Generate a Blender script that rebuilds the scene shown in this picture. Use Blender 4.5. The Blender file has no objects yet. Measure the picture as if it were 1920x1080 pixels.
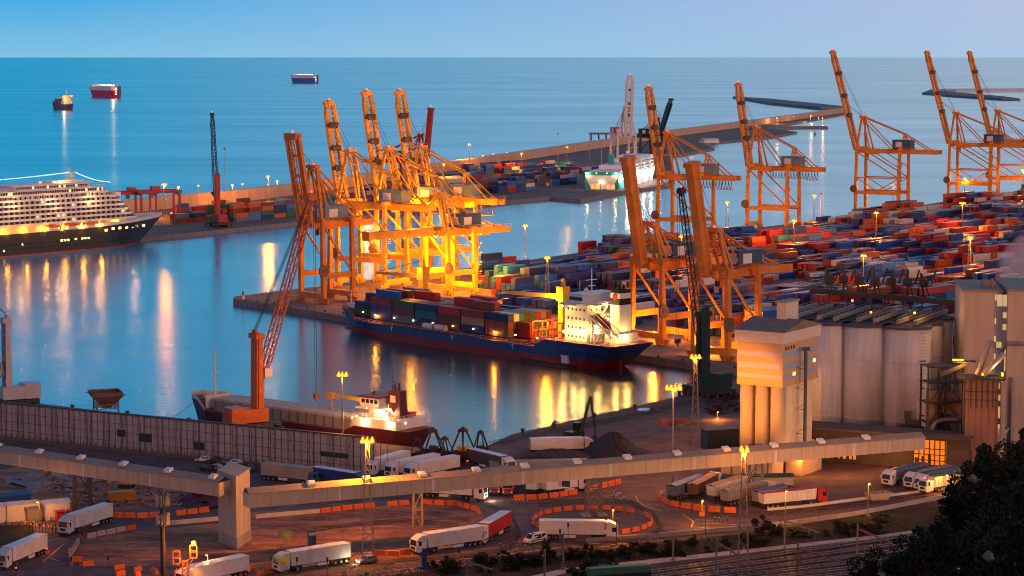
import bpy, math, random
from mathutils import Vector as V, Matrix
R = math.radians
sc = bpy.context.scene; col = sc.collection
# ---------------------------------------------------------------- camera, sky, sun, exposure
F, HC = 4160.0, 100.0
PT = math.atan2(540-106, F); SP, CP = math.sin(PT), math.cos(PT)
cd = bpy.data.cameras.new('camera'); cam = bpy.data.objects.new('camera', cd); col.objects.link(cam)
cam.location = (0, 0, HC); cam.rotation_euler = (math.pi/2-PT, 0, 0)
cd.sensor_width = 36; cd.lens = F/1920*36; cd.clip_start = .3; cd.clip_end = 400000
cd.dof.use_dof = True; cd.dof.focus_distance = 620; cd.dof.aperture_fstop = 5.6
sc.camera = cam
w = bpy.data.worlds.new('World'); sc.world = w; w.use_nodes = True
nt = w.node_tree; N = nt.nodes; LK = nt.links
bg = N['Background']; bg.inputs[1].default_value = 0.1
SUN_EL, SUN_AZ = R(3.0), R(148)     # afterglow behind the viewer, a little to the right
sky = N.new('ShaderNodeTexSky'); sky.sky_type = 'NISHITA'; sky.sun_disc = False
sky.sun_elevation = SUN_EL; sky.sun_rotation = SUN_AZ; sky.ozone_density = 6; sky.dust_density = 1.0; sky.altitude = 100
tc = N.new('ShaderNodeTexCoord'); sx = N.new('ShaderNodeSeparateXYZ'); LK.new(tc.outputs['Generated'], sx.inputs[0])
def ramp(src, stops):
    r = N.new('ShaderNodeValToRGB'); LK.new(src, r.inputs[0]); e = r.color_ramp.elements
    while len(e) > 1: e.remove(e[-1])
    e[0].position = stops[0][0]; e[0].color = (*stops[0][1], 1)
    for p, c in stops[1:]: e.new(p).color = (*c, 1)
    return r.outputs[0]
# dusk colours by height, one set for the cool east (left), one for the side nearer the sunset (right)
cool = ramp(sx.outputs['Z'], [(0, (.24,.58,.84)), (.026, (.06,.44,.85)), (.10, (.02,.66,1.0)), (.26, (.035,.46,.92)), (.50, (.05,.20,.45)), (1, (.045,.10,.26))])
warm = ramp(sx.outputs['Z'], [(0, (.44,.61,.82)), (.028, (.52,.58,.82)), (.10, (.70,.93,1.0)), (.26, (.66,.76,.88)), (.50, (.20,.27,.44)), (1, (.06,.10,.25))])
mr = N.new('ShaderNodeMapRange'); LK.new(sx.outputs['X'], mr.inputs[0]); mr.inputs[1].default_value = -.20; mr.inputs[2].default_value = .24
mx = N.new('ShaderNodeMix'); mx.data_type = 'RGBA'; LK.new(mr.outputs[0], mx.inputs[0]); LK.new(cool, mx.inputs[6]); LK.new(warm, mx.inputs[7])
back = ramp(sx.outputs['Z'], [(0, (.95,.30,.14)), (.14, (.66,.27,.22)), (.40, (.27,.19,.25)), (1, (.05,.09,.22))])
mr2 = N.new('ShaderNodeMapRange'); LK.new(sx.outputs['Y'], mr2.inputs[0]); mr2.inputs[1].default_value = .35; mr2.inputs[2].default_value = -.55
mx2 = N.new('ShaderNodeMix'); mx2.data_type = 'RGBA'; LK.new(mr2.outputs[0], mx2.inputs[0]); LK.new(mx.outputs[2], mx2.inputs[6]); LK.new(back, mx2.inputs[7])
sca = N.new('ShaderNodeVectorMath'); sca.operation = 'SCALE'; sca.inputs[3].default_value = 9.2; LK.new(mx2.outputs[2], sca.inputs[0])
nsc = N.new('ShaderNodeVectorMath'); nsc.operation = 'SCALE'; nsc.inputs[3].default_value = .10; LK.new(sky.outputs[0], nsc.inputs[0])
add = N.new('ShaderNodeVectorMath'); LK.new(sca.outputs[0], add.inputs[0]); LK.new(nsc.outputs[0], add.inputs[1])
LK.new(add.outputs[0], bg.inputs[0])
ld = bpy.data.lights.new('sun', 'SUN'); ld.energy = 1.0; ld.angle = R(14); ld.color = (1, .50, .34)
sun = bpy.data.objects.new('sun', ld); col.objects.link(sun)
sd = V((math.sin(SUN_AZ)*math.cos(R(6)), math.cos(SUN_AZ)*math.cos(R(6)), math.sin(R(6))))
sun.rotation_euler = sd.to_track_quat('Z', 'Y').to_euler()
sc.view_settings.view_transform = 'Standard'; sc.view_settings.look = 'None'
sc.view_settings.exposure = 0.0; sc.view_settings.gamma = 1
cy = sc.cycles; cy.use_denoising = True; cy.max_bounces = 4; cy.diffuse_bounces = 2; cy.glossy_bounces = 3
cy.transmission_bounces = 2; cy.volume_bounces = 1; cy.caustics_reflective = False; cy.caustics_refractive = False
cy.sample_clamp_indirect = 4; cy.use_light_tree = True; cy.filter_width = 1.05
# ---------------------------------------------------------------- geometry helpers
def W(px, py, z=0.0):                      # where the ray through a point of the photo meets the level z
    d = V(((px-960)/F, CP-(py-540)/F*SP, -(py-540)/F*CP-SP)); t = (z-HC)/d.z
    return V((d.x*t, d.y*t, z))
def ZH(p, py):                             # height above the ground point p seen at row py
    k = (540-py)/F
    return HC+p[1]*(k*CP-SP)/(CP+k*SP)
def PX(p):
    d = p[1]*CP-(p[2]-HC)*SP; u = p[1]*SP+(p[2]-HC)*CP
    return 960+F*p[0]/d, 540-F*u/d
class MB:
    def __init__(s): s.v = []; s.f = []; s.m = []
    def add(s, vs, fs, mi=0):
        b = len(s.v); s.v += [tuple(x) for x in vs]
        for f in fs: s.f.append([b+i for i in f]); s.m.append(mi)
        return s
    def box(s, x0, x1, y0, y1, z0, z1, mi=0):
        return s.add([(x0,y0,z0),(x1,y0,z0),(x1,y1,z0),(x0,y1,z0),(x0,y0,z1),(x1,y0,z1),(x1,y1,z1),(x0,y1,z1)],
                     [(3,2,1,0),(4,5,6,7),(0,1,5,4),(1,2,6,5),(2,3,7,6),(3,0,4,7)], mi)
    def beam(s, p, q, wd, h=None, mi=0, w2=None, h2=None):
        p, q = V(p), V(q); h = wd if h is None else h; d = (q-p).normalized()
        up = V((0,0,1)) if abs(d.z) < .95 else V((1,0,0))
        a = d.cross(up).normalized(); b = a.cross(d).normalized()
        if abs(d.z) >= .95: a, b = b, a
        w2 = wd if w2 is None else w2; h2 = h if h2 is None else h2
        vs = [p+a*(i*wd/2)+b*(j*h/2) for i, j in ((-1,-1),(1,-1),(1,1),(-1,1))]+[q+a*(i*w2/2)+b*(j*h2/2) for i, j in ((-1,-1),(1,-1),(1,1),(-1,1))]
        return s.add(vs, [(3,2,1,0),(4,5,6,7),(0,1,5,4),(1,2,6,5),(2,3,7,6),(3,0,4,7)], mi)
    def tube(s, p, q, r, r2=None, n=6, mi=0):
        p, q = V(p), V(q); r2 = r if r2 is None else r2; d = (q-p).normalized()
        a = d.cross(V((0,0,1)) if abs(d.z) < .95 else V((1,0,0))).normalized(); b = d.cross(a)
        vs = []
        for c, rr in ((p, r), (q, r2)):
            for i in range(n):
                t = 2*math.pi*i/n; vs.append(c+a*(rr*math.cos(t))+b*(rr*math.sin(t)))
        fs = [(i, (i+1) % n, n+(i+1) % n, n+i) for i in range(n)]+[tuple(range(n))[::-1], tuple(range(n, 2*n))]
        return s.add(vs, fs, mi)
    def path(s, pts, r, n=5, mi=0):
        for a, b in zip(pts, pts[1:]): s.tube(a, b, r, n=n, mi=mi)
        return s
    def prism(s, pts, z0, z1, mi=0, top=None, bottom=True):
        n = len(pts); vs = [(p[0], p[1], z0) for p in pts]+[(p[0], p[1], z1) for p in pts]
        s.add(vs, [(i, (i+1) % n, n+(i+1) % n, n+i) for i in range(n)]+([tuple(range(n))[::-1]] if bottom else []), mi)
        return s.add(vs[n:], [tuple(range(n))], mi if top is None else top)
    def sheet(s, pts, z, mi=0): return s.add([(p[0], p[1], z) for p in pts], [tuple(range(len(pts)))], mi)
    def lathe(s, prof, n=16, c=(0,0), mi=0, sx=1, sy=1):
        vs = []
        for r, z in prof:
            for i in range(n):
                t = 2*math.pi*i/n; vs.append((c[0]+sx*r*math.cos(t), c[1]+sy*r*math.sin(t), z))
        fs = [(k*n+i, k*n+(i+1) % n, (k+1)*n+(i+1) % n, (k+1)*n+i) for k in range(len(prof)-1) for i in range(n)]
        fs += [tuple(range(n))[::-1], tuple(range((len(prof)-1)*n, len(prof)*n))]
        return s.add(vs, fs, mi)
    def quad(s, a, b, c, d, mi=0): return s.add([a,b,c,d], [(0,1,2,3)], mi)
    def lattice(s, p, q, w0, w1, n, r, mi=0, rb=None, depth=None):   # four chords with zigzag bracing
        p, q = V(p), V(q); d = (q-p).normalized(); rb = rb or r*.6
        a = d.cross(V((0,0,1)) if abs(d.z) < .95 else V((0,1,0))).normalized(); b = d.cross(a)
        if abs(d.z) >= .95: b = d.cross(a)
        dp = depth or 1.0
        def c(k, i):
            t = k/n; ww = (w0+(w1-w0)*t)/2; o = ((-1,-1),(1,-1),(1,1),(-1,1))[i % 4]
            return p+(q-p)*t+a*(o[0]*ww)+b*(o[1]*ww*dp)
        for i in range(4): s.beam(c(0,i), c(n,i), r, mi=mi)
        for k in range(n):
            for i in range(4):
                s.beam(c(k, i if k % 2 else i+1), c(k+1, i+1 if k % 2 else i), rb, mi=mi)
        for i in range(4): s.beam(c(n,i), c(n,i+1), rb, mi=mi)
        return s
    def build(s, name, mats, parent=None, loc=None, rz=0, smooth=False, **props):
        me = bpy.data.meshes.new(name); me.from_pydata(s.v, [], s.f)
        ms = mats if isinstance(mats, (list, tuple)) else [mats]
        for m in ms: me.materials.append(m)
        if len(ms) > 1: me.polygons.foreach_set('material_index', s.m)
        if smooth: me.polygons.foreach_set('use_smooth', [True]*len(me.polygons))
        me.update(); o = bpy.data.objects.new(name, me); col.objects.link(o)
        if parent: o.parent = parent
        if loc is not None: o.location = loc
        o.rotation_euler = (0, 0, rz)
        for k, x in props.items():
            if x: o[k] = x
        return o
def thing(name, label, cat, loc=(0,0,0), rz=0, group=None):
    o = bpy.data.objects.new(name, None); col.objects.link(o); o.empty_display_size = 1
    o.location = loc; o.rotation_euler = (0, 0, rz); o['label'] = label; o['category'] = cat
    if group: o['group'] = group
    return o
KIDS = {}
def kids(r): return [o for o in r.children]
def dup(root, loc, rz, label, group=None):
    def cp(o, par):
        c = o.copy(); col.objects.link(c)
        if par: c.parent = par
        for k in o.children: cp(k, c)
        return c
    r = cp(root, None); r.location = loc; r.rotation_euler = (0, 0, rz); r['label'] = label
    if group: r['group'] = group
    return r
def heading(a, b): return math.atan2(b[1]-a[1], b[0]-a[0])
def lamp(p, e, c=(1, .30, .01), r=.5, parent=None):
    l = bpy.data.lights.new('lamp_light', 'POINT'); l.energy = e*LAMP; l.color = c; l.shadow_soft_size = r
    o = bpy.data.objects.new('lamp_light', l); col.objects.link(o); o.location = p
    if parent: o.parent = parent
    return o
LAMP = 3.3
# ---------------------------------------------------------------- materials
MC = {}
def pm(name, c, rough=.6, metal=0, var=.22, scale=.35, bump=0, spec=.5, rand=0, streak=False):
    if name in MC: return MC[name]
    m = bpy.data.materials.new(name); MC[name] = m; m.use_nodes = True
    n = m.node_tree.nodes; l = m.node_tree.links; b = n['Principled BSDF']
    b.inputs['Roughness'].default_value = rough; b.inputs['Metallic'].default_value = metal
    b.inputs['Specular IOR Level'].default_value = spec
    t = n.new('ShaderNodeTexCoord'); no = n.new('ShaderNodeTexNoise'); no.inputs['Scale'].default_value = scale
    no.inputs['Detail'].default_value = 6; no.inputs['Roughness'].default_value = .65
    src = t.outputs['Object']
    if streak:
        mp = n.new('ShaderNodeMapping'); mp.inputs['Scale'].default_value = (3, 3, .25); l.new(src, mp.inputs[0]); src = mp.outputs[0]
    l.new(src, no.inputs['Vector'])
    r = n.new('ShaderNodeMapRange'); l.new(no.outputs[0], r.inputs[0]); r.inputs[1].default_value = .25; r.inputs[2].default_value = .75
    r.inputs[3].default_value = 1-var; r.inputs[4].default_value = 1+var
    val = r.outputs[0]
    if rand:
        oi = n.new('ShaderNodeObjectInfo'); r2 = n.new('ShaderNodeMapRange'); l.new(oi.outputs['Random'], r2.inputs[0])
        r2.inputs[3].default_value = 1-rand; r2.inputs[4].default_value = 1+rand
        mu = n.new('ShaderNodeMath'); mu.operation = 'MULTIPLY'; l.new(val, mu.inputs[0]); l.new(r2.outputs[0], mu.inputs[1]); val = mu.outputs[0]
    s = n.new('ShaderNodeVectorMath'); s.operation = 'SCALE'; s.inputs[0].default_value = c; l.new(val, s.inputs[3])
    l.new(s.outputs[0], b.inputs['Base Color'])
    if bump:
        bp = n.new('ShaderNodeBump'); bp.inputs['Strength'].default_value = bump; l.new(no.outputs[0], bp.inputs['Height']); l.new(bp.outputs[0], b.inputs['Normal'])
    return m
def em(name, c, s):
    if name in MC: return MC[name]
    m = bpy.data.materials.new(name); MC[name] = m; m.use_nodes = True
    b = m.node_tree.nodes['Principled BSDF']; b.inputs['Base Color'].default_value = (*c, 1)
    b.inputs['Emission Color'].default_value = (*c, 1); b.inputs['Emission Strength'].default_value = s
    return m
def two(name, c1, c2, scale, rough=.9, detail=8, lo=.4, hi=.6, stretch=None, c3=None, bump=0):   # ground of two or three mixed colours
    m = bpy.data.materials.new(name); MC[name] = m; m.use_nodes = True
    n = m.node_tree.nodes; l = m.node_tree.links; b = n['Principled BSDF']; b.inputs['Roughness'].default_value = rough
    b.inputs['Specular IOR Level'].default_value = .25
    t = n.new('ShaderNodeTexCoord'); src = t.outputs['Object']
    if stretch:
        mp = n.new('ShaderNodeMapping'); mp.inputs['Scale'].default_value = stretch[:3]; mp.inputs['Rotation'].default_value = (0, 0, stretch[3]); l.new(src, mp.inputs[0]); src = mp.outputs[0]
    no = n.new('ShaderNodeTexNoise'); no.inputs['Scale'].default_value = scale; no.inputs['Detail'].default_value = detail; no.inputs['Roughness'].default_value = .7
    l.new(src, no.inputs['Vector'])
    r = n.new('ShaderNodeValToRGB'); l.new(no.outputs[0], r.inputs[0]); e = r.color_ramp.elements
    e[0].position = lo; e[0].color = (*c1, 1); e[1].position = hi; e[1].color = (*c2, 1)
    out = r.outputs[0]
    no2 = n.new('ShaderNodeTexNoise'); no2.inputs['Scale'].default_value = scale*9; no2.inputs['Detail'].default_value = 5; l.new(t.outputs['Object'], no2.inputs['Vector'])
    r2 = n.new('ShaderNodeMapRange'); l.new(no2.outputs[0], r2.inputs[0]); r2.inputs[1].default_value = .3; r2.inputs[2].default_value = .7; r2.inputs[3].default_value = .72; r2.inputs[4].default_value = 1.28
    s = n.new('ShaderNodeVectorMath'); s.operation = 'SCALE'; l.new(out, s.inputs[0]); l.new(r2.outputs[0], s.inputs[3])
    l.new(s.outputs[0], b.inputs['Base Color'])
    if bump:
        bp = n.new('ShaderNodeBump'); bp.inputs['Strength'].default_value = bump; l.new(no2.outputs[0], bp.inputs['Height']); l.new(bp.outputs[0], b.inputs['Normal'])
    return m
def winmat(name, glass, lit, cw, ch, frac, es, frame=None, fw=.12):
    """dark panes in a grid on vertical faces; a share of them have their lights on"""
    m = bpy.data.materials.new(name); MC[name] = m; m.use_nodes = True
    n = m.node_tree.nodes; l = m.node_tree.links; b = n['Principled BSDF']; b.inputs['Roughness'].default_value = .25
    t = n.new('ShaderNodeTexCoord'); q = n.new('ShaderNodeSeparateXYZ'); l.new(t.outputs['Object'], q.inputs[0])
    def math_(op, a, bb=None):
        k = n.new('ShaderNodeMath'); k.operation = op
        for i, x in enumerate((a, bb)):
            if x is None: continue
            if isinstance(x, (int, float)): k.inputs[i].default_value = x
            else: l.new(x, k.inputs[i])
        return k.outputs[0]
    h = math_('ADD', q.outputs[0], q.outputs[1])
    u = math_('DIVIDE', h, cw); v = math_('DIVIDE', q.outputs[2], ch)
    cv = n.new('ShaderNodeCombineXYZ'); l.new(math_('FLOOR', u), cv.inputs[0]); l.new(math_('FLOOR', v), cv.inputs[1])
    wn = n.new('ShaderNodeTexWhiteNoise'); wn.noise_dimensions = '2D'; l.new(cv.outputs[0], wn.inputs[0])
    on = math_('LESS_THAN', wn.outputs[0], frac)
    fu = math_('FRACT', u); edge = math_('LESS_THAN', fu, fw)
    mixc = n.new('ShaderNodeMix'); mixc.data_type = 'RGBA'; l.new(edge, mixc.inputs[0]); mixc.inputs[6].default_value = (*glass, 1); mixc.inputs[7].default_value = (*(frame or glass), 1)
    l.new(mixc.outputs[2], b.inputs['Base Color'])
    b.inputs['Emission Color'].default_value = (*lit, 1)
    l.new(math_('MULTIPLY', math_('MULTIPLY', on, math_('SUBTRACT', 1, edge)), es), b.inputs['Emission Strength'])
    return m
ORANGE = pm('crane_orange', (.78,.28,.02), .5, var=.3, scale=.25)
YELLOW = pm('crane_yellow', (.80,.40,.03), .5, var=.3, scale=.25)
RUSTY = pm('crane_rust_orange', (.66,.22,.025), .6, var=.35, scale=.2)
STEEL = pm('grey_steel', (.16,.16,.17), .5, .3)
DARK = pm('dark_steel', (.035,.035,.04), .6)
BLACK = pm('black_rubber', (.015,.015,.016), .8)
WHITE = pm('white_paint', (.78,.77,.75), .45, var=.1)
CREAM = pm('cream_paint', (.70,.64,.52), .55, var=.12)
RED = pm('red_paint', (.52,.035,.03), .45, var=.2)
GLASS = pm('dark_glass', (.02,.03,.045), .1, var=.05)
HOUSE = pm('blue_grey_house', (.16,.24,.30), .5)
NAVY = pm('navy_house', (.05,.09,.17), .5)
CONC = pm('concrete', (.34,.31,.28), .85, var=.25, scale=.15, bump=.1)
SODIUM = em('sodium_lamp_glow', (1, .29, .012), 3.0)
WARMW = em('warm_white_lamp_glow', (1, .78, .38), 3.2)
REDL = em('red_lamp_glow', (1, .06, .05), 4)
HEADL = em('headlamp_glow', (1, .80, .45), 5)
# ---------------------------------------------------------------- water and land
def water_mat():
    m = bpy.data.materials.new('sea_water'); m.use_nodes = True
    n = m.node_tree.nodes; l = m.node_tree.links; b = n['Principled BSDF']
    b.inputs['Roughness'].default_value = .24; b.inputs['IOR'].default_value = 1.9; b.inputs['Specular IOR Level'].default_value = .8
    t = n.new('ShaderNodeTexCoord')
    mp = n.new('ShaderNodeMapping'); mp.inputs['Scale'].default_value = (.0016, .0062, 1); mp.inputs['Rotation'].default_value = (0, 0, R(6)); l.new(t.outputs['Object'], mp.inputs[0])
    n1 = n.new('ShaderNodeTexNoise'); n1.inputs['Scale'].default_value = 1; n1.inputs['Detail'].default_value = 6; n1.inputs['Roughness'].default_value = .6; l.new(mp.outputs[0], n1.inputs['Vector'])
    r = n.new('ShaderNodeValToRGB'); l.new(n1.outputs[0], r.inputs[0]); e = r.color_ramp.elements
    e[0].position = .35; e[0].color = (.003,.20,.46, 1); e[1].position = .68; e[1].color = (.008,.28,.58, 1)
    # basin colour is dark grey-green, painting in the dark ship's reflection; open sea blue
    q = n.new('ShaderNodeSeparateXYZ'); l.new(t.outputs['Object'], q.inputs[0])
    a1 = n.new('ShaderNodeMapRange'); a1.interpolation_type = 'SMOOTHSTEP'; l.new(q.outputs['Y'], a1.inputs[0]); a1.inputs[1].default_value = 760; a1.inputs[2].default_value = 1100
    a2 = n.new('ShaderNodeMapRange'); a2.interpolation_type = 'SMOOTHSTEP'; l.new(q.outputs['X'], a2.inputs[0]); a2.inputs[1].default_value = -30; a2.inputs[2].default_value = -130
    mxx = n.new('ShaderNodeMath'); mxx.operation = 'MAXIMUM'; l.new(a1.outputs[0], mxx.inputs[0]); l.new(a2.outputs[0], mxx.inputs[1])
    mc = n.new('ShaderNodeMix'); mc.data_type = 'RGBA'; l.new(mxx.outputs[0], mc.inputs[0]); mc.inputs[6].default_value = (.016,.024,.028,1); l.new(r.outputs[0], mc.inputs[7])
    l.new(mc.outputs[2], b.inputs['Base Color'])
    r2 = n.new('ShaderNodeMapRange'); l.new(n1.outputs[0], r2.inputs[0]); r2.inputs[1].default_value = .3; r2.inputs[2].default_value = .7; r2.inputs[3].default_value = .15; r2.inputs[4].default_value = .26
    l.new(r2.outputs[0], b.inputs['Roughness'])
    mp2 = n.new('ShaderNodeMapping'); mp2.inputs['Scale'].default_value = (.3, 1.0, 1); l.new(t.outputs['Object'], mp2.inputs[0])
    n2 = n.new('ShaderNodeTexNoise'); n2.inputs['Scale'].default_value = 1; n2.inputs['Detail'].default_value = 4; l.new(mp2.outputs[0], n2.inputs['Vector'])
    bp = n.new('ShaderNodeBump'); bp.inputs['Strength'].default_value = .17; bp.inputs['Distance'].default_value = .4; l.new(n2.outputs[0], bp.inputs['Height']); l.new(bp.outputs[0], b.inputs['Normal'])
    return m
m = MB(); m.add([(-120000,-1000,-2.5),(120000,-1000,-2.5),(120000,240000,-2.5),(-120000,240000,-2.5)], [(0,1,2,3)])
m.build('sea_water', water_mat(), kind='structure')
ASPH = two('worn_asphalt', (.10,.062,.058), (.19,.115,.10), .03, .85, stretch=(1, 2.2, 1, .3), lo=.35, hi=.68)
APRON = two('quay_concrete', (.15,.105,.09), (.26,.19,.155), .03, .85, lo=.3, hi=.7)
DIRT = two('brown_dirt', (.20,.075,.045), (.46,.20,.115), .07, .95, stretch=(1, 2.6, 1, .25), lo=.40, hi=.60, bump=.3)
QWALL = pm('quay_wall', (.26,.22,.18), .9, var=.35, scale=.4)
ROCK = two('rock_armour', (.13,.14,.16), (.30,.29,.29), .25, .95, bump=.8)
def land(name, pix, tm, extra=(), z0=-9):
    pts = [W(*p) for p in pix]+[V(p) for p in extra]
    m = MB(); m.prism(pts, z0, 0, 1, 0); return m.build(name, [tm, QWALL], kind='structure')
land('port_ground', [(-900,643),(0,748),(690,829),(885,850),(960,814),(1260,746),(1432,698),(2700,560)], ASPH, [(620,330,0),(-620,330,0)])
FQA, FQB = W(480,567), W(1375,690)
land('container_terminal_quay', [(437,560),(480,567),(575,581),(660,595),(1195,665),(1432,697.6),(2690,559.6),(2700,250),(1920,356),(1595,404),(1390,431),(1167,462),(960,492),(440,556)], APRON)
land('outer_pier', [(90,464),(262,446),(480,424),(545,417),(700,402),(960,375),(1032,369),(1088,374),(1150,361),(1262,344),(1262,291),(1340,277),(1318,271),(1345,266),(1440,257),(1495,247),(1440,240),(1590,212),(1588,206),(1270,247),(1000,290),(850,312),(600,351),(480,367),(300,382),(90,402)], APRON)
# rock breakwaters far out
def mound(name, pix, hgt, mat, lab=None):
    pts = [W(p[0], p[1], -2.5) for p in pix]; n = len(pts); c = sum(pts, V((0,0,0)))/n
    m = MB(); rnd = random.Random(4)
    top = [p+(c-p)*.03+V((0,0,hgt*rnd.uniform(.85,1.15))) for p in pts]
    m.add([tuple(p-V((0,0,4))) for p in pts]+[tuple(p) for p in top], [(i,(i+1)%n,n+(i+1)%n,n+i) for i in range(n)]+[tuple(range(n,2*n))])
    return m.build(name, mat, kind='structure')
mound('rock_breakwater', [(1372,184.5),(1440,196.5),(1540,206.5),(1582,205.5),(1582,203.5),(1440,189)], 6, ROCK)
mound('rock_breakwater', [(1727,177),(1780,182),(1880,189),(1915,189),(1880,184),(1830,180),(1740,173)], 6, ROCK)
mound('outer_mole', [(1739,172),(1790,173),(2100,171),(2100,169),(1740,170)], 7, CREAM)
mound('boat_jetty', [(1436,245),(1500,242),(1554,242),(1550,239),(1440,241)], 3, QWALL)
# breakwater wall along the outer pier
def ribbon(name, pix, ht, wid, mats, z=0.0, **pr):
    pts = [W(p[0], p[1], z) for p in pix]; m = MB(); V0 = []
    for i, p in enumerate(pts):
        a = pts[max(i-1, 0)]; b = pts[min(i+1, len(pts)-1)]; d = (b-a).normalized(); nn = V((d.y, -d.x, 0))
        V0.append((p, p-nn*wid))
    vs = []
    for p, q in V0: vs += [p, p+V((0,0,ht)), q+V((0,0,ht)), q]
    fs, mi = [], []
    for i in range(len(V0)-1):
        k = 4*i
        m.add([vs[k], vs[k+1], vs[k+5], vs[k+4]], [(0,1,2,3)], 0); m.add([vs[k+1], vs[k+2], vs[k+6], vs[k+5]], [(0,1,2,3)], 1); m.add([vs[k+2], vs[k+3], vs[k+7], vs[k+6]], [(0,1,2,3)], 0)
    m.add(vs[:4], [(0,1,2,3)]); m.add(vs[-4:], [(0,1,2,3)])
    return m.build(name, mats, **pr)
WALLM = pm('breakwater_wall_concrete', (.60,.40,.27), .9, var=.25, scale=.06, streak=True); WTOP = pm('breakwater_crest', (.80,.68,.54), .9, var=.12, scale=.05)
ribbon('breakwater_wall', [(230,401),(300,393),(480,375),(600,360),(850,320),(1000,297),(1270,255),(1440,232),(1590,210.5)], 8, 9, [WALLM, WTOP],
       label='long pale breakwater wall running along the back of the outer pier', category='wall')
# near ground: roads, dirt, path, rails
def sheet(name, pix, mat, z, kind='structure', **pr):
    return MB().sheet([W(*p) for p in pix], z).build(name, mat, kind=kind, **pr)
LINE = pm('road_marking_yellow', (.62,.34,.10), .7, var=.3, scale=2); LINEW = pm('road_marking_white', (.62,.58,.52), .7, var=.3, scale=2)
sheet('dirt_island', [(470,960),(560,957),(700,951),(800,941),(860,947),(905,962),(915,985),(895,1012),(850,1028),(775,1044),(690,1052),(560,1052),(440,1062),(150,1062),(130,1030),(170,1005),(260,995),(420,980)], DIRT, .03)
sheet('dirt_yard', [(-60,890),(60,872),(200,878),(400,905),(410,950),(200,956),(-60,955)], DIRT, .03)
GRASSY = two('scrub_ground', (.012,.014,.007), (.045,.032,.02), .15, .95, bump=.5)
sheet('scrub_verge', [(560,1100),(960,1052),(1440,995),(1770,938),(1900,915),(1900,1000),(1660,1003),(1440,1027),(1060,1066),(900,1100)], GRASSY, .03)
sheet('scrub_patch', [(-40,1000),(-40,985),(60,985),(70,1010),(20,1028),(-40,1040)], GRASSY, .035)
sheet('concrete_path', [(900,1102),(1060,1066),(1440,1026),(1660,1002),(1730,992),(1730,997),(1660,1008),(1440,1033),(1060,1075),(960,1102)], pm('path_concrete', (.42,.36,.30), .9), .06)
BALL = two('rail_ballast', (.035,.028,.03), (.075,.055,.055), .12, .95, bump=.5)
sheet('rail_ballast', [(960,1102),(1060,1076),(1440,1034),(1660,1009),(1900,985),(1900,1110)], BALL, .05)
RAILM = pm('rail_steel', (.30,.25,.25), .3, .5)
m = MB(); ms = MB()
for k in range(9):
    a = W(1010+k*62, 1104); b = W(1720+k*28, 1004+k*9.5)
    d = (b-a).normalized(); nn = V((-d.y, d.x, 0))
    for s in (-.75, .75):
        m.beam(a+nn*s+V((0,0,.32)), b+nn*s+V((0,0,.34)), .15, .2)
    L = (b-a).length
    for i in range(int(L/1.2)):
        c = a+d*(i*1.2); ms.beam(c-nn*1.25+V((0,0,.15)), c+nn*1.25+V((0,0,.15)), .26, .14)
m.build('rail_tracks', RAILM, kind='structure'); ms.build('rail_sleepers', pm('sleeper_concrete', (.085,.07,.066), .9), kind='structure')
# painted road markings
m = MB()
def dash(p, q, wd, on=0, off=0):
    a, b = W(*p), W(*q); d = (b-a); L = d.length; d.normalize(); nn = V((-d.y, d.x, 0))*(wd/2); s = 0
    while s < L:
        e = min(s+on, L) if on else L
        m.add([a+d*s-nn, a+d*e-nn, a+d*e+nn, a+d*s+nn], [(0,1,2,3)]); s = e+off if on else L+1
def arc(pts, wd, on=0, off=0):
    for a, b in zip(pts, pts[1:]): dash(a, b, wd, on, off)
arc([(640,1066),(760,1056),(900,1046),(960,1033),(985,1022)], .3, 3, 2.5); arc([(700,1072),(850,1060),(960,1048)], .25)
arc([(950,1040),(1010,1032),(1060,1025)], .5); arc([(1060,1017),(1150,1021),(1250,1013)], .4, 3, 1.5); arc([(1070,1024),(1160,1026)], .4, 2, 1)
arc([(1192,930),(1196,940),(1210,950),(1240,958)], .25); arc([(1280,965),(1300,978),(1296,990)], .35); arc([(1304,974),(1350,978)], .3); arc([(1310,981),(1380,984)], .3); arc([(1298,988),(1350,992)], .3)
arc([(1000,942),(1060,940)], .3); arc([(1120,935),(1165,925)], .3); arc([(1040,935),(1130,930),(1170,922)], .25, 2, 2)
arc([(60,1022),(110,1010),(150,1018)], .3); arc([(80,1055),(120,1020)], .3); arc([(55,1035),(110,1052)], .3); arc([(90,1018),(70,1012)], .3)
for i in range(12): dash((4+i*11, 977+i*1.5), (-2+i*11, 969+i*1.5), .35)
arc([(1400,968),(1560,952),(1760,925)], .2, 3, 4)
for v in range(len(m.v)): m.v[v] = (m.v[v][0], m.v[v][1], .034+.0004*(v//4))
m.build('road_markings', LINE, kind='structure')
m = MB()
for k_, pts in enumerate(([(640,1062),(760,1050),(900,1040),(955,1026),(975,1000),(960,965),(905,940),(830,925),(700,933),(560,945)],[(1010,945),(1100,938),(1180,940),(1225,962),(1240,990),(1200,1012),(1090,1018),(990,1008)],[(1250,965),(1400,965),(1560,950),(1740,925)],[(520,1000),(640,985),(760,975),(860,985)],[(500,1035),(600,1022),(740,1020),(850,1010)],[(900,835),(1010,812),(1150,785),(1300,752)],[(960,860),(1080,800),(1240,770)],[(1180,880),(1300,860),(1420,850)],[(560,975),(680,966),(800,960),(880,975)])):
    for off in (-3, 3, 9):
        arc([(x, y+off*.55) for x, y in pts], .5 if k_ % 2 else .35)
for v in range(len(m.v)): m.v[v] = (m.v[v][0], m.v[v][1], .045+.0022*(v//4))
m.build('tyre_marks', two('tyre_mark_dirt', (.035,.026,.025), (.10,.06,.05), .2), kind='structure')
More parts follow.
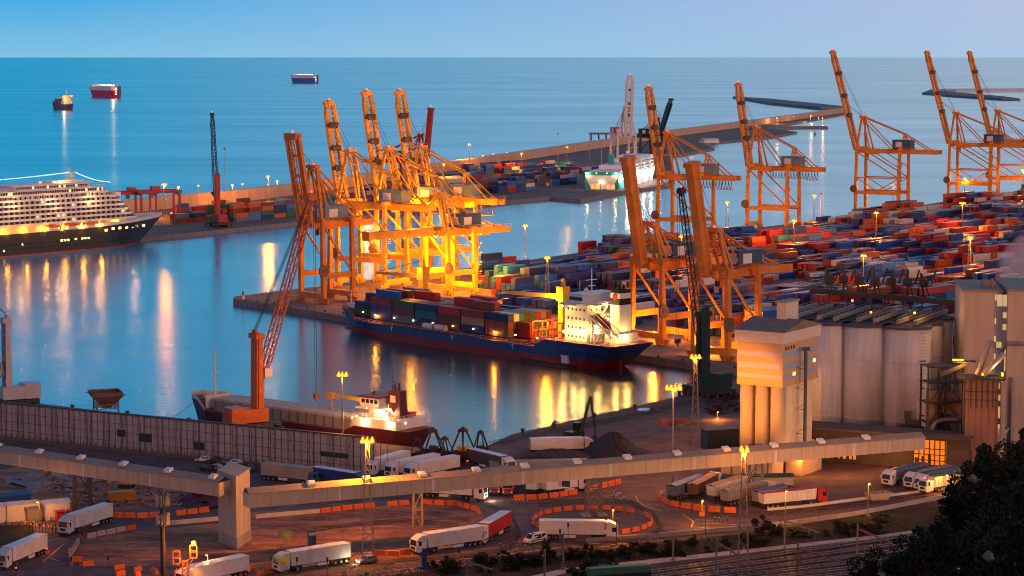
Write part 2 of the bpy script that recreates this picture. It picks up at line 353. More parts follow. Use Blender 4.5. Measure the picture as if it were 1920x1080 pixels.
# kerb-line of the access road at the right
ribbon('road_kerb_wall', [(1100,1018),(1300,1002),(1440,990),(1600,968),(1770,935)], .9, .5, [CONC, CONC], label='low grey concrete wall between access road and railway scrub', category='wall')
ribbon('yard_kerb_wall', [(1440,958),(1500,953),(1560,945),(1640,935),(1700,928),(1775,918)], .6, .5, [CREAM, CREAM], label='low pale concrete wall between truck park and access road', category='wall')
ribbon('loop_kerb_wall', [(480,973),(540,967),(600,962)], .9, .4, [CREAM, CREAM], label='pale concrete barrier wall right of the conveyor corner tower', category='wall')
ribbon('road_side_wall', [(317,985),(360,981),(415,976)], .9, .4, [CREAM, CREAM], label='pale concrete barrier wall left of the conveyor corner tower', category='wall')
ribbon('junction_wall', [(137,1062),(133,1045),(143,1030),(150,1018)], 1.1, .5, [CONC, CONC], label='curved grey wall at the road junction by the level crossing', category='wall')
# puddles on the bulk quay
PUD = pm('puddle_water', (.05,.06,.07), .03, var=.05)
for i, (x, y, a, b) in enumerate([(1212,768,22,3),(1265,792,38,8),(1345,775,18,4),(1050,822,40,4),(1270,790,10,4)]):
    pts = [(x+a*math.cos(t*.42)*(1+.2*math.sin(t*1.7)), y+b*math.sin(t*.42)) for t in range(15)]
    sheet('puddle', pts, PUD, .03+.004*i)
def heap(name, c, rx, ry, h, mat, seed, label=None, cat='heap', n=26, rings=9, rough=.12, kind=None, rz=0, group=None):
    rnd = random.Random(seed); m = MB(); vs = []; fs = []
    for k in range(rings+1):
        t = k/rings
        for i in range(n):
            a = 2*math.pi*i/n; jit = 1+rnd.uniform(-rough, rough)
            z = h*(math.cos(min(t, 1)*math.pi)*.5+.5)*(1+rnd.uniform(-rough, rough)) if t < 1 else -.2
            vs.append((rx*t*jit*math.cos(a), ry*t*jit*math.sin(a), z))
    for k in range(rings):
        for i in range(n): fs.append((k*n+i, (k+1)*n+i, (k+1)*n+(i+1) % n, k*n+(i+1) % n))
    m.add(vs, fs)
    return m.build(name, mat, loc=c, rz=rz, label=label, category=None if kind else cat, kind=kind, group=group)
COAL = pm('coal', (.025,.018,.018), .9, scale=1.5, bump=.6)
heap('coal_heap', W(1150,855), 10, 22, 6, COAL, 1, 'tall dark coal heap on the bulk quay behind the conveyor', rough=.05)
heap('coal_heap', W(1045,866), 16, 14, 3.2, pm('brown_ore', (.05,.028,.024), .95, scale=1.2, bump=.6), 2, 'low dark brown ore heap beside the tall coal heap', rough=.06)
heap('gravel_heap', W(640,1030), 4.5, 6, 1.8, pm('gravel', (.20,.13,.10), .95, scale=2), 3, 'small grey gravel heap on the dirt inside the road loop', rough=.05)
RUB = pm('rubble_grey', (.26,.24,.23), .95, scale=1.2, var=.5, bump=.8)
heap('rubble_heap', W(95,900), 11, 16, 3.5, RUB, 5, 'pale grey heap of broken rubble below the conveyor gallery', rough=.28)
heap('scrap_heap', W(415-5,937), 10, 12, 3.2, pm('scrap_maroon', (.09,.02,.035), .9, scale=1, var=.5), 6, 'maroon heap of scrap beside the conveyor corner tower', rough=.25)
# loose debris scattered over the yard
m = MB(); rnd = random.Random(9)
for i in range(900):
    x, y = rnd.uniform(100, 405), rnd.uniform(898, 950)
    p = W(x, y); s = rnd.uniform(.15, .75)
    m.add([(p.x+rnd.uniform(-s,s), p.y+rnd.uniform(-s,s), rnd.uniform(.03, s*.8)) for _ in range(5)], [(0,1,2),(2,3,4),(0,2,4),(1,3,4),(0,3,1)], rnd.choice((0,0,0,1,1,2,3,4)))
m.build('debris', [RUB, pm('debris_dark', (.05,.045,.045), .9), pm('debris_pale', (.5,.48,.46), .8), pm('debris_red', (.3,.05,.03), .8), pm('debris_ochre', (.4,.2,.05), .8)], kind='stuff')
m = MB()
for i in range(240):
    x, y = rnd.uniform(1325, 1385), rnd.uniform(738, 775); p = W(x, y); s = rnd.uniform(.3, 1.2)
    m.add([(p.x+rnd.uniform(-s,s), p.y+rnd.uniform(-s,s), rnd.uniform(.03, s)) for _ in range(5)], [(0,1,2),(2,3,4),(0,2,4),(1,3,4),(0,3,1)])
m.build('rubble', pm('rubble_dark', (.07,.05,.045), .9), kind='stuff')
for _m in (SODIUM, WARMW, REDL, HEADL): _m.cycles.emission_sampling = 'NONE'
FRONT_RZ = math.atan2(-.675, -.737); BACK_RZ = math.atan2(.535, -.845)
SIGN = pm('sign_panel_white', (.75,.74,.72), .5, var=.05)
def festoon(m, x0, x1, y, z, n, drop, r=.16):
    st = (x1-x0)/n
    for k in range(n):
        a = x0+st*k; pts = [(a+st*t/6, y, z-drop*math.sin(math.pi*t/6)**.7) for t in range(7)]
        m.path(pts, r, 4)
def sts(label, c, rz, g, w, hg, L, ang, back, ha, M, HM, booms='twin', lit=False, gw=3.0, fest=False, sec=True, brace='K', hx=None, zp=None, cabx=-8, fcol=DARK):
    t = thing('gantry_crane', label, 'crane', c, rz, 'quay gantry cranes')
    hw = w/2; zp = zp or hg*.36
    def leg(x, s):
        m = MB(); m.beam((x, s*hw, 2.2), (x, s*hw, zp), 1.5, 1.5, w2=1.9, h2=1.9); m.beam((x, s*hw, zp), (x, s*hw*.94, hg+1.5), 1.9, 1.9, w2=1.4, h2=1.4)
        m.build('leg', M, t)
    for x in (0, -g):
        for s in (-1, 1):
            leg(x, s)
            m = MB()
            m.box(x-.5, x+.5, s*hw-3.2, s*hw+3.2, 1.3, 2.1)
            for k in (-2.4, -.8, .8, 2.4):
                m.box(x-.45, x+.45, s*hw+k-.6, s*hw+k+.6, .55, 1.5); m.tube((x-.5, s*hw+k, .45), (x+.5, s*hw+k, .45), .42, n=8)
            m.build('bogie', M, t)
        m = MB(); m.beam((x, -hw-1, 3.0), (x, hw+1, 3.0), 1.6, 2.2); m.build('sill_beam', M, t)
        m = MB(); m.beam((x, -hw-.6, hg+2.1), (x, hw+.6, hg+2.1), 1.6, 1.9); m.build('cross_beam', M, t)
    for s in (-1, 1):
        m = MB(); m.beam((.4, s*hw, zp), (-g-.4, s*hw, zp), 1.4, 2.2); m.build('portal_beam', M, t)
        m = MB(); y = s*hw*.97
        if brace == 'K':
            m.tube((-.5, y, hg), (-g+.5, y, zp+1.5), .45)
        elif brace == 'X':
            zm = zp+(hg-zp)*.36
            m.tube((0, y, zm), (-g, y, zm), .4); m.tube((0, y, hg), (-g*.98, y, zm+.4), .42); m.tube((-g*.3, y, zm), (-g, y, zp), .3) if 0 else None
            m.tube((-.3, y, zm), (-g*.5, y, zp+1), .34); m.tube((-g+.3, y, zm), (-g*.5, y, zp+1), .34); m.tube((-g*.42, y, hg), (-g, y, zp+(hg-zp)*.62), .32)
        m.build('brace', M, t)
    # trolley girder
    m = MB()
    for s in (-1, 1):
        m.beam((2.5, s*gw, hg+.4), (-g-back, s*gw, hg+.4), 1.1, 2.6)
        m.box(-g-back, 2, s*(gw+1)-.06, s*(gw+1)+.06, hg+2.6, hg+2.7)
        for k in range(int((g+back)/3)): m.box(-g-back+k*3-.05, -g-back+k*3+.05, s*(gw+1)-.05, s*(gw+1)+.05, hg+1.6, hg+2.7)
    for k in range(int((g+back)/6)+1): m.beam((2-k*6, -gw, hg+.2), (2-k*6, gw, hg+.2), .7, 1)
    m.build('girder', M, t)
    # boom, hinged on the waterside
    a = R(ang); d = V((math.cos(a), 0, math.sin(a))); up = V((-math.sin(a), 0, math.cos(a))); h = V((3, 0, hg+1))
    if booms == 'twin':
        for s in (-1, 1):
            m = MB(); y = V((0, s*gw, 0)); p = h+y
            m.beam(p, p+d*(L*.9), 1.3, 2.6); m.beam(p+d*(L*.9), p+d*L-up*0+V((0, -s*1.0, 0)), 1.3, 2.2, w2=1, h2=1.6)
            m.build('boom', M, t)
        m = MB(); nn = int(L/5)
        for k in range(nn+1):
            q = h+d*(L*k/nn); m.beam(q+V((0,-gw,0)), q+V((0,gw,0)), .5, .6)
            if k < nn:
                q2 = h+d*(L*(k+1)/nn); s = 1 if k % 2 else -1
                m.beam(q+V((0,-s*gw,0))+up*.6, q2+V((0,s*gw,0))+up*.6, .32)
        m.build('boom_bracing', M, t)
        m = MB(); q = h+d*L
        m.beam(q+V((0,-gw-.8,0)), q+V((0,gw+.8,0)), 1.6, 1.6); m.box(q.x-1, q.x+1, -1.2, 1.2, q.z, q.z+1.6); m.build('boom_tip', M, t)
        for k in (.35, .55, .78):
            q = h+d*(L*k)+up*1.2; m = MB()
            m.box(q.x-.8, q.x+.8, -1.6, gw, q.z-1.3, q.z+1.3); m.box(q.x-1, q.x+1, gw-.6, gw+1.4, q.z-.8, q.z+.8)
            m.build('trolley_gear', pm('greasy_machinery', (.12,.075,.045), .6), t)
    elif booms == 'slab':
        m = MB(); m.beam(h, h+d*L, 3.6, 3.2); m.build('boom', M, t)
        m = MB(); q = h+d*L; m.beam(q-d*1.2, q+d*.4, 4.6, 3.8); m.build('boom_tip', M, t)
        m = MB()
        for k in range(int(L/4)): q = h+d*(4*k+2); m.beam(q+V((0,-2.1,0))+up*.4, q+V((0,2.1,0))+up*.4, .25, .25)
        for s in (-1, 1): m.beam(h+V((0, s*2.1, 0))+up*.4, h+d*L+V((0, s*2.1, 0))+up*.4, .16, .16)
        m.build('boom_walkway', M, t)
    else:
        for s in (-1, 1):
            m = MB(); p = h+V((0, s*gw*1.15, 0)); m.beam(p, p+d*L, 1.4, 2.6); m.build('boom', M, t)
        m = MB(); m.beam(h+d*L+V((0,-gw*1.3,0)), h+d*L+V((0,gw*1.3,0)), 3.2, 2.6); m.build('boom_tip', M, t)
        for k in (.3, .55, .78): m = MB(); m.beam(h+d*(L*k)+V((0,-gw*1.1,0)), h+d*(L*k)+V((0,gw*1.1,0)), 1.2, 1); m.build('boom_tie', M, t)
        m = MB(); m.lattice(h+d*2+V((0,gw*.2,0))-up*2.2, h+d*(L*.97)+V((0,gw*.2,0))-up*2.2, 2.6, 2.2, 10, .35); m.build('boom_bracing', M, t)
    # apex frame, backstays
    m = MB(); ax = -1.0; az = hg+ha
    for s in (-1, 1):
        m.beam((0, s*hw*.9, hg+2), (ax, s*2.2, az), 1.1, 1.1); m.beam((-7, s*gw, hg+1.5), (ax-.4, s*2.2, az), .8, .8)
        m.beam((-3.3, s*gw*.95, hg+ha*.5), (-.4, s*hw*.55, hg+ha*.5), .4, .4)
    m.box(ax-1.5, ax+1.5, -3, 3, az-.6, az+.6); m.box(ax-1.6, ax+1.6, -2.4, 2.4, az+.6, az+.72)
    for s in (-1, 1): m.box(ax-1.6, ax+1.6, s*2.4-.05, s*2.4+.05, az+1.5, az+1.6)
    m.tube((ax-1, 0, az), (ax-1, 0, az+3), .12)
    m.build('apex_frame', M, t)
    m = MB()
    xe = -g-back*.72
    if sec:
        x2, z2 = -g*1.02, hg+ha*.52
        for s in (-1, 1):
            m.tube((ax, s*2, az), (x2, s*1.6, z2), .38); m.tube((x2, s*1.6, z2), (xe, s*gw, hg+1.6), .36); m.tube((ax-2, s*gw, az-ha*.12), (-g*.75, s*gw, hg+1.6), .34)
        m.build('backstay', M, t)
        m = MB()
        for s in (-1, 1): m.tube((x2+1.5, s*gw, hg+1.5), (x2, s*1.6, z2), .42); m.tube((x2-2.5, s*gw, hg+1.5), (x2, s*1.6, z2), .36)
        m.beam((x2, -2.2, z2), (x2, 2.2, z2), 1, 1); m.build('rear_pylon', M, t)
    else:
        for s in (-1, 1): m.tube((ax, s*2, az), (xe, s*gw, hg+1.6), .4); m.tube((ax, s*2, az-1), (-g*.8, s*gw, hg+1.6), .34)
        m.build('backstay', M, t)
    # hoist ropes between boom and apex
    m = MB()
    for s in (-1, 1):
        for k in (.45, .85): m.tube((ax, s*1.2, az), tuple(h+d*(L*k)+V((0, s*1.2, 0))+up*1.5), .09, n=4)
    m.build('boom_rope', DARK, t)
    # machinery house
    hx = -g*.95 if hx is None else hx
    m = MB(); m.box(hx-7, hx+5, -3.6, 3.6, hg+2.2, hg+7.4); m.box(hx-7.3, hx+5.3, -3.9, 3.9, hg+7.4, hg+7.8)
    hs = m.build('machinery_house', HM, t)
    for bx in ((hx-1.5, hx+2.8, 3.62, 3.7, hg+3.3, hg+6.6), (hx+5.02, hx+5.1, -1.6, 2.6, hg+3.2, hg+6.8), (hx-1.5, hx+2.8, -3.7, -3.62, hg+3.3, hg+6.6)): m = MB(); m.box(*bx); m.build('sign_panel', SIGN, hs)
    m = MB()
    for s in (-1, 1):
        m.box(hx-8, hx+6, s*4.6-.05, s*4.6+.05, hg+3.2, hg+3.3)
        for k in range(8): m.box(hx-8+k*2-.05, hx-8+k*2+.05, s*4.6-.05, s*4.6+.05, hg+2, hg+3.3)
    m.box(hx-8, hx+6, -4.7, 4.7, hg+1.9, hg+2.15); m.build('platform', M, t)
    # trolley and driver cab
    m = MB(); m.box(cabx-3, cabx+3, -gw-.4, gw+.4, hg-1.6, hg-.9); m.box(cabx-2, cabx+2, -2, 2, hg-1.6, hg-.9); m.build('trolley', M, t)
    m = MB(); m.box(cabx+3, cabx+5.2, -1.2, 1.2, hg-4.2, hg-1.5); m.box(cabx+5.22, cabx+5.26, -1, 1, hg-3.9, hg-2.2, 1); m.build('driver_cab', [M, GLASS], t)
    if fest:
        m = MB(); festoon(m, -g-back+1.5, -g*.5, gw+1.6, hg-.9, 16, 4.2); m.build('festoon_cable', fcol, t)
        m = MB(); m.box(-g-back+1, -g-back+9, gw+.6, gw+2.4, hg-5.6, hg-5.2); m.tube((-g-back+2, gw+1, hg-5), (-g-back+2, gw+1, hg-1), .15); m.tube((-g-back+8, gw+1, hg-5), (-g-back+8, gw+1, hg-1), .15); m.build('service_platform', M, t)
    m = MB(); m.tube((.9, hw+1.0, zp+2.2), (.9, hw+1.7, zp+2.2), 2.4, n=16); m.tube((.9, hw+.8, zp+2.2), (.9, hw+1.9, zp+2.2), .7, n=10); m.build('cable_reel', pm('reel_brown', (.16,.10,.07), .6), t)
    # stair tower on one landside leg
    m = MB()
    nz = int((hg-4)/4)
    for k in range(nz):
        z = 4+k*4; m.box(-g-2.6, -g-.9, hw-1.2, hw+1.4, z, z+.15); m.box(-g-2.7, -g-2.6, hw-1.2, hw+1.4, z+1, z+1.1); m.beam((-g-1.4, hw-1 if k % 2 else hw+1.2, z), (-g-1.4, hw+1.2 if k % 2 else hw-1, z+4), .5, .15)
    m.build('stair', M, t)
    q = h+d*L
    m = MB(); m.box(q.x-.3, q.x+.3, -.3, .3, q.z+1.6, q.z+2.3); m.box(ax-.3, ax+.3, -.3, .3, az+.7, az+1.4); m.build('warning_light', REDL, t)
    if lit:
        m = MB()
        for k in range(7): m.box(hx-6+k*5-.3, hx-6+k*5+.3, gw+.9, gw+1.5, hg-1.3, hg-.8)
        for k in range(5): m.box(5+k*8-.3, 5+k*8+.3, gw+.9, gw+1.5, hg-.6, hg-.1)
        for k in range(6): m.box(-g-2.2, -g-1.6, hw+1.4, hw+1.9, 5+k*4, 5.4+k*4)
        m.build('floodlight', SODIUM, t)
    return t
RZF, RZB = FRONT_RZ, BACK_RZ
cA = dict(g=25, w=17, hg=35, L=47, ang=80.5, back=19, ha=24, HM=HOUSE, booms='twin')
sts('dark orange gantry crane on the left tip of the terminal with frame-shaped raised boom', W(586,567), RZF, 15, 15, 31.5, 36, 80, 14, 24, RUSTY, HOUSE, booms='frame', sec=False, hx=-9)
sts('yellow gantry crane with raised boom, nearest the dark orange crane, one of three slim booms', W(655,534.5), RZB, M=YELLOW, **{**cA, 'L': 44})
sts('yellow gantry crane with raised boom, middle one of three slim booms', W(727,525), RZB, M=YELLOW, **{**cA, 'L': 48})
sts('yellow gantry crane with raised boom standing beside the raised dark red crane boom', W(788,517), RZB, M=YELLOW, **{**cA, 'L': 48, 'fest': True})
sts('brightly floodlit gantry crane with lowered boom working over the container ship', W(819,551), RZF, 15, 15, 25.5, 35, 0, 24, 17, YELLOW, NAVY, booms='slab', lit=True, hx=-15, cabx=-24)
sts('orange gantry crane with broad slab boom raised, right behind the container ship stern', W(1213,643), RZF, 15, 15, 27, 38, 79, 22, 15, RUSTY, NAVY, booms='slab', sec=True)
sts('orange gantry crane with broad slab boom raised, beside the striped silo tower', W(1333,673), RZF, 15, 15, 28, 37, 79, 22, 15, RUSTY, NAVY, booms='slab', sec=True)
sts('orange gantry crane with raised boom and looping cables, nearest the teal ferry', W(1247,452), RZB, M=ORANGE, **{**cA, 'fest': True})
sts('orange gantry crane with looping cables, by the far basin beside twin lamp poles', W(1413,428), RZB, M=ORANGE, **{**cA, 'L': 48, 'fest': True})
cB = dict(g=29, w=16, hg=40, L=64, ang=74, back=24, ha=22, HM=NAVY, booms='twin', brace='X')
sts('tall orange gantry crane with leaning boom standing apart from the pair at the far right', W(1613,401), RZB, M=ORANGE, **cB)
sts('tall orange gantry crane with leaning boom, left one of the pair at the far right', W(1786,381.5), RZB, M=ORANGE, **cB)
sts('tall orange gantry crane with leaning boom, right one of the pair at the far right', W(1864,371), RZB, M=ORANGE, **cB)
# ---------------------------------------------------------------- far pier cranes
def rtg(label, c, rz, span, wd, h, M):
    t = thing('straddle_gantry', label, 'crane', c, rz, 'red yard gantries')
    for x in (-span/2, span/2):
        for s in (-1, 1):
            m = MB(); m.beam((x, s*wd/2, 1), (x, s*wd/2, h), 1.2, 1.2); m.box(x-1, x+1, s*wd/2-1.8, s*wd/2+1.8, .2, 1.4); m.build('leg', M, t)
    m = MB()
    for s in (-1, 1): m.beam((-span/2-1.5, s*wd/2, h+.8), (span/2+1.5, s*wd/2, h+.8), 1.2, 1.8)
    for x in (-span/2, span/2): m.beam((x, -wd/2, h-.6), (x, wd/2, h-.6), 1, 1.2)
    m.build('girder', M, t)
    m = MB(); m.box(-4, 1, -2.5, 2.5, h+1.8, h+4); m.box(-5, -3, -1.2, 1.2, h-3, h-.2); m.build('trolley', M, t)
    return t
DRED = pm('crane_red', (.42,.02,.02), .45, var=.2)
rtg('red yard gantry behind the cruise ship bow, farther one with lower girder', W(252,412), R(25), 24, 13, 16, DRED)
rtg('red yard gantry under the bright lamp behind the cruise ship bow', W(296,413), R(25), 24, 13, 17, DRED)
def mobile_crane(label, c, rz, M, BM, tower, boomL, bang, slim=2.4, base='wheels', group='mobile harbour cranes', cabz=None, lean=0, hang=None, tw=3.4):
    t = thing('harbour_crane', label, 'crane', c, rz, group)
    m = MB(); m.box(-7, 7, -3, 3, 1.4, 3)
    for k in range(6):
        for s in (-1, 1): m.tube((-6+k*2.4, s*3.4, .8), (-6+k*2.4, s*2.4, .8), .8, n=10)
    for x in (-5.5, 5.5):
        for s in (-1, 1): m.box(x-.6, x+.6, s*3, s*6.5, 1.4, 2.2) if s > 0 else m.box(x-.6, x+.6, -6.5, -3, 1.4, 2.2); m.tube((x, s*6, .05), (x, s*6, 1.6), .5, n=8)
    m.build('undercarriage', DARK, t)
    m = MB(); m.box(-7, 3.5, -2.6, 2.6, 3.4, 6.8); m.box(-7.5, -3, -2.8, 2.8, 3.2, 7.4); m.box(-6.8, 3.4, -2.9, 2.9, 3.3, 3.45); m.build('machinery_house', M, t)
    m = MB(); z0, z1 = 6.8, tower
    # slab-sided tower with a braced opening
    m.beam((1.6, -tw/2+.3, z0), (1.6, -tw/2+.3, z1), 1.6, .5, w2=1.0); m.beam((1.6, tw/2-.3, z0), (1.6, tw/2-.3, z1), 1.6, .5, w2=1.0)
    n = int((z1-z0)/3.2)
    for k in range(n):
        za, zb = z0+k*(z1-z0)/n, z0+(k+1)*(z1-z0)/n
        m.beam((1.6, -tw/2+.4, za), (1.6, tw/2-.4, zb), .4, .4); m.beam((1.6, -tw/2+.4, zb), (1.6, tw/2-.4, zb), .5, .5)
    m.beam((.6, 0, z0), (.9, 0, z1), .5, tw-1); m.box(.2, 2.8, -tw/2, tw/2, z1-.2, z1+1.2)
    for s in (-1, 1): m.tube((1, s*.9, z1+1.2), (1, s*.9, z1+2.2), .5, n=8)
    m.build('tower', M, t)
    cz = cabz or (tower*.42)
    m = MB(); m.box(2.6, 4.8, -tw/2-.2, -tw/2+2, cz, cz+2.6); m.box(4.82, 4.88, -tw/2, -tw/2+1.8, cz+.9, cz+2.3, 1); m.build('driver_cab', [WHITE if M is not RUSTY else M, GLASS], t)
    a = R(bang); h = V((2.6, 0, cz-1)); d = V((math.cos(a), 0, math.sin(a))); q = h+d*boomL
    m = MB(); br_ = .22 if slim < 2.1 else .32; m.lattice(h, h+d*(boomL*.12), .9, slim, 2, br_, rb=br_*.6); m.lattice(h+d*(boomL*.12), h+d*(boomL*.9), slim, slim*.8, int(boomL/2.6), br_, rb=br_*.6); m.lattice(h+d*(boomL*.9), q, slim*.8, .9, 2, br_, rb=br_*.6)
    for s in (-.6, .6): m.tube((q.x, s-.3, q.z), (q.x, s+.3, q.z), 1.1, n=10)
    m.box(q.x-1.2, q.x+1.0, -1, 1, q.z-.8, q.z+.6)
    m.build('boom', BM, t)
    m = MB()
    for s in (-.7, -.25, .25, .7): m.tube((1, s, z1+2), tuple(q+V((0, s, .6))), .07, n=4)
    hz = hang or q.z*.5
    for s in (-.5, .5): m.tube((q.x+.9, s, q.z), (q.x+.9, s, hz), .07, n=4)
    m.build('rope', DARK, t)
    m = MB(); m.box(q.x+.4, q.x+1.4, -.8, .8, hz-1.4, hz); m.tube((q.x+.9, 0, hz-2.4), (q.x+.9, 0, hz-1.4), .25); m.build('hook_block', BM, t)
    m = MB(); m.box(q.x-.2, q.x+.2, -.2, .2, q.z+1.2, q.z+1.7); m.build('warning_light', REDL, t)
    return t
def tower_h(base, py): return ZH(base, py)
b = W(410,425); mobile_crane('red mobile crane with dark lattice boom on the far pier', b, R(118), DRED, DARK, ZH(b,332), 55, 84, hang=20)
# red ship-to-shore crane behind the yellow booms and white one by the ferry
b = W(792,366); t = sts('dark red gantry crane with raised boom behind the three yellow cranes', b, R(-20), 20, 16, 24, 38, 84, 26, 20, DRED, DARK, booms='slab', sec=False)
WCR = pm('white_crane_paint', (.66,.64,.62), .5, var=.15)
b = W(1175,322); sts('white gantry crane with red boom tip standing behind the ferry', b, R(-75), 20, 17, 30, 52, 84, 16, 26, WCR, DRED, booms='twin', sec=False, gw=2.4, hx=-30)
b = W(1232,305); sts('slim dark green gantry crane with raised boom behind the ferry', b, R(-50), 16, 14, 24, 38, 66, 14, 18, pm('crane_dark_green', (.03,.06,.055), .5), DARK, booms='twin', sec=False, gw=2)
# near cranes
ORB = pm('crane_vermilion', (.60,.12,.015), .5, var=.3, scale=.3)
b = W(470,806); T = ZH(b,632)
q = W(545,806)
mobile_crane('vermilion harbour crane with tall lattice boom beside the coaster on the near quay', W(474,812), math.atan2(.5,.75), ORB, ORB, ZH(W(474,812),634), 51, 72, slim=2.2, hang=9, cabz=15, tw=4.6)
GRC = pm('crane_pale_grey', (.50,.50,.54), .5, var=.15)
mobile_crane('pale grey harbour crane cut by the left picture edge above the long wall', W(24,768), R(-150), GRC, GRC, ZH(W(24,768),603), 40, 62, tw=4.4)
GREEN = pm('crane_dark_green_paint', (.012,.032,.027), .5)
b = W(1325,742); mobile_crane('dark green harbour crane with slim lattice boom left of the silo tower', b, R(135), GREEN, DARK, ZH(b,592), 46, 80, slim=1.7, hang=16, cabz=16, tw=5)
# excavator-like material handler on the quay
t = thing('material_handler', 'dark green material handler with bent jib on the bulk quay', 'crane', W(1080,832), R(40))
m = MB()
for s in (-1.3, 1.3): m.box(-2.4, 2.4, s-.35, s+.35, 0, .9)
m.box(-1.2, 1.2, -1.2, 1.2, .6, 1.5); m.build('undercarriage', DARK, t)
m = MB(); m.box(-3, 1.6, -1.5, 1.5, 1.5, 3.4); m.build('body', GREEN, t)
m = MB(); m.box(.2, 1.9, .2, 1.4, 3.4, 5.4); m.build('driver_cab', GLASS, t)
m = MB(); m.beam((1,-.6,3), (4.5,-.6,12), .6, .9, w2=.45, h2=.6); m.beam((4.5,-.6,12), (6.3,-.6,2.2), .4, .6, w2=.25, h2=.3); m.tube((1.8,-.6,3.2), (3.4,-.6,8.2), .18); m.build('jib', GREEN, t)
m = MB(); m.lathe([(0.05,.3),(.9,.9),(.7,1.7),(.2,2.2)], 8, (6.3,-.6)); m.build('grab', DARK, t)
# ---------------------------------------------------------------- ships
def hull(L, B, depth_d, bow=.22, stern=.1, over_b=8, over_s=5, zred=2.5, fc=0, poop=0, fcl=.1, ppl=.15, zk=-2, n=26, transom=.78, sheer=0, flare=1.0):
    """mesh along +x (bow at x=0 waterline, stern at -L); z=0 is the waterline. material 0 topside, 1 boot-topping, 2 deck"""
    m = MB(); secs = []
    for i in range(n+1):
        t = i/n; x = -L*t
        bw = min(1, (t/bow)**.62) if t < bow else 1
        if t > 1-stern: bw *= transom*.55+(1-transom*.55)*((1-t)/stern)**.5
        bd = min(1, (max(t, .0)/(bow*.62))**.5) if t < bow*.62 else 1
        if t > 1-stern: bd = transom+(1-transom)*((1-t)/stern)**.7
        e = (max(0, 1-t/bow))**1.6
        es = (max(0, (t-1+stern)/stern))**1.4
        zd = depth_d+(fc if t < fcl else 0)+(poop if t > 1-ppl else 0)+sheer*((1-t/.35) if t < .35 else 0)**2
        hw, hd = B/2*bw, B/2*max(bd, .02 if i else .03)
        if i == 0: hw = .15
        zs = [zk, 0, zred, (zred+zd)/2, zd]
        fr = [0, 0, zred/zd, .5+zred/zd/2, 1]
        row = []
        for z, f_ in zip(zs, fr):
            ff = f_**flare
            row.append((x+over_b*e*f_-over_s*es*f_, hw+(hd-hw)*ff, z))
        secs.append(row)
    vs = []
    for row in secs:
        vs += [(x, y, z) for x, y, z in row]+[(x, -y, z) for x, y, z in row]
    b = 0
    for i in range(n):
        for s in (0, 5):
            for k in range(4):
                a = i*10+s+k; q = (a, a+1, a+11, a+10)
                m.add([vs[j] for j in (q if s else q[::-1])], [(0,1,2,3)], 1 if k < 2 else 0)
        m.add([vs[i*10+4], vs[i*10+9], vs[i*10+19], vs[i*10+14]], [(0,1,2,3)], 2)
    for e in (0, n):
        for k in range(4): m.add([vs[e*10+k], vs[e*10+k+1], vs[e*10+5+k+1], vs[e*10+5+k]], [(0,1,2,3)], 1 if k < 2 else 0)
    return m, secs
def rail(m, pts, h=1.1, step=2.5, r=.05):
    for a, b in zip(pts, pts[1:]):
        a, b = V(a), V(b); n = max(1, int((b-a).length/step))
        for hh in (h, h*.5): m.beam(a+V((0,0,hh)), b+V((0,0,hh)), r*1.6, r*1.6)
        for k in range(n+1): q = a+(b-a)*(k/n); m.beam(q, q+V((0,0,h)), r*1.6, r*1.6)
LITW = winmat('lit_cabin_windows', (.03,.035,.045), (1,.72,.35), 3.4, 2.5, .07, 1.1, (.12,.12,.12), .10)
DKWIN = winmat('dark_ship_windows', (.025,.03,.04), (1,.66,.25), 1.6, 3.0, .12, 2.2, (.6,.6,.58), .3)
# --- container ship
BOW, STERN = W(662,617,-2.5), W(1150,690,-2.5)
SH = heading(STERN, BOW); SL = (BOW-STERN).length
BLUE = pm('hull_blue', (.02,.045,.19), .4, var=.3, scale=.12, streak=True); HRED = pm('hull_red', (.24,.024,.024), .55, var=.35, scale=.15, streak=True)
DECK = pm('deck_red', (.20,.05,.03), .7)
ship = thing('container_ship', 'blue and dark red container ship moored at the terminal with a white deckhouse', 'ship', BOW, SH)
hm, secs = hull(SL, 23, 5.6, fc=3.2, poop=3.0, fcl=.09, ppl=.19, zred=3.0, over_b=6, over_s=9, stern=.12, transom=.86)
hm.build('hull', [BLUE, HRED, DECK], ship)
m = MB(); m.lathe([(0.2,-4),(1.3,-2.6),(1.5,-.8),(1.1,.3),(.2,.7)], 10, (2,0), sx=2.2); m.build('bulbous_bow', HRED, ship)
m = MB(); m.box(-SL-3.5, -SL+.5, -.35, .35, -2, 3); m.build('rudder', HRED, ship)
for sg in (1, -1): m = MB(); rail(m, [(s[4][0], sg*(s[4][1]-.3), s[4][2]) for s in secs[3:-1]], 1.1, 3); m.build('railing', WHITE, ship)
m = MB()
for k in range(9): m.box(-18-k*11.5, -17-k*11.5, -9.5, 9.5, 5.6, 7.0)
m.box(-118, -12, -9.2, 9.2, 5.62, 6.6); m.build('hatch_covers', DECK, ship)
m = MB(); m.tube((1,0,8.8), (1,0,15), .3, .15); m.beam((1,-1.4,13), (1,1.4,13), .2); m.box(-3,-1,-3,3,8.8,10.2); m.box(-6,-4,2,4,8.8,10.4); m.box(-6,-4,-4,-2,8.8,10.4); m.build('foremast', WHITE, ship)
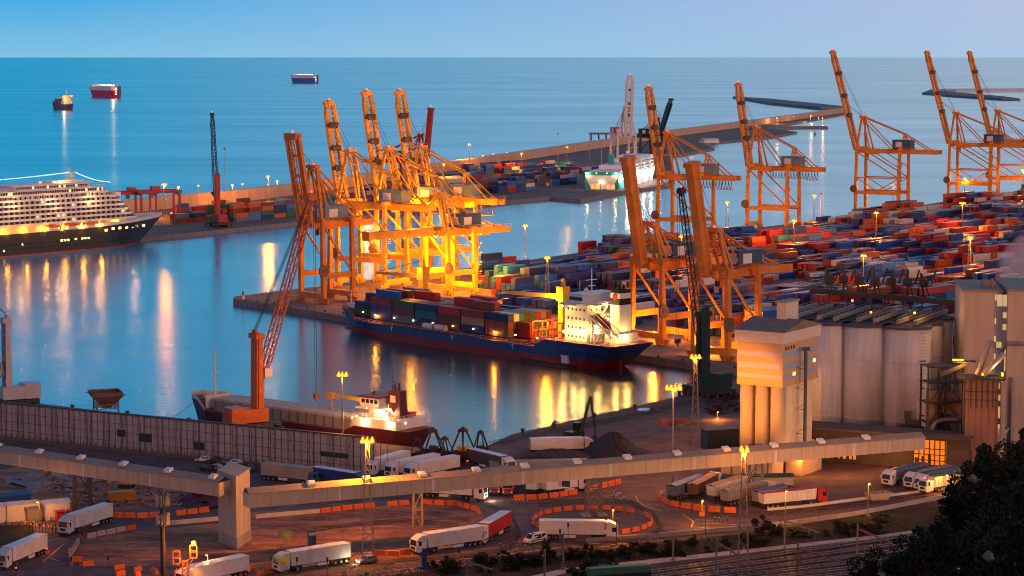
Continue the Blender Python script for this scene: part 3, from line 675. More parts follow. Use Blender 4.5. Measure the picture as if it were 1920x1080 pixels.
# hull marks
m = MB()
for x in (-38, -72, -104):
    i = min(int(-x/SL*26), 25); y = secs[i][3][1]+.12
    m.box(x-.7, x+.7, y-.04, y+.04, 5.0, 5.25); m.box(x-.14, x+.14, y-.04, y+.04, 3.7, 5.0)
m.build('hull_marks', WHITE, ship)
HX = -SL+15   # forward end of the house
ZD = 8.6
m = MB()
m.box(HX-10.5, HX, -7.5, 8.0, ZD, ZD+12.4); m.box(HX-12, HX-10.5, -6.0, 6.0, ZD, ZD+6)
m.box(HX-9, HX-1, -11.4, 11.4, ZD+12.4, ZD+12.9); m.box(HX-8, HX-1.5, -7.5, 7.5, ZD+12.9, ZD+15.6); m.box(HX-8.5, HX-1, -8, 8, ZD+15.6, ZD+15.9)
m.box(HX-19, HX-12, -7.5, 2.5, ZD, ZD+3)
m.build('deckhouse', WHITE, ship)
m = MB()
for z in (13.0,):
    m.box(HX-1.48, HX-1.40, -7.2, 7.2, ZD+13.6, ZD+14.8); m.box(HX-7.8, HX-1.7, 7.52, 7.58, ZD+13.6, ZD+14.8); m.box(HX-7.8, HX-1.7, -7.58, -7.52, ZD+13.6, ZD+14.8)
m.build('bridge_windows', GLASS, ship)
for z in range(4):
    for k in range(5): m = MB(); m.box(HX-2.0-k*1.9, HX-1.4-k*1.9, 8.0, 8.06, ZD+1.3+z*3, ZD+2.1+z*3); m.build('porthole', GLASS, ship)
for z in range(2):
    for k in range(6): m = MB(); m.box(HX-10.56, HX-10.5, -6.5+k*2.4, -5.9+k*2.4, ZD+7.3+z*3, ZD+8.1+z*3); m.build('porthole', GLASS, ship)
m = MB()
for z in (3, 6, 9, 12.4):
    m.box(HX-13.5, HX-10.5, -6.5, 6.5, ZD+z, ZD+z+.15); rail(m, [(HX-13.5,-6.5,ZD+z+.1), (HX-13.5,6.5,ZD+z+.1)], 1)
    m.beam((HX-12.2, 6-z*.3, ZD+z-3), (HX-12.2, 3-z*.3, ZD+z), .8, .15)
m.build('aft_stair_decks', WHITE, ship)
m = MB(); m.box(HX-18, HX-13.5, -5.2, .2, ZD, ZD+12.5); m.build('funnel_casing', WHITE, ship)
m = MB(); m.box(HX-17.9, HX-13.6, -5.1, .1, ZD+12.5, ZD+14.6, 0); m.box(HX-17.9, HX-13.6, -5.1, .1, ZD+14.6, ZD+16.4, 1); m.box(HX-17.9, HX-13.6, -5.1, .1, ZD+16.4, ZD+17.4, 0)
for k in (-3.6, -1.6): m.tube((HX-16, k, ZD+17.4), (HX-16, k, ZD+19), .45, n=8)
m.build('funnel', [BLACK, WHITE], ship)
m = MB(); m.tube((HX-15.8, .12, ZD+15.2), (HX-15.8, .2, ZD+15.2), 1.15, n=18); m.build('funnel_emblem', RED, ship)
m = MB(); m.tube((HX-4.5,0,ZD+15.9), (HX-4.5,0,ZD+24), .28, .12); m.beam((HX-4.5,-2.4,ZD+20), (HX-4.5,2.4,ZD+20), .22); m.beam((HX-4.5,-1.5,ZD+18), (HX-4.5,1.5,ZD+18.0), .5,.25); m.tube((HX-3,4,ZD+15.9),(HX-3,4,ZD+20),.08); m.lathe([(.1,ZD+16),(.8,ZD+16.6),(.8,ZD+17.1),(.1,ZD+17.8)],8,(HX-6,4)); m.build('radar_mast', WHITE, ship)
# free-fall lifeboat on its slipway at the stern
m = MB()
for s in (-1.4, 1.4): m.beam((HX-12, 6+s, ZD+8.5), (HX-22, 6+s, ZD+2.5), .35, .5); m.beam((HX-12, 6+s, ZD), (HX-12, 6+s, ZD+8.5), .35); m.beam((HX-18.5, 6+s, ZD), (HX-18.5, 6+s, ZD+4.6), .35); m.beam((HX-12,6+s,ZD+11),(HX-23,6+s,ZD+4.4),.2)
m.build('lifeboat_slipway', WHITE, ship)
m = MB(); p, q = V((HX-12.8,6,ZD+9.6)), V((HX-20,6,ZD+5.2)); m.tube(p, p+(q-p)*.15, .4, 1.25, 10); m.tube(p+(q-p)*.15, p+(q-p)*.75, 1.25, 1.25, 10); m.tube(p+(q-p)*.75, q, 1.25, .25, 10); m.build('lifeboat', RED, ship)
for i in range(5):
    m = MB(); m.box(-SL-3+i*1.9, -SL-2+i*1.9, -6+i, -5+i, ZD, ZD+1.5); m.build('winch', CREAM, ship)
    m = MB(); m.tube((-SL-1+i*3, 7-i*.2, ZD), (-SL-1+i*3, 7-i*.2, ZD+.9), .4, n=8); m.build('mooring_bitt', CREAM, ship)
SCY = pm('ship_crane_yellow', (.68,.36,.03), .5, var=.15)
for x, y0 in ((-31, -9.0), (HX+9.5, 0)):
    m = MB(); m.beam((x, y0, 5.6), (x, y0, 21), 2.4, 2.4); m.box(x-1.7, x+1.7, y0-1.7, y0+1.7, 20.4, 25.2); m.beam((x, y0, 25), (x, y0, 28), 1.4, 1.4, w2=.7, h2=.7)
    cr = m.build('deck_crane', SCY, ship)
    m = MB(); m.beam((x+1.5, y0, 21.8), (x+27, y0+(.5 if y0 else 2), 21.2), 1.8, 1.7, w2=1.2, h2=.9); m.build('jib', SCY, cr)
    m = MB()
    for s in (-.4, .4): m.tube((x, y0+s, 27.6), (x+26, y0+(.5 if y0 else 2)+s, 21.8), .07, n=4)
    m.build('rope', DARK, cr)
# red lashing frames at the open hatch
m = MB()
for x in (HX+15, HX+12, HX+5.0):
    for y in (-9,-4.5,0,4.5,9): m.beam((x,y,6.6),(x,y,13.5),.4)
    for z in (8,10.5,13.5): m.beam((x,-9,z),(x,9,z),.35)
m.build('lashing_frames', pm('frame_orange_red', (.45,.10,.02), .6), ship)
lamp((HX+12.5, 4.5, 21), 3600, (1,.42,.01), .5, ship); lamp((HX+12, 5.5, 13), 1600, (1,.36,.01), .4, ship); lamp((-31, -3, 24), 1800, (1,.34,.01), .4, ship)
fl = MB()
ship_lights = []
for k in range(10):
    x = -16-k*11; i = int(-x/SL*26); fl.box(x-.25, x+.25, secs[i][4][1]-1.3, secs[i][4][1]-.8, 8.2, 8.7)
for x, y, z in ((HX-12.4,0,7.5),(HX-13,5,4.2),(HX-.6,9,3),(HX-6,8.9,3.2),(HX-10,8.9,3.4),(HX-13.6,5.4,9.4),(HX-13.6,2,12.0),(HX-19.4,-2,2.2),(HX-19.4,2.8,2.5),(HX-1,10,11.6)):
    fl.box(x-.25, x+.25, y-.25, y+.25, ZD+z-.25, ZD+z+.25); ship_lights.append((x, y, ZD+z))
fl.build('deck_lamps', WARMW, ship)
for x, y, z in ship_lights: lamp((x-.5 if x < HX-12 else x, y+.5, z), 560, (1,.56,.14), .3, ship)
for k in (1,4,7): 
    x = -16-k*11; i = int(-x/SL*26); lamp((x, secs[i][4][1]-1.0, 8.0), 420, (1,.34,.02), .3, ship)
# --- containers (shared)
CCOL = {'dark blue': (.016,.032,.12), 'blue': (.015,.085,.36), 'light blue': (.025,.19,.48), 'red': (.40,.02,.018), 'rust red': (.20,.035,.022), 'orange': (.52,.10,.015), 'white': (.58,.55,.50), 'grey': (.13,.135,.15), 'green': (.035,.13,.045), 'tan': (.42,.25,.15), 'teal': (.015,.13,.15), 'brown': (.13,.05,.04), 'yellow': (.60,.42,.05), 'violet blue': (.035,.042,.21)}
CMAT = {k: pm('container_'+k.replace(' ', '_'), c, .5, var=.22, scale=.6, rand=.22) for k, c in CCOL.items()}
CDARK = pm('container_door_gasket', (.02,.02,.022), .8); CGREY = pm('container_door_bar', (.35,.34,.33), .4, .5)  # dark door seam and grey door bars of the containers
CMESH = {}
def container_mesh(colour, Lc):
    k = (colour, Lc)
    if k in CMESH: return CMESH[k]
    m = MB(); h, wd = 2.59, 2.44; x = Lc/2; y = wd/2
    # corrugated sides between posts and rails
    for s in (-1, 1):
        n = 20 if Lc > 8 else 10; xs = -x+.15; st = (Lc-.3)/n
        for i in range(n):
            a = xs+i*st; ins = .05; f1, f2 = s*(y-.02), s*(y-.02-ins)
            m.quad((a,f1,.15),(a+st*.4,f1,.15),(a+st*.4,f1,h-.12),(a,f1,h-.12)); m.quad((a+st*.5,f2,.15),(a+st*.9,f2,.15),(a+st*.9,f2,h-.12),(a+st*.5,f2,h-.12))
            m.quad((a+st*.4,f1,.15),(a+st*.5,f2,.15),(a+st*.5,f2,h-.12),(a+st*.4,f1,h-.12)); m.quad((a+st*.9,f2,.15),(a+st,f1,.15),(a+st,f1,h-.12),(a+st*.9,f2,h-.12))
        m.box(-x,x,min(s*y,s*(y-.1)),max(s*y,s*(y-.1)),0,.15); m.box(-x,x,min(s*y,s*(y-.1)),max(s*y,s*(y-.1)),h-.12,h)
        for xx in (-x, x-.15): m.box(xx,xx+.15,min(s*y,s*(y-.12)),max(s*y,s*(y-.12)),.15,h-.12)
    m.quad((-x,-y,h-.03),(x,-y,h-.03),(x,y,h-.03),(-x,y,h-.03))
    m.quad((x-.06,-y,0),(x-.06,y,0),(x-.06,y,h),(x-.06,-y,h)); m.quad((-x+.06,-y,0),(-x+.06,y,0),(-x+.06,y,h),(-x+.06,-y,h))
    for yy in (-.75,-.3,.3,.75): m.box(-x+.0,-x+.05,yy-.035,yy+.035,.12,h-.1,1)
    m.box(-x+.02,-x+.05,-.02,.02,.1,h-.1,2)
    me_o = m.build('tmp', [CMAT[colour], CGREY, CDARK]); me = me_o.data; bpy.data.objects.remove(me_o); me.name = 'container_'+colour.replace(' ', '_'); CMESH[k] = me
    return me
ORD = ['leftmost','second from left','third from left','fourth from left','fifth from left','sixth from left','seventh from left','eighth from left','ninth from left','tenth from left']
CONT = []     # (object, colour, phrase) to be labelled in one pass
def container(loc, rz, colour, Lc, phrase, group):
    o = bpy.data.objects.new('shipping_container', container_mesh(colour, Lc)); col.objects.link(o)
    o.location = loc; o.rotation_euler = (0, 0, rz); o['category'] = 'container'; o['group'] = group
    CONT.append((o, colour, phrase)); return o
def label_containers():
    bk = {}
    for o, c, ph in CONT: bk.setdefault((c, ph), []).append(o)
    words = ['first','second','third','fourth','fifth','sixth','seventh','eighth','ninth','tenth','eleventh','twelfth','thirteenth','fourteenth','fifteenth','sixteenth','seventeenth','eighteenth','nineteenth','twentieth']
    for (c, ph), os_ in bk.items():
        os_.sort(key=lambda o: PX(o.location)[0]); n = len(os_)
        for i, o in enumerate(os_):
            if n == 1: o['label'] = f'{c} container {ph}'
            elif i == n-1: o['label'] = f'{c} container {ph}, rightmost'
            elif i == 0: o['label'] = f'{c} container {ph}, leftmost'
            else: o['label'] = f'{c} container {ph}, {words[i] if i < 20 else "%dth" % (i+1)}'+(' from left' if len(ph.split()) < 10 else ' along')
rnd = random.Random(21)
sM = Matrix.Translation(BOW) @ Matrix.Rotation(SH, 4, 'Z')
bays = [(-17,2,3),(-29.8,3,4),(-42.6,3,4),(-55.4,3,3),(-68.2,3,4),(-81,2,4),(-93.8,3,3)]
ordw = ['first','second','third','fourth','fifth','sixth','seventh']
pal = ['dark blue']*3+['blue']*2+['light blue','grey']+['rust red']*8+['red']*6+['brown']*4+['green','teal','white','tan','violet blue','violet blue']
for bi, (bx, lo, hi) in enumerate(bays):
    rows = 8 if bi else 6
    for r_ in range(rows):
        y = (r_-(rows-1)/2)*2.5; ht = rnd.randint(lo, hi) if r_ < rows-1 else rnd.choice((lo, lo, hi-1))
        for k in range(ht):
            near = r_ == rows-1
            if not near and k < ht-2 and k < lo-1: continue     # buried in the block
            c = rnd.choice(pal); p = sM @ V((bx, y, 7.05+k*2.62))
            tier = 'top tier' if k == ht-1 else ('bottom tier' if k == 0 else 'middle tier')
            where = 'outer row' if near else ('inner rows' if r_ >= rows/2 else 'far rows')
            container(p, SH+math.pi, c, 12.19, f'in {tier}, {where}, {ordw[bi]} bay from ship bow', 'containers on the container ship')
for k, (yy, zz, c) in enumerate(((5,7.05,'red'),(2.5,7.05,'tan'),(5,9.67,'rust red'),(-2.5,7.05,'yellow'),(0,7.05,'light blue'),(-5,7.05,'orange'))):
    container(sM @ V((HX+21.5+4, yy, zz)), SH+math.pi, c, 12.19, 'on deck just forward of the ship lashing frames', 'containers on the container ship')
# white tank containers low on the near side
for k in range(2):
    p = sM @ V((-60.5-k*6.4+2, 11.0-.2, 6.0)); t = thing('tank_container', ('white tank container on the ship near side, the one toward the bow', 'white tank container on the ship near side, the one toward the stern')[k], 'tank', p, SH, 'tank containers on the ship')
    m = MB(); m.tube((-2.8,0,1.3),(2.8,0,1.3),1.1,n=14); m.build('tank', WHITE, t)
    m = MB()
    for x in (-3,3):
        for y in (-1.2,1.2): m.beam((x,y,0),(x,y,2.6),.14)
        m.beam((x,-1.2,0),(x,1.2,0),.14); m.beam((x,-1.2,2.6),(x,1.2,2.6),.14)
    for y in (-1.2,1.2): m.beam((-3,y,0),(3,y,0),.14)
    m.build('frame', RED, t)
# --- bunker barge alongside
t = thing('work_barge', 'low dark bunker barge alongside the container ship hull', 'boat', W(978,675,-2.5), SH)
m, _ = hull(27, 6, 1.0, fc=.4, over_b=1.2, over_s=.5, zred=.4, n=14, stern=.08); m.build('hull', [DARK, HRED, DARK], t)
m = MB(); m.box(-24.5,-21.5,-1.6,1.6,1.4,3.8); m.box(-24.7,-21.3,-1.8,1.8,3.8,4); m.tube((-23,0,4),(-23,0,6.5),.08); m.build('wheelhouse', WHITE, t)
m = MB(); m.box(-17,-13.5,-1.2,1.2,1.2,3.0); m.build('deck_cabin', NAVY, t)
m = MB()
for k in range(5): m.tube((-11+k*2,-1,1.1),(-11+k*2,1,1.1),.25); m.box(-10.5+k*2.2,-10+k*2.2,-.8,.8,1,1.7)
rail(m, [(-20,2.7,1),(-1,1.2,1)], .9, 2); m.tube((-5,0,1),(-5,0,5),.1); m.build('deck_pipes', RUSTY, t)
# --- coaster on the near quay
CB, CSn = W(372,786,-2.5), W(775,845,-2.5)
CH = heading(CSn, CB); CL = (CB-CSn).length
MAR = pm('hull_maroon', (.10,.012,.022), .5, var=.3, scale=.2, streak=True)
co = thing('coaster', 'maroon coaster with long grey hatch and white aft deckhouse behind the long wall', 'ship', CB, CH)
hm, cs = hull(CL, 12.5, 4.2, fc=2.6, poop=1.6, fcl=.1, ppl=.2, zred=1.2, over_b=2.5, over_s=2.5, stern=.12, transom=.8, bow=.16); hm.build('hull', [MAR, MAR, DECK], co)
m = MB()
for s in (-1, 1):
    for i in range(3): a, b_ = cs[i][4], cs[i+1][4]; m.quad((a[0],s*a[1],a[2]),(b_[0],s*b_[1],b_[2]),(b_[0],s*b_[1],b_[2]+1.2),(a[0],s*a[1],a[2]+1.2))
m.box(-8.5,-8.2,-5,5,4.2,8); m.box(-6,-4,-2,2,6.8,7.6); m.build('forecastle_bulwark', CREAM, co)
m = MB(); m.tube((-7,0,6.8),(-7,0,21),.38,.2); m.beam((-7,-1.4,14),(-7,1.4,14),.25); m.beam((-7,-.8,16.5),(-7,.8,16.5),.2); m.tube((-7,-.4,12.5),(-7,.9,12.5),.12); m.build('foremast', WHITE, co)
m = MB(); m.box(-CL+18,-11,-4.6,4.6,4.2,7.0,0)
n = int((CL-29)/3.2)
for k in range(n): m.box(-12-k*3.2-.12,-12-k*3.2+.12,-4.85,4.85,4.2,7.1,1)
m.build('hatch_coaming', [pm('hatch_grey', (.28,.27,.26), .7), STEEL], co)
m = MB(); m.box(-CL+18.2,-11.2,-4.4,4.4,7.02,7.6)
for k in range(n*2): m.box(-11.6-k*1.6-.05,-11.6-k*1.6+.05,-4.42,4.42,7.6,7.68)
m.build('hatch_cover', pm('hatch_cover_pale', (.45,.40,.36), .8), co)
m = MB(); X = -CL+16
m.box(X-15,X,-5.6,5.6,5.8,8.2); m.box(X-9,X-.5,-4.4,4.4,8.2,10.8); m.box(X-7.5,X-.8,-4,4,10.8,13.4); m.box(X-4.5,X-1,-6,6,10.6,11.0)
m.build('deckhouse', WHITE, co)
m = MB(); m.box(X-.78,X-.72,-3.6,3.6,11.9,12.9)
for k in range(4): m.box(X-2.6-k*1.5,X-1.5-k*1.5,4.0,4.06,11.9,12.9); m.box(X-2.6-k*1.5,X-1.5-k*1.5,-4.06,-4.0,11.9,12.9)
m.build('bridge_windows', GLASS, co)
m = MB(); m.box(X-8,X-.3,-4.6,4.6,13.4,13.75); m.build('bridge_roof', MAR, co)
m = MB()
for q in range(3): m.beam((X-9.2-q,-2+q*2.6,8.2),(X-9.2-q,0+q*2.6,10.9),.7,.12)
rail(m, [(X-15,5.5,8.2),(X-9,5.5,8.2),(X,5.5,8.2)],1.1,1.5); rail(m, [(X-15,5.5,8.2),(X-15,-5.5,8.2)],1.1,1.5); rail(m,[(X-9,4.3,10.8),(X-9,-4.3,10.8)],1,1.2)
m.beam((X-11,4,8.2),(X-14,4,11.5),.15); m.build('railing', WHITE, co)
m = MB(); m.beam((X-10.5,0,8.2),(X-10.5,0,15.4),4.6,3.2,w2=4.0,h2=2.8); m.build('funnel', MAR, co)
m = MB(); m.box(X-11.4,X-9.6,1.66,1.74,12.4,14.2); m.build('funnel_panel', SIGN, co)
m = MB(); m.tube((X-9,0,13.75),(X-9,0,21),.16,.08); m.beam((X-9,-1.6,17.5),(X-9,1.6,17.5),.3,.15); m.beam((X-9,-1,16),(X-9,1,16),.15); m.tube((X-10.5,.8,15.4),(X-10.5,.8,17.2),.3); m.tube((X-10.5,-.8,15.4),(X-10.5,-.8,17.2),.3); m.lathe([(.1,13.8),(.5,14.2),(.4,14.8),(.05,15)],8,(X-4,2)); m.build('radar_mast', DARK, co)
m = MB(); m.beam((X+.5,-2,11.2),(X+15,-1,11.9),1.0,1.2,w2=.7,h2=.7); m.box(X+13,X+15.5,-1.6,-.2,10.8,12.4); m.tube((X+14,-1,7),(X+14,-1,11),.2); m.build('gantry_arm', SCY, co)
m = MB(); m.box(X-13.5,X-11,-4,-2,8.4,9.6); m.build('rescue_boat', RED, co)
for x, y, z in ((X-9.6,3,9.4),(X-13,5.8,7.4),(X-4,5.9,7.4),(X+.4,3,9.5),(X-8,4.7,10.2)): lamp((x,y,z), 380, (1,.66,.28), .25, co)
m = MB()
for x, y, z in ((X-9.3,3,9.6),(X-13,5.7,7.7),(X-4,5.7,7.7),(X-8,4.6,10.4),(X-15.2,2,7.4)): m.box(x-.2,x+.2,y-.1,y+.15,z-.2,z+.2)
m.build('deck_lamps', WARMW, co)
# --- cruise ship
p0 = V((-206.8,1225,-2.5)); dv = V((.632,.775,0)); CRZ = math.atan2(dv.y, dv.x)
cr = thing('cruise_ship', 'large dark hulled cruise ship with white balcony decks cut by the left edge', 'ship', p0, CRZ)
CHULL = pm('hull_black_blue', (.030,.028,.034), .35, var=.2); CRL = 185
hm, cs = hull(CRL, 30, 11.5, zred=.6, over_b=17, over_s=0, fc=0, bow=.19, flare=1.2, n=40, sheer=3.0, stern=.02, transom=1); hm.build('hull', [CHULL, RED, CREAM], cr)
m = MB()
for s in (-1, 1):
    for i in range(12):
        a, b_ = cs[i][4], cs[i+1][4]
        m.quad((a[0],s*a[1],a[2]),(b_[0],s*b_[1],b_[2]),(b_[0],s*b_[1],b_[2]+1.7),(a[0],s*a[1],a[2]+1.7)); m.quad((a[0],s*(a[1]-.3),a[2]+1.7),(b_[0],s*(b_[1]-.3),b_[2]+1.7),(b_[0],s*b_[1],b_[2]+1.7),(a[0],s*a[1],a[2]+1.7))
m.build('bow_bulwark', WHITE, cr)
m = MB()
for i in range(6): m.box(-14-i*4.2,-12.4-i*4.2,-0,0,0,0) if 0 else None
for k in range(6):
    x = -8-k*5.2; i = min(int(-(x-8)/CRL*40), 38); y = max(cs[i][4][1], cs[i+1][4][1]); zt = 9.6
    a, b_ = cs[i][3], cs[i][4]
m2 = MB()
def hull_y(x, z):          # half breadth of the cruise hull at x, z
    best = None
    for s in cs:
        for k in range(4):
            if s[k][2] <= z <= s[k+1][2]+1e-6:
                f_ = (z-s[k][2])/max(1e-6, s[k+1][2]-s[k][2]); xx = s[k][0]+f_*(s[k+1][0]-s[k][0]); yy = s[k][1]+f_*(s[k+1][1]-s[k][1])
                if best is None or abs(xx-x) < best[0]: best = (abs(xx-x), yy)
    return best[1] if best else 15
def port(mm, x, z, w_, h_, mi=0, side=(-1, 1)):
    for s in side:
        y0, y1 = hull_y(x-w_/2, z), hull_y(x+w_/2, z); e = .12
        mm.add([(x-w_/2,s*(y0+e),z-h_/2),(x+w_/2,s*(y1+e),z-h_/2),(x+w_/2,s*(y1+e),z+h_/2),(x-w_/2,s*(y0+e),z+h_/2)],[(0,1,2,3)],mi)
CABL = em('cabin_glow', (1,.70,.22), 2.4); CABL.cycles.emission_sampling = 'NONE'
for x_, z_, w_, h_ in [(-6-k*5.0, 10.4 if k < 6 else 9.8, 1.9, 1.3) for k in range(7)]+[(-62-k*2.2, 6.2, 1.6, 1.1) for k in range(3)]+[(-48-k*2.2, 6.4, 1.5, .9) for k in (0,1,2,4)]+[(-104,3.2,1,1),(-92,5.8,1,1)]:
    m2 = MB(); port(m2, x_, z_, w_, h_, side=(-1,)); m2.build('lit_window', CABL, cr)
m3 = MB()
for k in range(60): port(m3, -20-k*2.4, 3.6, .7, .7); 
for k in range(36): port(m3, -60-k*2.4, 6.0, 1.1, .7)
for k in range(8): port(m3, -10-k*4, 1.9, .5, .5)
m3.build('porthole', pm('porthole_dark', (.01,.01,.012), .2), cr, kind='stuff')
# promenade recess with boats
m = MB(); m.box(-CRL,-26,-13.2,13.2,11.5,15.2); m.box(-26,-18,-11.5,11.5,11.5,15.2); m.build('promenade_wall', pm('promenade_cream', (.72,.60,.40), .6, var=.25, scale=.5), cr)
for k in range(8):
    for s in (1, -1):
        X0 = -42-k*12.5
        if s < 0 and k > 2: continue
        m = MB(); m.tube((X0,s*14.2,12.6),(X0-1.4,s*14.2,12.6),.5,1.35,8); m.tube((X0-1.4,s*14.2,12.6),(X0-7.6,s*14.2,12.6),1.35,1.35,8); m.tube((X0-7.6,s*14.2,12.6),(X0-9,s*14.2,12.6),1.35,.5,8); m.box(X0-7.4,X0-1.6,s*14.2-1.2,s*14.2+1.2,13.2,14.6,1)
        lb = m.build('lifeboat', [WHITE, pm('lifeboat_orange', (.62,.10,.02), .5)], cr)
        m = MB()
        for x in (X0+1.4,): m.beam((x,s*13.4,11.5),(x,s*15.4,15.6),.7,.9)
        m.build('davit', WHITE, lb)
front = [-7,-10,-13,-16,-19,-24,-27]
for i in range(7):
    z = 15.2+i*2.5; xf = front[i]; hwid = 15.2 if i < 5 else 14.2
    if i == 6: hwid = 12.8
    ch = 9-i*.6; pl_ = [(-CRL,-hwid),(xf-ch,-hwid),(xf-1.2,-hwid*.55),(xf,-hwid*.25),(xf,hwid*.25),(xf-1.2,hwid*.55),(xf-ch,hwid),(-CRL,hwid)]
    m = MB(); m.prism(pl_, z, z+.25)
    for a_, b_ in zip(pl_[1:], pl_[2:-1]): m.beam((a_[0],a_[1],z+.7),(b_[0],b_[1],z+.7),.12,.95)
    fx = xf+1.2
    for s in (-1, 1): m.box(-CRL,xf-ch,min(s*hwid,s*(hwid-.12)),max(s*hwid,s*(hwid-.12)),z+.25,z+1.15)
    n = int((CRL+xf-ch)/3.4)
    if i < 6:
        for k in range(n):
            for s in (-1, 1): m.box(-CRL+k*3.4,-CRL+k*3.4+.14,min(s*hwid,s*(hwid-1.7)),max(s*hwid,s*(hwid-1.7)),z+.25,z+2.5)
    dk = m.build('balcony_deck', WHITE, cr)
    m = MB(); m.prism([(x-2 if x > -CRL else x, y*(hwid-1.8)/hwid) for x, y in pl_], z+.25, z+2.5); m.build('cabin_wall', LITW if i < 5 else DKWIN, dk)
zt = 15.2+7*2.5
m = MB(); m.box(-CRL,-34,-12.8,12.8,zt,zt+.3); m.box(-92,-42,-9,9,zt+.3,zt+2.8); m.box(-94,-40,-9.6,9.6,zt+2.8,zt+3.2); m.box(-CRL,-112,-9,9,zt+.3,zt+2.2); m.box(-64,-42,-5,5,zt+3.2,zt+4.2)
m.build('sun_deck_house', WHITE, cr)
m = MB(); m.box(-91,-43,-9.06,9.06,zt+1.0,zt+2.2); m.box(-42.02,-41.94,-8.4,8.4,zt+1,zt+2.2); m.build('deck_windows', DKWIN, cr)
m = MB(); m.box(-29,-26,-16,16,15.2+5*2.5+.2,15.2+5*2.5+2.3); m.build('bridge_wing', WHITE, cr)
m = MB(); m.box(-25.98,-25.9,-15.6,15.6,15.2+5*2.5+1.0,15.2+5*2.5+2.0); m.build('bridge_windows', GLASS, cr)
m = MB(); m.lathe([(4.2,zt+3.2),(3.6,zt+4.2),(2.2,zt+5.0),(1.2,zt+5.4)],14,(-47,0)); m.beam((-47,0,zt+4.5),(-47,0,zt+8.6),2.0,1.8,w2=1.1,h2=1.1)
for z in (5.6,6.5,7.4,8.3): m.box(-48.5,-45.5,-1.6,1.6,zt+z,zt+z+.2)
m.beam((-47,0,zt+8),(-43.6,0,zt+8),.35); m.beam((-43.8,-1.3,zt+8.4),(-43.8,1.3,zt+8.4),.3); m.beam((-48,-1.2,zt+9.6),(-48,1.2,zt+9.6),.3); m.tube((-48,-.9,zt+8),(-48,-.9,zt+10.8),.12); m.tube((-48,.9,zt+8),(-48,.9,zt+10.8),.12)
m.build('mast', WHITE, cr)
m = MB()
for k in range(90):
    t_ = k/90; m.box(-48-120*t_-.12,-48-120*t_+.12,-.12,.12,zt+8-2.2*math.sin(t_*3.1)*1.0,zt+8.25-2.2*math.sin(t_*3.1))
for k in range(22):
    t_ = k/22; m.box(-43+24*t_-.12,-43+24*t_+.12,-.12,.12,zt+7.5-6*t_-1.0*math.sin(t_*3.1),zt+7.75-6*t_-1.0*math.sin(t_*3.1))
m.build('string_lights', em('string_light_glow', (1,.86,.6), 5), cr)
m = MB(); rail(m, [(8,2.5,14.6),(-8,9.5,14),(-30,12,13)],1.1,2); rail(m, [(8,-2.5,14.6),(-8,-9.5,14),(-30,-12,13)],1.1,2); m.tube((9,0,14.4),(9,0,19),.15); rail(m, [(-34,12.6,zt+.3),(-110,12.6,zt+.3)],1.1,2); rail(m, [(-34,-12.6,zt+.3),(-110,-12.6,zt+.3)],1.1,2); rail(m,[(-34,-12.6,zt+.3),(-34,12.6,zt+.3)],1.1,2); m.tube((-32,3,zt-2.5),(-32,3,zt+3),.15); m.tube((-29,-2,zt-2.5),(-29,-2,zt+2),.12); m.build('railing', WHITE, cr)
for k in range(8): lamp((-40-k*12.5, -15.9, 12.6), 650, (1,.34,.02), .4, cr)
for k in range(5): lamp((-20-k*26,-19.5,27), 700, (1,.52,.2), .4, cr)
lamp((-27,-14.6,13.5), 1000, (1,.38,.03), .4, cr); lamp((-58,-7,zt+6), 700, (1,.6,.25), .4, cr)
m = MB()
for x in (-56,-72): m.box(x-.5,x+.5,-6,-5,zt+3.6,zt+4.4)
m.build('deck_lamps', SODIUM, cr)
# --- ferry
fs, fb = W(1128,361,-2.5), W(1231,338,-2.5)
FD = V((.253,.968,0)); FH = math.atan2(FD.y, FD.x)
fer = thing('ferry', 'white ferry with teal stern and open vehicle doors beside the outer pier', 'ship', fs+FD*175, FH)
TEAL = pm('hull_teal', (.01,.42,.38), .45, var=.12); FW = pm('ferry_white', (.86,.86,.85), .45, var=.08)
hm, _ = hull(175, 26, 13, zred=.5, over_b=10, over_s=0, bow=.25, stern=.02, transom=1, n=24, sheer=2); hm.build('hull', [FW, TEAL, CREAM], fer)
m = MB(); m.box(-174.9,-150,-13.1,13.1,.2,14.2); m.box(-175.2,-168,-13.1,13.1,14.2,15.4); m.beam((-150,13.05,7),(-143,13.05,13.6),.3,1.5)
m.build('teal_stern', TEAL, fer)
m = MB()
for y in (-7.2, 4.6): m.box(-175.1,-175.0,y-3.4,y+3.4,.8,6.0)
m.build('vehicle_door', em('vehicle_deck_glow', (1,.55,.14), .7), fer)
m = MB()
for y in (-7.2, 4.6): m.beam((-175,y,.8),(-184,y,2.4),6.2,.4); m.beam((-175.2,y-3.5,.8),(-175.2,y-3.5,6.2),.5); m.beam((-175.2,y+.6,.8),(-175.2,y+.6,6.2),.4)
m.build('stern_ramp', STEEL, fer)
m = MB(); m.box(-165,-22,-12.4,12.4,13,15.8); m.box(-132,-26,-11.8,11.8,15.8,18.6); m.box(-80,-30,-11,11,18.6,21.2); m.box(-72,-34,-9,9,21.2,23.6); m.box(-38,-31,-14,14,20.4,23)
m.build('superstructure', FW, fer)
m = MB()
for z, x0, x1, y in ((14,-160,-30,12.46),(16.6,-128,-30,11.86),(19.4,-78,-34,11.06)):
    for s in (-1, 1): m.box(x0,x1,min(s*y,s*(y-.1)),max(s*y,s*(y-.1)),z,z+1.0)
m.build('window_strip', DKWIN, fer)
for y in (-6, 6): m = MB(); m.beam((-112,y,15.8),(-112,y,26),7,4,w2=5,h2=3.4); m.build('funnel', TEAL, fer)
m = MB(); m.tube((-52,0,23.6),(-52,0,34),.6,.3); m.beam((-52,-3,29),(-52,3,29),.4); m.build('mast', FW, fer)
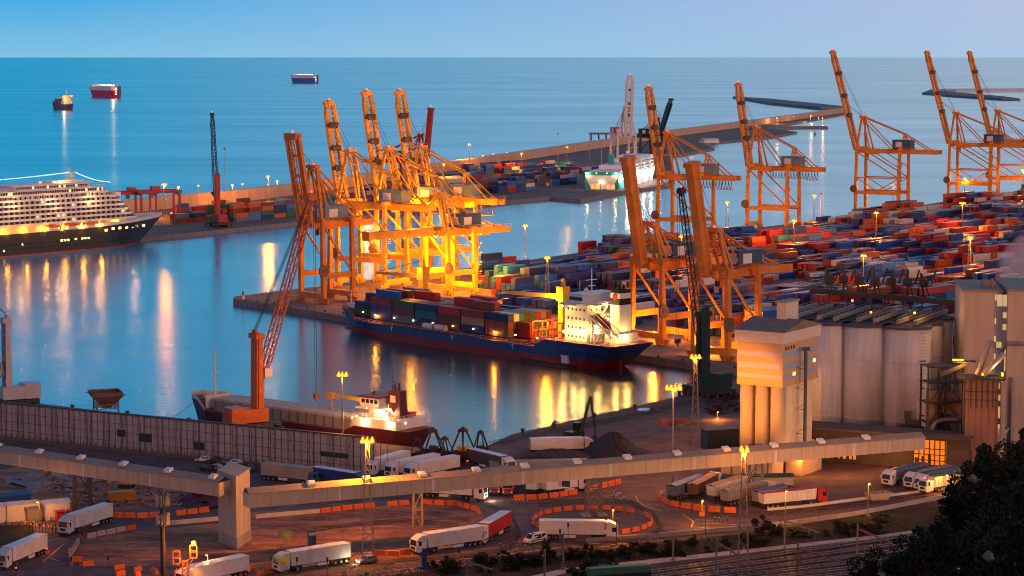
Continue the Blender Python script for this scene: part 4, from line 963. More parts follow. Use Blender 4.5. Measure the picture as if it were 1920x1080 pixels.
for y in (-11, 11): lamp((-176.5,y,14.2), 380, (1,.72,.34), .4, fer)
for k in range(5): lamp((-160+k*30,-17.5,9), 2600, (1,.86,.7), .6, fer)
lamp((-178,0,8), 160, (1,.8,.5), .4, fer)
m = MB()
for y in (-12,-4,4,12): m.box(-175.6,-175.2,y-.4,y+.4,14.4,15.0)
m.build('stern_lamps', WARMW, fer)
# --- ships at anchor
def carrier(label, wl, rz, L, B, c, zlow, zhi, lights):
    t = thing('car_carrier', label, 'ship', wl, rz, 'ships anchored offshore')
    m, _ = hull(L, B, zlow, zred=.8, over_b=8, over_s=2, bow=.16, stern=.06, transom=.95, n=16); m.build('hull', [c, RED, WHITE], t)
    m = MB(); m.box(-L*.985,-L*.03,-B/2*.99,B/2*.99,zlow,zhi); m.build('upper_hull', WHITE, t)
    m = MB(); m.box(-L*.12,-L*.05,-B*.42,B*.42,zhi,zhi+4.5)
    for k in range(9): m.box(-L*(.2+k*.07)-2,-L*(.2+k*.07)+2,-B*.3,B*.3,zhi,zhi+2.2)
    m.beam((-L*.9,-B*.2,zhi),(-L*.9,-B*.2,zhi+8),7,5); m.tube((-L*.1,0,zhi+4.5),(-L*.1,0,zhi+13),.5); m.build('deckhouse', WHITE, t)
    m = MB(); m.box(-L-2.2,-L-1.6,-B*.38,-B*.1,2,zhi+2); m.build('stern_ramp', STEEL, t)
    m = MB()
    for k in range(lights): m.box(-L*(.08+.82*k/lights)-1.4,-L*(.08+.82*k/lights)+1.4,-B*.45,-B*.35,zhi+2.4,zhi+5)
    for z in (8,14,20): m.box(-L-2.6,-L-2.2,B*.1-2,B*.1+2,z,z+2.5)
    m.build('deck_lamps', WARMW, t)
    return t
carrier('anchored car carrier with red lower hull and white top', W(176,182,-2.5), math.atan2(.75,-.66), 110, 30, pm('hull_crimson', (.60,.03,.07), .5), 18, 27, 8)
carrier('anchored car carrier with blue lower hull, farthest of the anchored ships', W(549,156,-2.5), math.atan2(.6,-.8), 120, 32, pm('hull_sea_blue', (.04,.20,.55), .5), 20, 30, 11)
t = thing('cargo_ship', 'small dark container ship at anchor, nearest of the anchored ships', 'ship', W(104,205,-2.5), math.atan2(.80,-.6), 'ships anchored offshore')
m, _ = hull(62, 20, 9, zred=2, over_b=5, over_s=3, n=14, poop=2, ppl=.3); m.build('hull', [NAVY, HRED, DECK], t)
m = MB(); m.box(-56,-46,-9,9,11,28); m.box(-55,-47,-11,11,24,26.5); m.box(-61,-56,-4,4,11,23); m.tube((-51,0,28),(-51,0,40),.5); m.build('deckhouse', CREAM, t)
m = MB()
for k in range(4): m.box(-42+k*9.5,-34+k*9.5,-8.5,8.5,9,16+2.4*((k*7)%3))
m.build('deck_cargo', pm('cargo_rust', (.30,.10,.05), .6, scale=.4, var=.6), t)
m = MB()
for x, y, z in ((-57,-6,14),(-57,5,16),(-57,0,20),(-45,-8,18),(-30,-8,17),(-57,-8,26),(-44,7,12)): m.box(x-.9,x+.9,y-.9,y+.9,z,z+1.6)
m.build('deck_lamps', SODIUM, t)
lamp(tuple(W(120,206,-2.5)+V((4,-20,22))), 5000, (1,.6,.2), 1)
lamp(tuple(W(214,182,-2.5)+V((0,-15,38))), 12000, (1,.6,.25), 1)
# ---------------------------------------------------------------- container yards
def inpoly(x, y, poly):
    c = False; n = len(poly)
    for i in range(n):
        (x1, y1), (x2, y2) = poly[i], poly[(i+1) % n]
        if (y1 > y) != (y2 > y) and x < (x2-x1)*(y-y1)/(y2-y1)+x1: c = not c
    return c
def vnoise(x, y):
    return .5+.25*(math.sin(x*.9+1.3*math.sin(y*.7))+math.sin(y*1.1+1.7*math.sin(x*.55+2)))
RA, RB = V((.66,.751,0)), V((.751,-.66,0)); YRZ = math.atan2(RA.y, RA.x)
yard = [W(*p) for p in [(900,532),(920,512),(1085,492),(1100,480),(1180,476),(1300,462),(1400,448),(1500,433),(1600,417),(1740,398),(1830,384),(2000,360),(2300,330),(2300,640),(1700,690),(1440,680),(1380,655),(1180,610),(1000,590)]]
poly = [(p.x, p.y) for p in yard]
gaps = [[(p.x,p.y) for p in [W(*q) for q in g]] for g in ([(1690,476),(1800,470),(1810,460),(1700,464)],[(920,528),(1085,520),(1085,494),(925,516)],[(1180,655),(1500,690),(1440,640),(1190,606)],[(1500,462),(1600,448),(1600,440),(1490,453)])]
rnd = random.Random(5); cells = {}
for ia in range(-20, 90):
    for ib in range(-130, 120):
        a = ia*12.75+(ia//6)*3.0; b = ib*2.75+(ib//7)*4.5
        p = RA*a+RB*b+V((60,900,0))
        if not inpoly(p.x, p.y, poly) or any(inpoly(p.x, p.y, g) for g in gaps): continue
        if abs(PX(p)[0]-960) > 1010: continue
        h = vnoise(ia*.8, (ib//2)*.55)
        ht = max(0, int(h*4.4+rnd.uniform(-.6, .8)))
        if rnd.random() < .05: ht = 0
        cells[(ia, ib)] = (p, min(ht, 4))
def pick(p):
    px, py = PX(p)
    if px < 1100 and py > 495: return rnd.choice(['blue','blue','dark blue','violet blue','violet blue','light blue','blue','dark blue','red','blue'])
    if px < 1250 and py < 500: return rnd.choice(['rust red','rust red','red','violet blue','blue','brown','green','grey','dark blue'])
    if py > 525 and px < 1560: return rnd.choice(['dark blue','dark blue','violet blue','violet blue','blue','dark blue','rust red','white','red'])
    if py > 515: return rnd.choice(['blue','blue','red','light blue','red','white','rust red','dark blue','red'])
    if 1490 < px < 1670 and 445 < py < 492: return rnd.choice(['light blue','blue','violet blue','violet blue','orange','red'])
    return rnd.choice(['rust red','rust red','red','red','orange','orange','dark blue','dark blue','blue','violet blue','white','white','red','red','red','orange','blue','light blue'])
far_boxes = []; near_boxes = []
run = {}
for (ia, ib), (p, ht) in cells.items():
    for k in range(ht):
        ne = [cells.get((ia, ib+1), (0, 0))[1] if (ib+1)//7 == ib//7 else 0, cells.get((ia-1, ib), (0, 0))[1] if (ia-1)//6 == ia//6 else 0]
        rk = (ia//2, ib//3); base = run.setdefault(rk, pick(p)); c = base if rnd.random() < .55 else pick(p)
        if k < ht-1 and ne[0] > k and ne[1] > k: continue
        near_boxes.append((p+V((rnd.uniform(-.3,.3), rnd.uniform(-.3,.3), .02+k*2.62)), c, k, ht))
# far pier stacks
PA = (W(545,414)-W(265,444)).normalized(); PB = V((-PA.y, PA.x, 0)); PRZ = math.atan2(PA.y, PA.x)
def block(x0, y0, n, rows, hmax, pal, axis=PA, seed=1, ph=''):
    r2 = random.Random(seed); o = W(x0, y0); ax2 = V((-axis.y, axis.x, 0)); rz = math.atan2(axis.y, axis.x)
    for i in range(n):
        for j in range(rows):
            ht = r2.randint(max(0, hmax-2), hmax)
            for k in range(ht):
                far_boxes.append((o+axis*(i*12.8)+ax2*(j*2.8)+V((0,0,.02+k*2.62)), r2.choice(pal), rz))
redp = ['red','orange','rust red','orange','grey','light blue','dark blue','teal','green']; mixp = ['dark blue','dark blue','rust red','red','blue','brown','light blue','white','violet blue','teal']
block(322,420,4,3,2,redp,seed=2); block(350,413,9,2,3,redp,seed=3); block(452,415,5,4,4,redp,seed=4); block(505,404,4,3,3,redp,seed=14)
block(340,405,6,2,3,mixp,seed=5)
for i, (x, y, n, r_, h) in enumerate([(560,398,5,3,3),(640,385,6,3,3),(700,372,5,3,3),(770,372,6,3,3),(845,345,4,4,3),(905,362,3,3,4),(940,362,3,2,3),(975,358,2,3,4),(1040,348,3,5,4),(870,330,8,3,3),(950,325,7,3,3),(1000,335,5,3,3),(880,318,8,2,2),(1010,318,6,2,2),(1075,318,3,2,2),(1100,325,2,2,3),(960,345,4,3,3)]):
    block(x, y, n, r_, h, mixp, axis=V((.535,.845,0)) if x > 600 else PA, seed=30+i)
# the nearest yard containers are objects of their own, the rest one mass
n_own = 300-len(CONT)
def hid(p):
    x, y = PX(p+V((0,0,1.3)))
    return (1375 < x < 1800 and y > 600) or x > 1800 and y > 535 or x > 1925 or (y > 574 and x > 1440) or (1062 < x < 1200 and y > 560) or (1000 < x < 1160 and y > 590) or (x < 1000 and y > 548)
near_boxes.sort(key=lambda q: q[0].y)
own = [q for q in near_boxes if not hid(q[0])][:n_own]; ids = {id(q) for q in own}
def area(p):
    x, y = PX(p)
    if x < 1085: return 'behind the container ship'
    if x < 1190: return 'right of the ship funnel'
    if x < 1300: return 'behind the slab-boom crane nearest the ship'
    if x < 1375: return 'between the two slab-boom cranes'
    if x < 1440: return 'behind the crane beside the striped tower'
    if x < 1560: return 'behind the striped tower roof'
    if x < 1680: return 'behind the silo head house'
    return 'behind the round silos'
for q in own:
    p, c, k, ht = q
    if ht == 1: tier = 'alone on the ground'
    else: tier = 'topmost of its stack' if k == ht-1 else ('lowest of its stack' if k == 0 else 'midway up its stack')
    container(p, YRZ, c, 12.19, f'{tier} {area(p)}', 'containers in the terminal yard')
label_containers()
names = list(CCOL); m = MB()
for q in near_boxes:
    if id(q) in ids: continue
    p, c, k, ht = q; M4 = Matrix.Translation(p) @ Matrix.Rotation(YRZ, 4, 'Z')
    b = MB().box(-6.05,6.05,-1.22,1.22,0,2.58); m.add([M4 @ V(v) for v in b.v], b.f[1:], names.index(c))
m.build('container_stacks', [CMAT[k] for k in names], kind='stuff')
m = MB()
for p, c, rz in far_boxes:
    M4 = Matrix.Translation(p) @ Matrix.Rotation(rz, 4, 'Z'); b = MB().box(-6.05,6.05,-1.22,1.22,0,2.58); m.add([M4 @ V(v) for v in b.v], b.f[1:], names.index(c))
m.build('outer_pier_container_stacks', [CMAT[k] for k in names], kind='stuff')
# low long shed and equipment on the far pier
def simple_box(name, label, cat, c, rz, sx, sy, sz, mat, roof=None, group=None):
    m = MB(); m.box(-sx/2,sx/2,-sy/2,sy/2,0,sz)
    m.add([(-sx/2-.3,-sy/2-.3,sz),(sx/2+.3,-sy/2-.3,sz),(sx/2+.3,sy/2+.3,sz),(-sx/2-.3,sy/2+.3,sz),(-sx/2-.3,0,sz+sy*.16),(sx/2+.3,0,sz+sy*.16)], [(0,1,5,4),(2,3,4,5),(1,2,5),(3,0,4)], 1)
    return m.build(name, [mat, roof or mat], loc=c, rz=rz, label=label, category=cat, group=group)
simple_box('shed', 'small white shed at the root of the outer breakwater by the cove', 'shed', W(1330,268), .6, 22, 9, 4, WHITE, CREAM)
simple_box('pier_office', 'pale flat office on the outer pier behind the yellow crane booms', 'building', W(840,352), .9, 26, 12, 7, CREAM, CONC)
# offshore platform pier seen past the breakwater
t = thing('loading_platform', 'small grey loading platform standing in the sea beyond the breakwater wall', 'platform', W(1152,266,-2.5), 0)
m = MB(); m.box(-30,18,-8,8,9,11)
for x in range(-28, 19, 9):
    for y in (-7,7): m.tube((x,y,-2),(x,y,9),.8)
m.build('deck', STEEL, t)
# ---------------------------------------------------------------- lamps
def lamp_post(label, base, top_py, kind='pole', e=6000, heads=3, power=True, col_=None, mat=None, r=.5, group='tall harbour lamps', z=None):
    base = V(base); h = z or ZH(base, top_py); mat = mat or STEEL
    t = thing('lamp_mast' if kind != 'street' else 'street_lamp', label, 'lamp', base, 0, group)
    m = MB()
    if kind == 'lattice':
        for i in range(4):
            sx, sy = ((-1,-1),(1,-1),(1,1),(-1,1))[i]; m.beam((sx*1.1,sy*1.1,0),(sx*.32,sy*.32,h-.8),.16,.16,w2=.12,h2=.12)
        n = int(h/2.2)
        for k in range(n):
            z0, z1 = h*k/n*.97, h*(k+1)/n*.97; w0, w1 = 1.1-.78*k/n, 1.1-.78*(k+1)/n
            for i in range(4):
                a = ((-1,-1),(1,-1),(1,1),(-1,1))[i]; b = ((-1,-1),(1,-1),(1,1),(-1,1))[(i+1)%4]
                m.beam((a[0]*w0,a[1]*w0,z0),(b[0]*w1,b[1]*w1,z1),.08); 
        m.build('lattice_mast', mat, t)
    else:
        m.tube((0,0,0),(0,0,h-.5),.30 if kind == 'pole' else .1,.16 if kind == 'pole' else .07,n=8); m.box(-.5,.5,-.5,.5,0,.3)
        m.build('pole', mat, t)
    m = MB()
    if kind == 'street':
        m.beam((0,0,h-.5),(0,-1.2,h),.1); m.box(-.16,.16,-1.8,-1.1,h-.05,h+.12); m.build('lamp_arm', mat, t)
        m = MB(); m.lathe([(.05,h-.3),(.24,h-.2),(.24,h-.08),(.05,h-.03)],8,(0,-1.5)); m.build('lamp_head', SODIUM, t)
        if power: lamp((base.x, base.y-1.5, h-.5), e, (1,.32,.035), .25)
    else:
        w_ = .9*heads/2+.5
        m.box(-w_,w_,-.6,.6,h-.75,h-.6); m.beam((-w_,0,h-.2),(w_,0,h-.2),.12); m.box(-.4,.4,-.4,.4,h-.6,h+.2); m.build('lamp_frame', mat, t)
        rr_ = .42 if base.y < 650 else .75
        for k in range(heads):
            x = (k-(heads-1)/2)*.95
            for yy in (-.75,.75): m = MB(); m.lathe([(.12,h+.3),(rr_,h-.35),(rr_,h-.7),(.1,h-.76)],10,(x,yy)); m.build('lamp_head', col_ or SODIUM, t)
        if power: lamp((base.x, base.y, h-1.1), e, (1,.30,.01), r)
    return t
LATM = pm('mast_galvanised', (.30,.27,.25), .5, .2)
LP = [((643,838),700,'pole',7000,3,'tall lamp pole standing behind the long wall in front of the coaster'),
 ((690,1035),823,'lattice',18000,3,'lattice lamp mast on the dirt loop in front of the long wall end'),
 ((1261,912),725,'pole',8000,4,'tall lamp pole on the bulk quay left of the striped tower'),
 ((1303,832),667,'lattice',6500,3,'lattice lamp mast in front of the dark green harbour crane'),
 ((1393,1078),840,"lattice",8000,2,'lattice lamp mast crossing the conveyor gallery in front of the striped tower'),
 ((1026,580),482,'lattice',2500,2,'lattice lamp mast among the blue containers behind the container ship'),
 ((985,500),422,'lattice',4000,2,'lattice lamp mast at the back quay right of the floodlit crane'),
 ((1363,440),378,'lattice',22000,2,'lattice lamp mast on the back quay between the looping-cable cranes'),
 ((1277,532),442,'pole',9000,2,'lamp pole behind the slab-boom crane nearest the ship'),
 ((1526,418),366,'pole',16000,2,'lamp pole beside its unlit twin on the back quay'),
 ((1488,475),413,'pole',22000,2,'lamp pole at the foot of the second looping-cable crane'),
 ((1642,470),398,'pole',22000,2,'lamp pole in the yard below the lone leaning-boom crane'),
 ((1674,399),347,'pole',16000,2,'lamp pole at the landside leg of the lone leaning-boom crane'),
 ((1803,452),380,'pole',22000,3,'lamp pole in the yard below the left crane of the far pair'),
 ((1618,565),478,'pole',22000,2,'lamp pole in the yard above the silo head house'),
 ((1817,530),444,'lattice',22000,2,'lattice lamp mast in the yard above the big beige building'),
 ((1808,384),334,'pole',18000,2,'lamp pole at the feet of the far crane pair'),
 ((1917,378),318,'pole',18000,3,'lamp pole at the right picture edge behind the yard'),
 ((309,409),345,'lattice',30000,3,'lamp mast beside the red yard gantries on the outer pier'),
 ((503,388),330,'lattice',30000,2,'lamp mast left of the dark orange crane on the outer pier'),
 ((690,360),298,'pole',20000,2,'lamp pole between the first two slim yellow booms'),
 ((832,352),307,'pole',20000,2,'lamp pole on the outer pier right of the dark red crane'),
 ((880,316),270,'pole',20000,2,'lamp pole by the breakwater wall above the outer pier stacks'),
 ((978,326),287,'pole',16000,2,'lamp pole by the breakwater wall left of the pier roadway'),
 ((1063,316),275,'pole',16000,2,'lamp pole by the breakwater wall left of the ferry')]
for b, ty, kd, e, hd, lab in LP: lamp_post(lab, W(*b), ty, kd, e, hd, mat=LATM)
lamp_post('unlit twin lamp pole on the back quay', W(1539,418), 362, 'pole', 0, 1, False, ORANGE, ORANGE)
for x, y, ty, lab in ((1046,312,250,'unlit slim lamp pole on the outer pier, leftmost of the three'),(1105,302,250,'unlit slim lamp pole on the outer pier, middle of the three'),(1128,312,265,'unlit slim lamp pole on the outer pier, nearest the ferry'),(422,372,278,'unlit grey pole behind the red mobile crane')):
    lamp_post(lab, W(x,y), ty, 'pole', 0, 1, False, STEEL, LATM)
ST = [((1149,1008),952,'street lamp in the middle of the roundabout, nearest its right rim'),((1316,985),935,'street lamp by the barrier arc in front of the tipper trailers'),((1472,985),917,'street lamp in front of the red and white tipper truck'),((1627,968),903,'street lamp beside the waste skip'),((1773,925),887,'street lamp behind the four parked dump trucks'),((74,985),937,'street lamp beside the white site huts'),((390,1082),1036,'small street lamp right of the orange floodlight tower'),((1345,786),770,'small lamp beside the puddles on the bulk quay')]
def flood(p, tgt, e, ang=60, c=(1,.30,.01), blend=.5):
    l = bpy.data.lights.new('floodlight_beam', 'SPOT'); l.energy = e*LAMP; l.color = c; l.spot_size = R(ang); l.spot_blend = blend; l.shadow_soft_size = .4
    o = bpy.data.objects.new('floodlight_beam', l); col.objects.link(o); o.location = p; o.rotation_euler = (V(p)-V(tgt)).to_track_quat('Z','Y').to_euler()
p_ = W(1261,912); flood((p_.x+.5,p_.y,ZH(p_,725)-1.2), W(1430,880)+V((0,6,20)), 17000, 55)
p_ = W(1393,1078); flood((p_.x,p_.y,ZH(p_,840)-1.0), W(1640,860)+V((0,0,9)), 42000, 50)
p_ = W(309,409); flood((p_.x,p_.y,ZH(p_,345)-1), W(470,400), 60000, 80); p_ = W(503,388); flood((p_.x,p_.y,ZH(p_,330)-1), W(420,380), 60000, 80)
for x, y, t_ in ((690,360,298),(880,316,270),(978,326,287),(1063,316,275)): p_ = W(x,y); flood((p_.x,p_.y,ZH(p_,t_)-1), W(x+20,y-14)+V((0,0,4)), 40000, 95)
for b, ty, lab in ST: lamp_post(lab, W(*b), ty, 'street', 700, 1, group='street lamps', mat=pm('lamp_post_blue_grey', (.12,.16,.20), .5))
# small lamps on the breakwater wall
for i, (x, y) in enumerate([(335,364),(372,361),(436,360),(455,358),(520,352),(575,345),(905,300),(925,297),(950,294),(1120,268),(1457,224),(1488,221),(1520,219),(1535,223),(1542,223)]):
    b = W(x, y+8); t = thing('wall_lamp', 'small orange lamp along the breakwater wall', 'lamp', b, 0, 'small lamps along the breakwater')
    m = MB(); m.tube((0,0,0),(0,0,7.4),.25); m.box(-.5,.5,-.5,.5,7.3,7.5); m.build('pole', LATM, t)
    m = MB(); m.box(-.7,.7,-.7,.7,7.5,8.4); m.build('lamp_head', SODIUM, t)
    if i % 2 == 0: lamp(b+V((0,-6,7)), 7000, (1,.38,.07), .5)
# floodlights of the working crane and under it
cpos = W(819,551); d = V((-.737,-.675,0)); u = V((.675,-.737,0))
for a, b, z, e in ((12,-3,24,9000),(26,-3,20,9000),(-8,0,21,8000),(-30,0,20,7000),(-8,0,8,6000),(-24,14,12,6000),(6,10,12,4000),(-12,-16,14,8000),(-34,-14,30,12000),(-20,-40,34,16000),(-55,-50,36,16000),(-10,-50,20,9000),(-6,20,8,2500)):
    lamp(cpos+d*a+u*b+V((0,0,z)), e, (1,.29,.008), .8)
for k, (x, y, z, e) in enumerate(((1052,600,16,9000),(1030,610,9,4000),(960,560,15,6000))):
    lamp(W(x, y)+V((-4,-4,z)), e, (1,.33,.03), .5)
# quayside lamps below the right-hand slab cranes
for x, y, z in ((1225,640,5),(1330,668,5),(1390,640,9),(1290,640,10)): lamp(W(x,y)+V((0,0,z)), 5000, (1,.30,.01), .4)
# little harbour light, left tip
t = thing('harbour_light', 'small red and white harbour light on the left tip of the terminal', 'lighthouse', W(456,561), 0)
m = MB(); m.tube((0,0,0),(0,0,1.6),.7,.5,8); m.tube((0,0,1.6),(0,0,3.4),.45,.4,8,1); m.tube((0,0,3.4),(0,0,4.2),.55,.1,8); m.build('tower', [WHITE, RED], t)
t = thing('harbour_light', 'tiny green beacon in the harbour mouth', 'buoy', W(1528,253,-2.5), 0)
m = MB(); m.tube((0,0,-1),(0,0,2),2,1.6,10); m.tube((0,0,2),(0,0,8),.7,.3); m.build('buoy_body', TEAL, t)
# quay bollards and fenders
for i in range(24):
    p = FQA+(FQB-FQA)*(i/23)+V((.45,.45,0)); m = MB(); m.lathe([(.35,0),(.28,.35),(.5,.6),(.3,.75)],8)
    m.build('bollard', DARK, loc=p, label='dark mooring bollard along the terminal front quay', category='bollard', group='bollards along the front quay')
for x, y in ((137,765),(240,777.5),(355,790.5),(980,811),(1040,797),(1115,781),(1190,764),(1038,800)):
    m = MB(); m.lathe([(.5,0),(.4,.6),(.75,1.0),(.4,1.25)],8); m.build('bollard', DARK, loc=W(x,y)+V((0,-1,0)), label='dark mooring bollard along the near quay edge', category='bollard', group='bollards along the near quay')
m = MB(); a = W(240,777,1); b = V(co.location)+V((0,0,6)); pts = [a+(b-a)*(k/10)-V((0,0,4*math.sin(math.pi*k/10))) for k in range(11)]; m.path(pts, .07); m.build('mooring_rope', DARK, label='slack mooring rope from the coaster bow to the quay', category='rope')
# ---------------------------------------------------------------- long storage wall
WA, WB_ = W(-260,791.5), W(699,892); WRZ = heading(WA, WB_); WL = (WB_-WA).length; WH = 9.0
wall = thing('storage_wall', 'long grey sheet metal wall with a dark steel lattice frame beside the basin', 'wall', WA, WRZ)
m = MB(); m.box(0,WL,.6,.9,0,WH); m.box(0,WL,.3,1.4,WH,WH+.25,1); m.build('wall_panel', [pm('wall_sheet_grey', (.42,.40,.43), .6, var=.3, scale=.25, streak=True), DARK], wall)
m = MB(); n = int(WL/5.6)
for k in range(n+1):
    x = k*WL/n
    for dx in (-.55,.55): m.box(x+dx-.045,x+dx+.045,-.7,-.6,0,WH); 
    m.box(x-.06,x+.06,.45,.58,0,WH)
    for j in range(4):
        z0, z1 = j*WH/4, (j+1)*WH/4; s = 1 if j % 2 else -1; m.beam((x-.55*s,-.68,z0),(x+.55*s,-.68,z1),.07)
    for f_ in (.33,.66): m.box(x+f_*WL/n-.045,x+f_*WL/n+.045,.48,.58,0,WH)
for z in (1.9,4.2,6.5,8.8): m.box(0,WL,.42,.48,z-.04,z+.04)
m.build('steel_frame', pm('frame_grey_brown', (.09,.085,.085), .7), wall)
m = MB()
for x, z, w_, h_ in ((88,3.2,2.6,1.8),(95,2.4,4,2.2),(112,1.8,3.4,2),(150,3.4,8,1.2),(205,2.6,3,1.6),(216,2.0,2,1.4),(252,2.2,1.6,1.2)): m.box(x,x+w_,.52,.6,z,z+h_)
m.build('wall_opening', pm('opening_dark_teal', (.02,.05,.06), .6), wall)
m = MB(); m.box(0,WL,-3.2,-3.0,0,.9); 
for k in range(int(WL/2)): m.box(k*2-.08,k*2+.08,-3.25,-2.95,0,1.8)
m.build('barrier_rail', pm('rail_grey_brown', (.13,.11,.10), .8), wall)
# hopper on legs
hp = W(199,772); t = thing('hopper', 'rusty square loading hopper on steel legs above the long wall', 'hopper', hp, R(20))
hz = ZH(hp,733)
m = MB(); m.add([(-4.2,-4.2,hz),(4.2,-4.2,hz),(4.2,4.2,hz),(-4.2,4.2,hz),(-4.2,-4.2,hz-1.2),(4.2,-4.2,hz-1.2),(4.2,4.2,hz-1.2),(-4.2,4.2,hz-1.2),(-1.2,-1.2,hz-4.6),(1.2,-1.2,hz-4.6),(1.2,1.2,hz-4.6),(-1.2,1.2,hz-4.6)],
    [(0,1,5,4),(1,2,6,5),(2,3,7,6),(3,0,4,7),(4,5,9,8),(5,6,10,9),(6,7,11,10),(7,4,8,11)]); m.box(-4.9,4.9,-4.9,-4.2,hz-.9,hz-.6); m.box(-4.9,4.9,4.2,4.9,hz-.9,hz-.6); m.build('funnel', pm('hopper_rust', (.17,.11,.09), .8), t)
m = MB()
for x in (-3,3):
    for y in (-3,3): m.beam((x,y,0),(x,y,hz-1.2),.4)
for s in (-3,3): m.beam((-3,s,1),(3,s,hz-4),.22); m.beam((3,s,1),(-3,s,hz-4),.22); m.beam((s,-3,1),(s,3,hz-4),.22); m.beam((s,3,1),(s,-3,hz-4),.22); m.beam((-3,s,hz-3.6),(3,s,hz-3.6),.25); m.beam((s,-3,hz-3.6),(s,3,hz-3.6),.25)
m.build('legs', STEEL, t)
# ---------------------------------------------------------------- conveyor gallery
BEI = pm('gallery_beige', (.48,.41,.33), .6, var=.16, scale=.5, streak=True); BEIR = pm('gallery_roof_beige', (.36,.28,.20), .7, var=.15, scale=.6); STRIP = pm('translucent_strip', (.62,.63,.66), .4)
GT = W(444,1028); GTZ = ZH(GT,898)
gal = thing('conveyor_gallery', 'long raised beige conveyor gallery with white roof hatches and a corner tower', 'conveyor', (0,0,0), 0)
def seg(a, b, zt, hts=2.9, wd=3.6, hatches=(), joints=(), zt2=None):
    a, b = V(a), V(b); d = (b-a); L = d.length; d.normalize(); nn = V((-d.y,d.x,0))     # nn points away from the viewer
    def q(s, y, z): p = a+d*s+nn*y; return (p.x,p.y,z)
    m = MB()
    m.add([q(0,0,zt-hts),q(L,0,zt-hts),q(L,0,zt),q(0,0,zt),q(0,wd,zt-hts),q(L,wd,zt-hts),q(L,wd,zt),q(0,wd,zt)], [(0,1,2,3),(4,5,6,7),(0,1,5,4),(0,3,7,4),(1,2,6,5)])
    for k in range(int(L/3)):
        s = 1.5+k*3; m.add([q(s,-.03,zt-hts),q(s+.09,-.03,zt-hts),q(s+.09,-.03,zt),q(s,-.03,zt)], [(0,1,2,3)], 1)
    m.build('gallery_side', [BEI, pm('seam_brown', (.30,.24,.18), .7)], gal)
    m = MB(); e = .15; r_ = wd/2
    m.add([q(0,-e,zt),q(L,-e,zt),q(L,r_,zt+.9),q(0,r_,zt+.9),q(0,wd+e,zt),q(L,wd+e,zt),q(0,-e,zt-.12),q(L,-e,zt-.12)], [(0,1,2,3),(3,2,5,4),(6,7,1,0)])
    n = int(L/.9)
    for k in range(n):
        s = k*L/n; m.add([q(s,-e,zt+.01),q(s+.12,-e,zt+.01),q(s+.12,r_,zt+.96),q(s,r_,zt+.96),q(s,-e,zt+.06),q(s+.12,-e,zt+.06)], [(0,1,2,3),(0,1,5,4)])
    m.build('gallery_roof', BEIR, gal)
    for s in joints:
        m = MB(); m.add([q(s-.3,-.03,zt-hts),q(s+.3,-.03,zt-hts),q(s+.3,-.03,zt-.2),q(s-.3,-.03,zt-.2),q(s-.3,.02,zt-hts),q(s+.3,.02,zt-hts),q(s+.3,.02,zt-.2),q(s-.3,.02,zt-.2)], [(0,1,2,3),(0,3,7,4),(1,2,6,5)]); m.build('translucent_strip', STRIP, gal)
    for s in hatches:
        m = MB(); z = zt+.5
        vs = [q(s-.85,.25,z-.1),q(s+.85,.25,z-.1),q(s+.85,1.55,z+.5),q(s-.85,1.55,z+.5),q(s-.85,.25,z+.42),q(s+.85,.25,z+.42),q(s+.85,1.55,z+.9),q(s-.85,1.55,z+.9),q(s-.5,.55,z+.75),q(s+.5,.55,z+.75),q(s+.5,1.25,z+.98),q(s-.5,1.25,z+.98)]
        m.add(vs, [(0,1,5,4),(1,2,6,5),(2,3,7,6),(3,0,4,7),(4,5,9,8),(5,6,10,9),(6,7,11,10),(7,4,8,11),(8,9,10,11)]); m.build('roof_hatch', WHITE, gal)
    return a, d, nn
zt = 14.0
def GP(px, py): return W(px, py, zt)
A0, A1 = GP(-80,833.5), GP(410,905)
dl = (A1-A0).normalized(); 
def spos(a, d, px):      # station along the eave that appears in column px
    lo, hi = 0, 400
    for _ in range(40):
        mid = (lo+hi)/2
        if PX(a+d*mid)[0] < px: lo = mid
        else: hi = mid
    return lo
seg(A0, A1, zt, hatches=[spos(A0,dl,x) for x in (-10,68,146,226,310,394)], joints=[spos(A0,dl,x) for x in (36,156,281)])
B0, B1 = GP(466,926), GP(1735,819); dr = (B1-B0).normalized()
seg(B0, B1, zt, hatches=[spos(B0,dr,x) for x in (586,691,795,896,987,1085,1180,1273,1365,1455,1543,1628)], joints=[spos(B0,dr,x) for x in (637,812,981,1145,1302,1455,1602)])
# corner tower
c0 = W(444,1030); d1 = V((-.62,.55,0)).normalized(); d2 = V((.62,.78,0)).normalized()
e0 = W(444,1030); e1 = e0+d1*5.4; e2 = e0+d2*4.2; e3 = e1+d2*4.2
e1 = W(410,1016); e2 = W(470,1012); e3 = e1+(e2-e0)
m = MB(); m.prism([e0,e2,e3,e1], 2.2, 14.9); m.build('corner_tower', BEI, gal)
m = MB(); cx_ = (e0+e1+e2+e3)/4; m.prism([cx_+(p-cx_)*1.05 for p in (e0,e2,e3,e1)], 0, 2.2); m.build('tower_base', CONC, gal)
m = MB(); m.prism([cx_+(p-cx_)*1.06 for p in (e0,e2,e3,e1)], 14.9, 15.15); m.build('tower_roof', BEIR, gal)
m = MB()
for a_, b_, f_ in ((e0,e1,.5),(e0,e2,.35)):
    p = a_+(b_-a_)*f_; dd = (b_-a_).normalized(); out = V((dd.y,-dd.x,0)); out = out if out.y < 0 else -out
    for s in range(4):
        z0 = 2.6+s*2.9; m.add([p-dd*.25+out*.04+V((0,0,z0)), p+dd*.25+out*.04+V((0,0,z0)), p+dd*.25+out*.04+V((0,0,z0+2.7)), p-dd*.25+out*.04+V((0,0,z0+2.7))], [(0,1,2,3)])
m.build('translucent_strip', STRIP, gal)
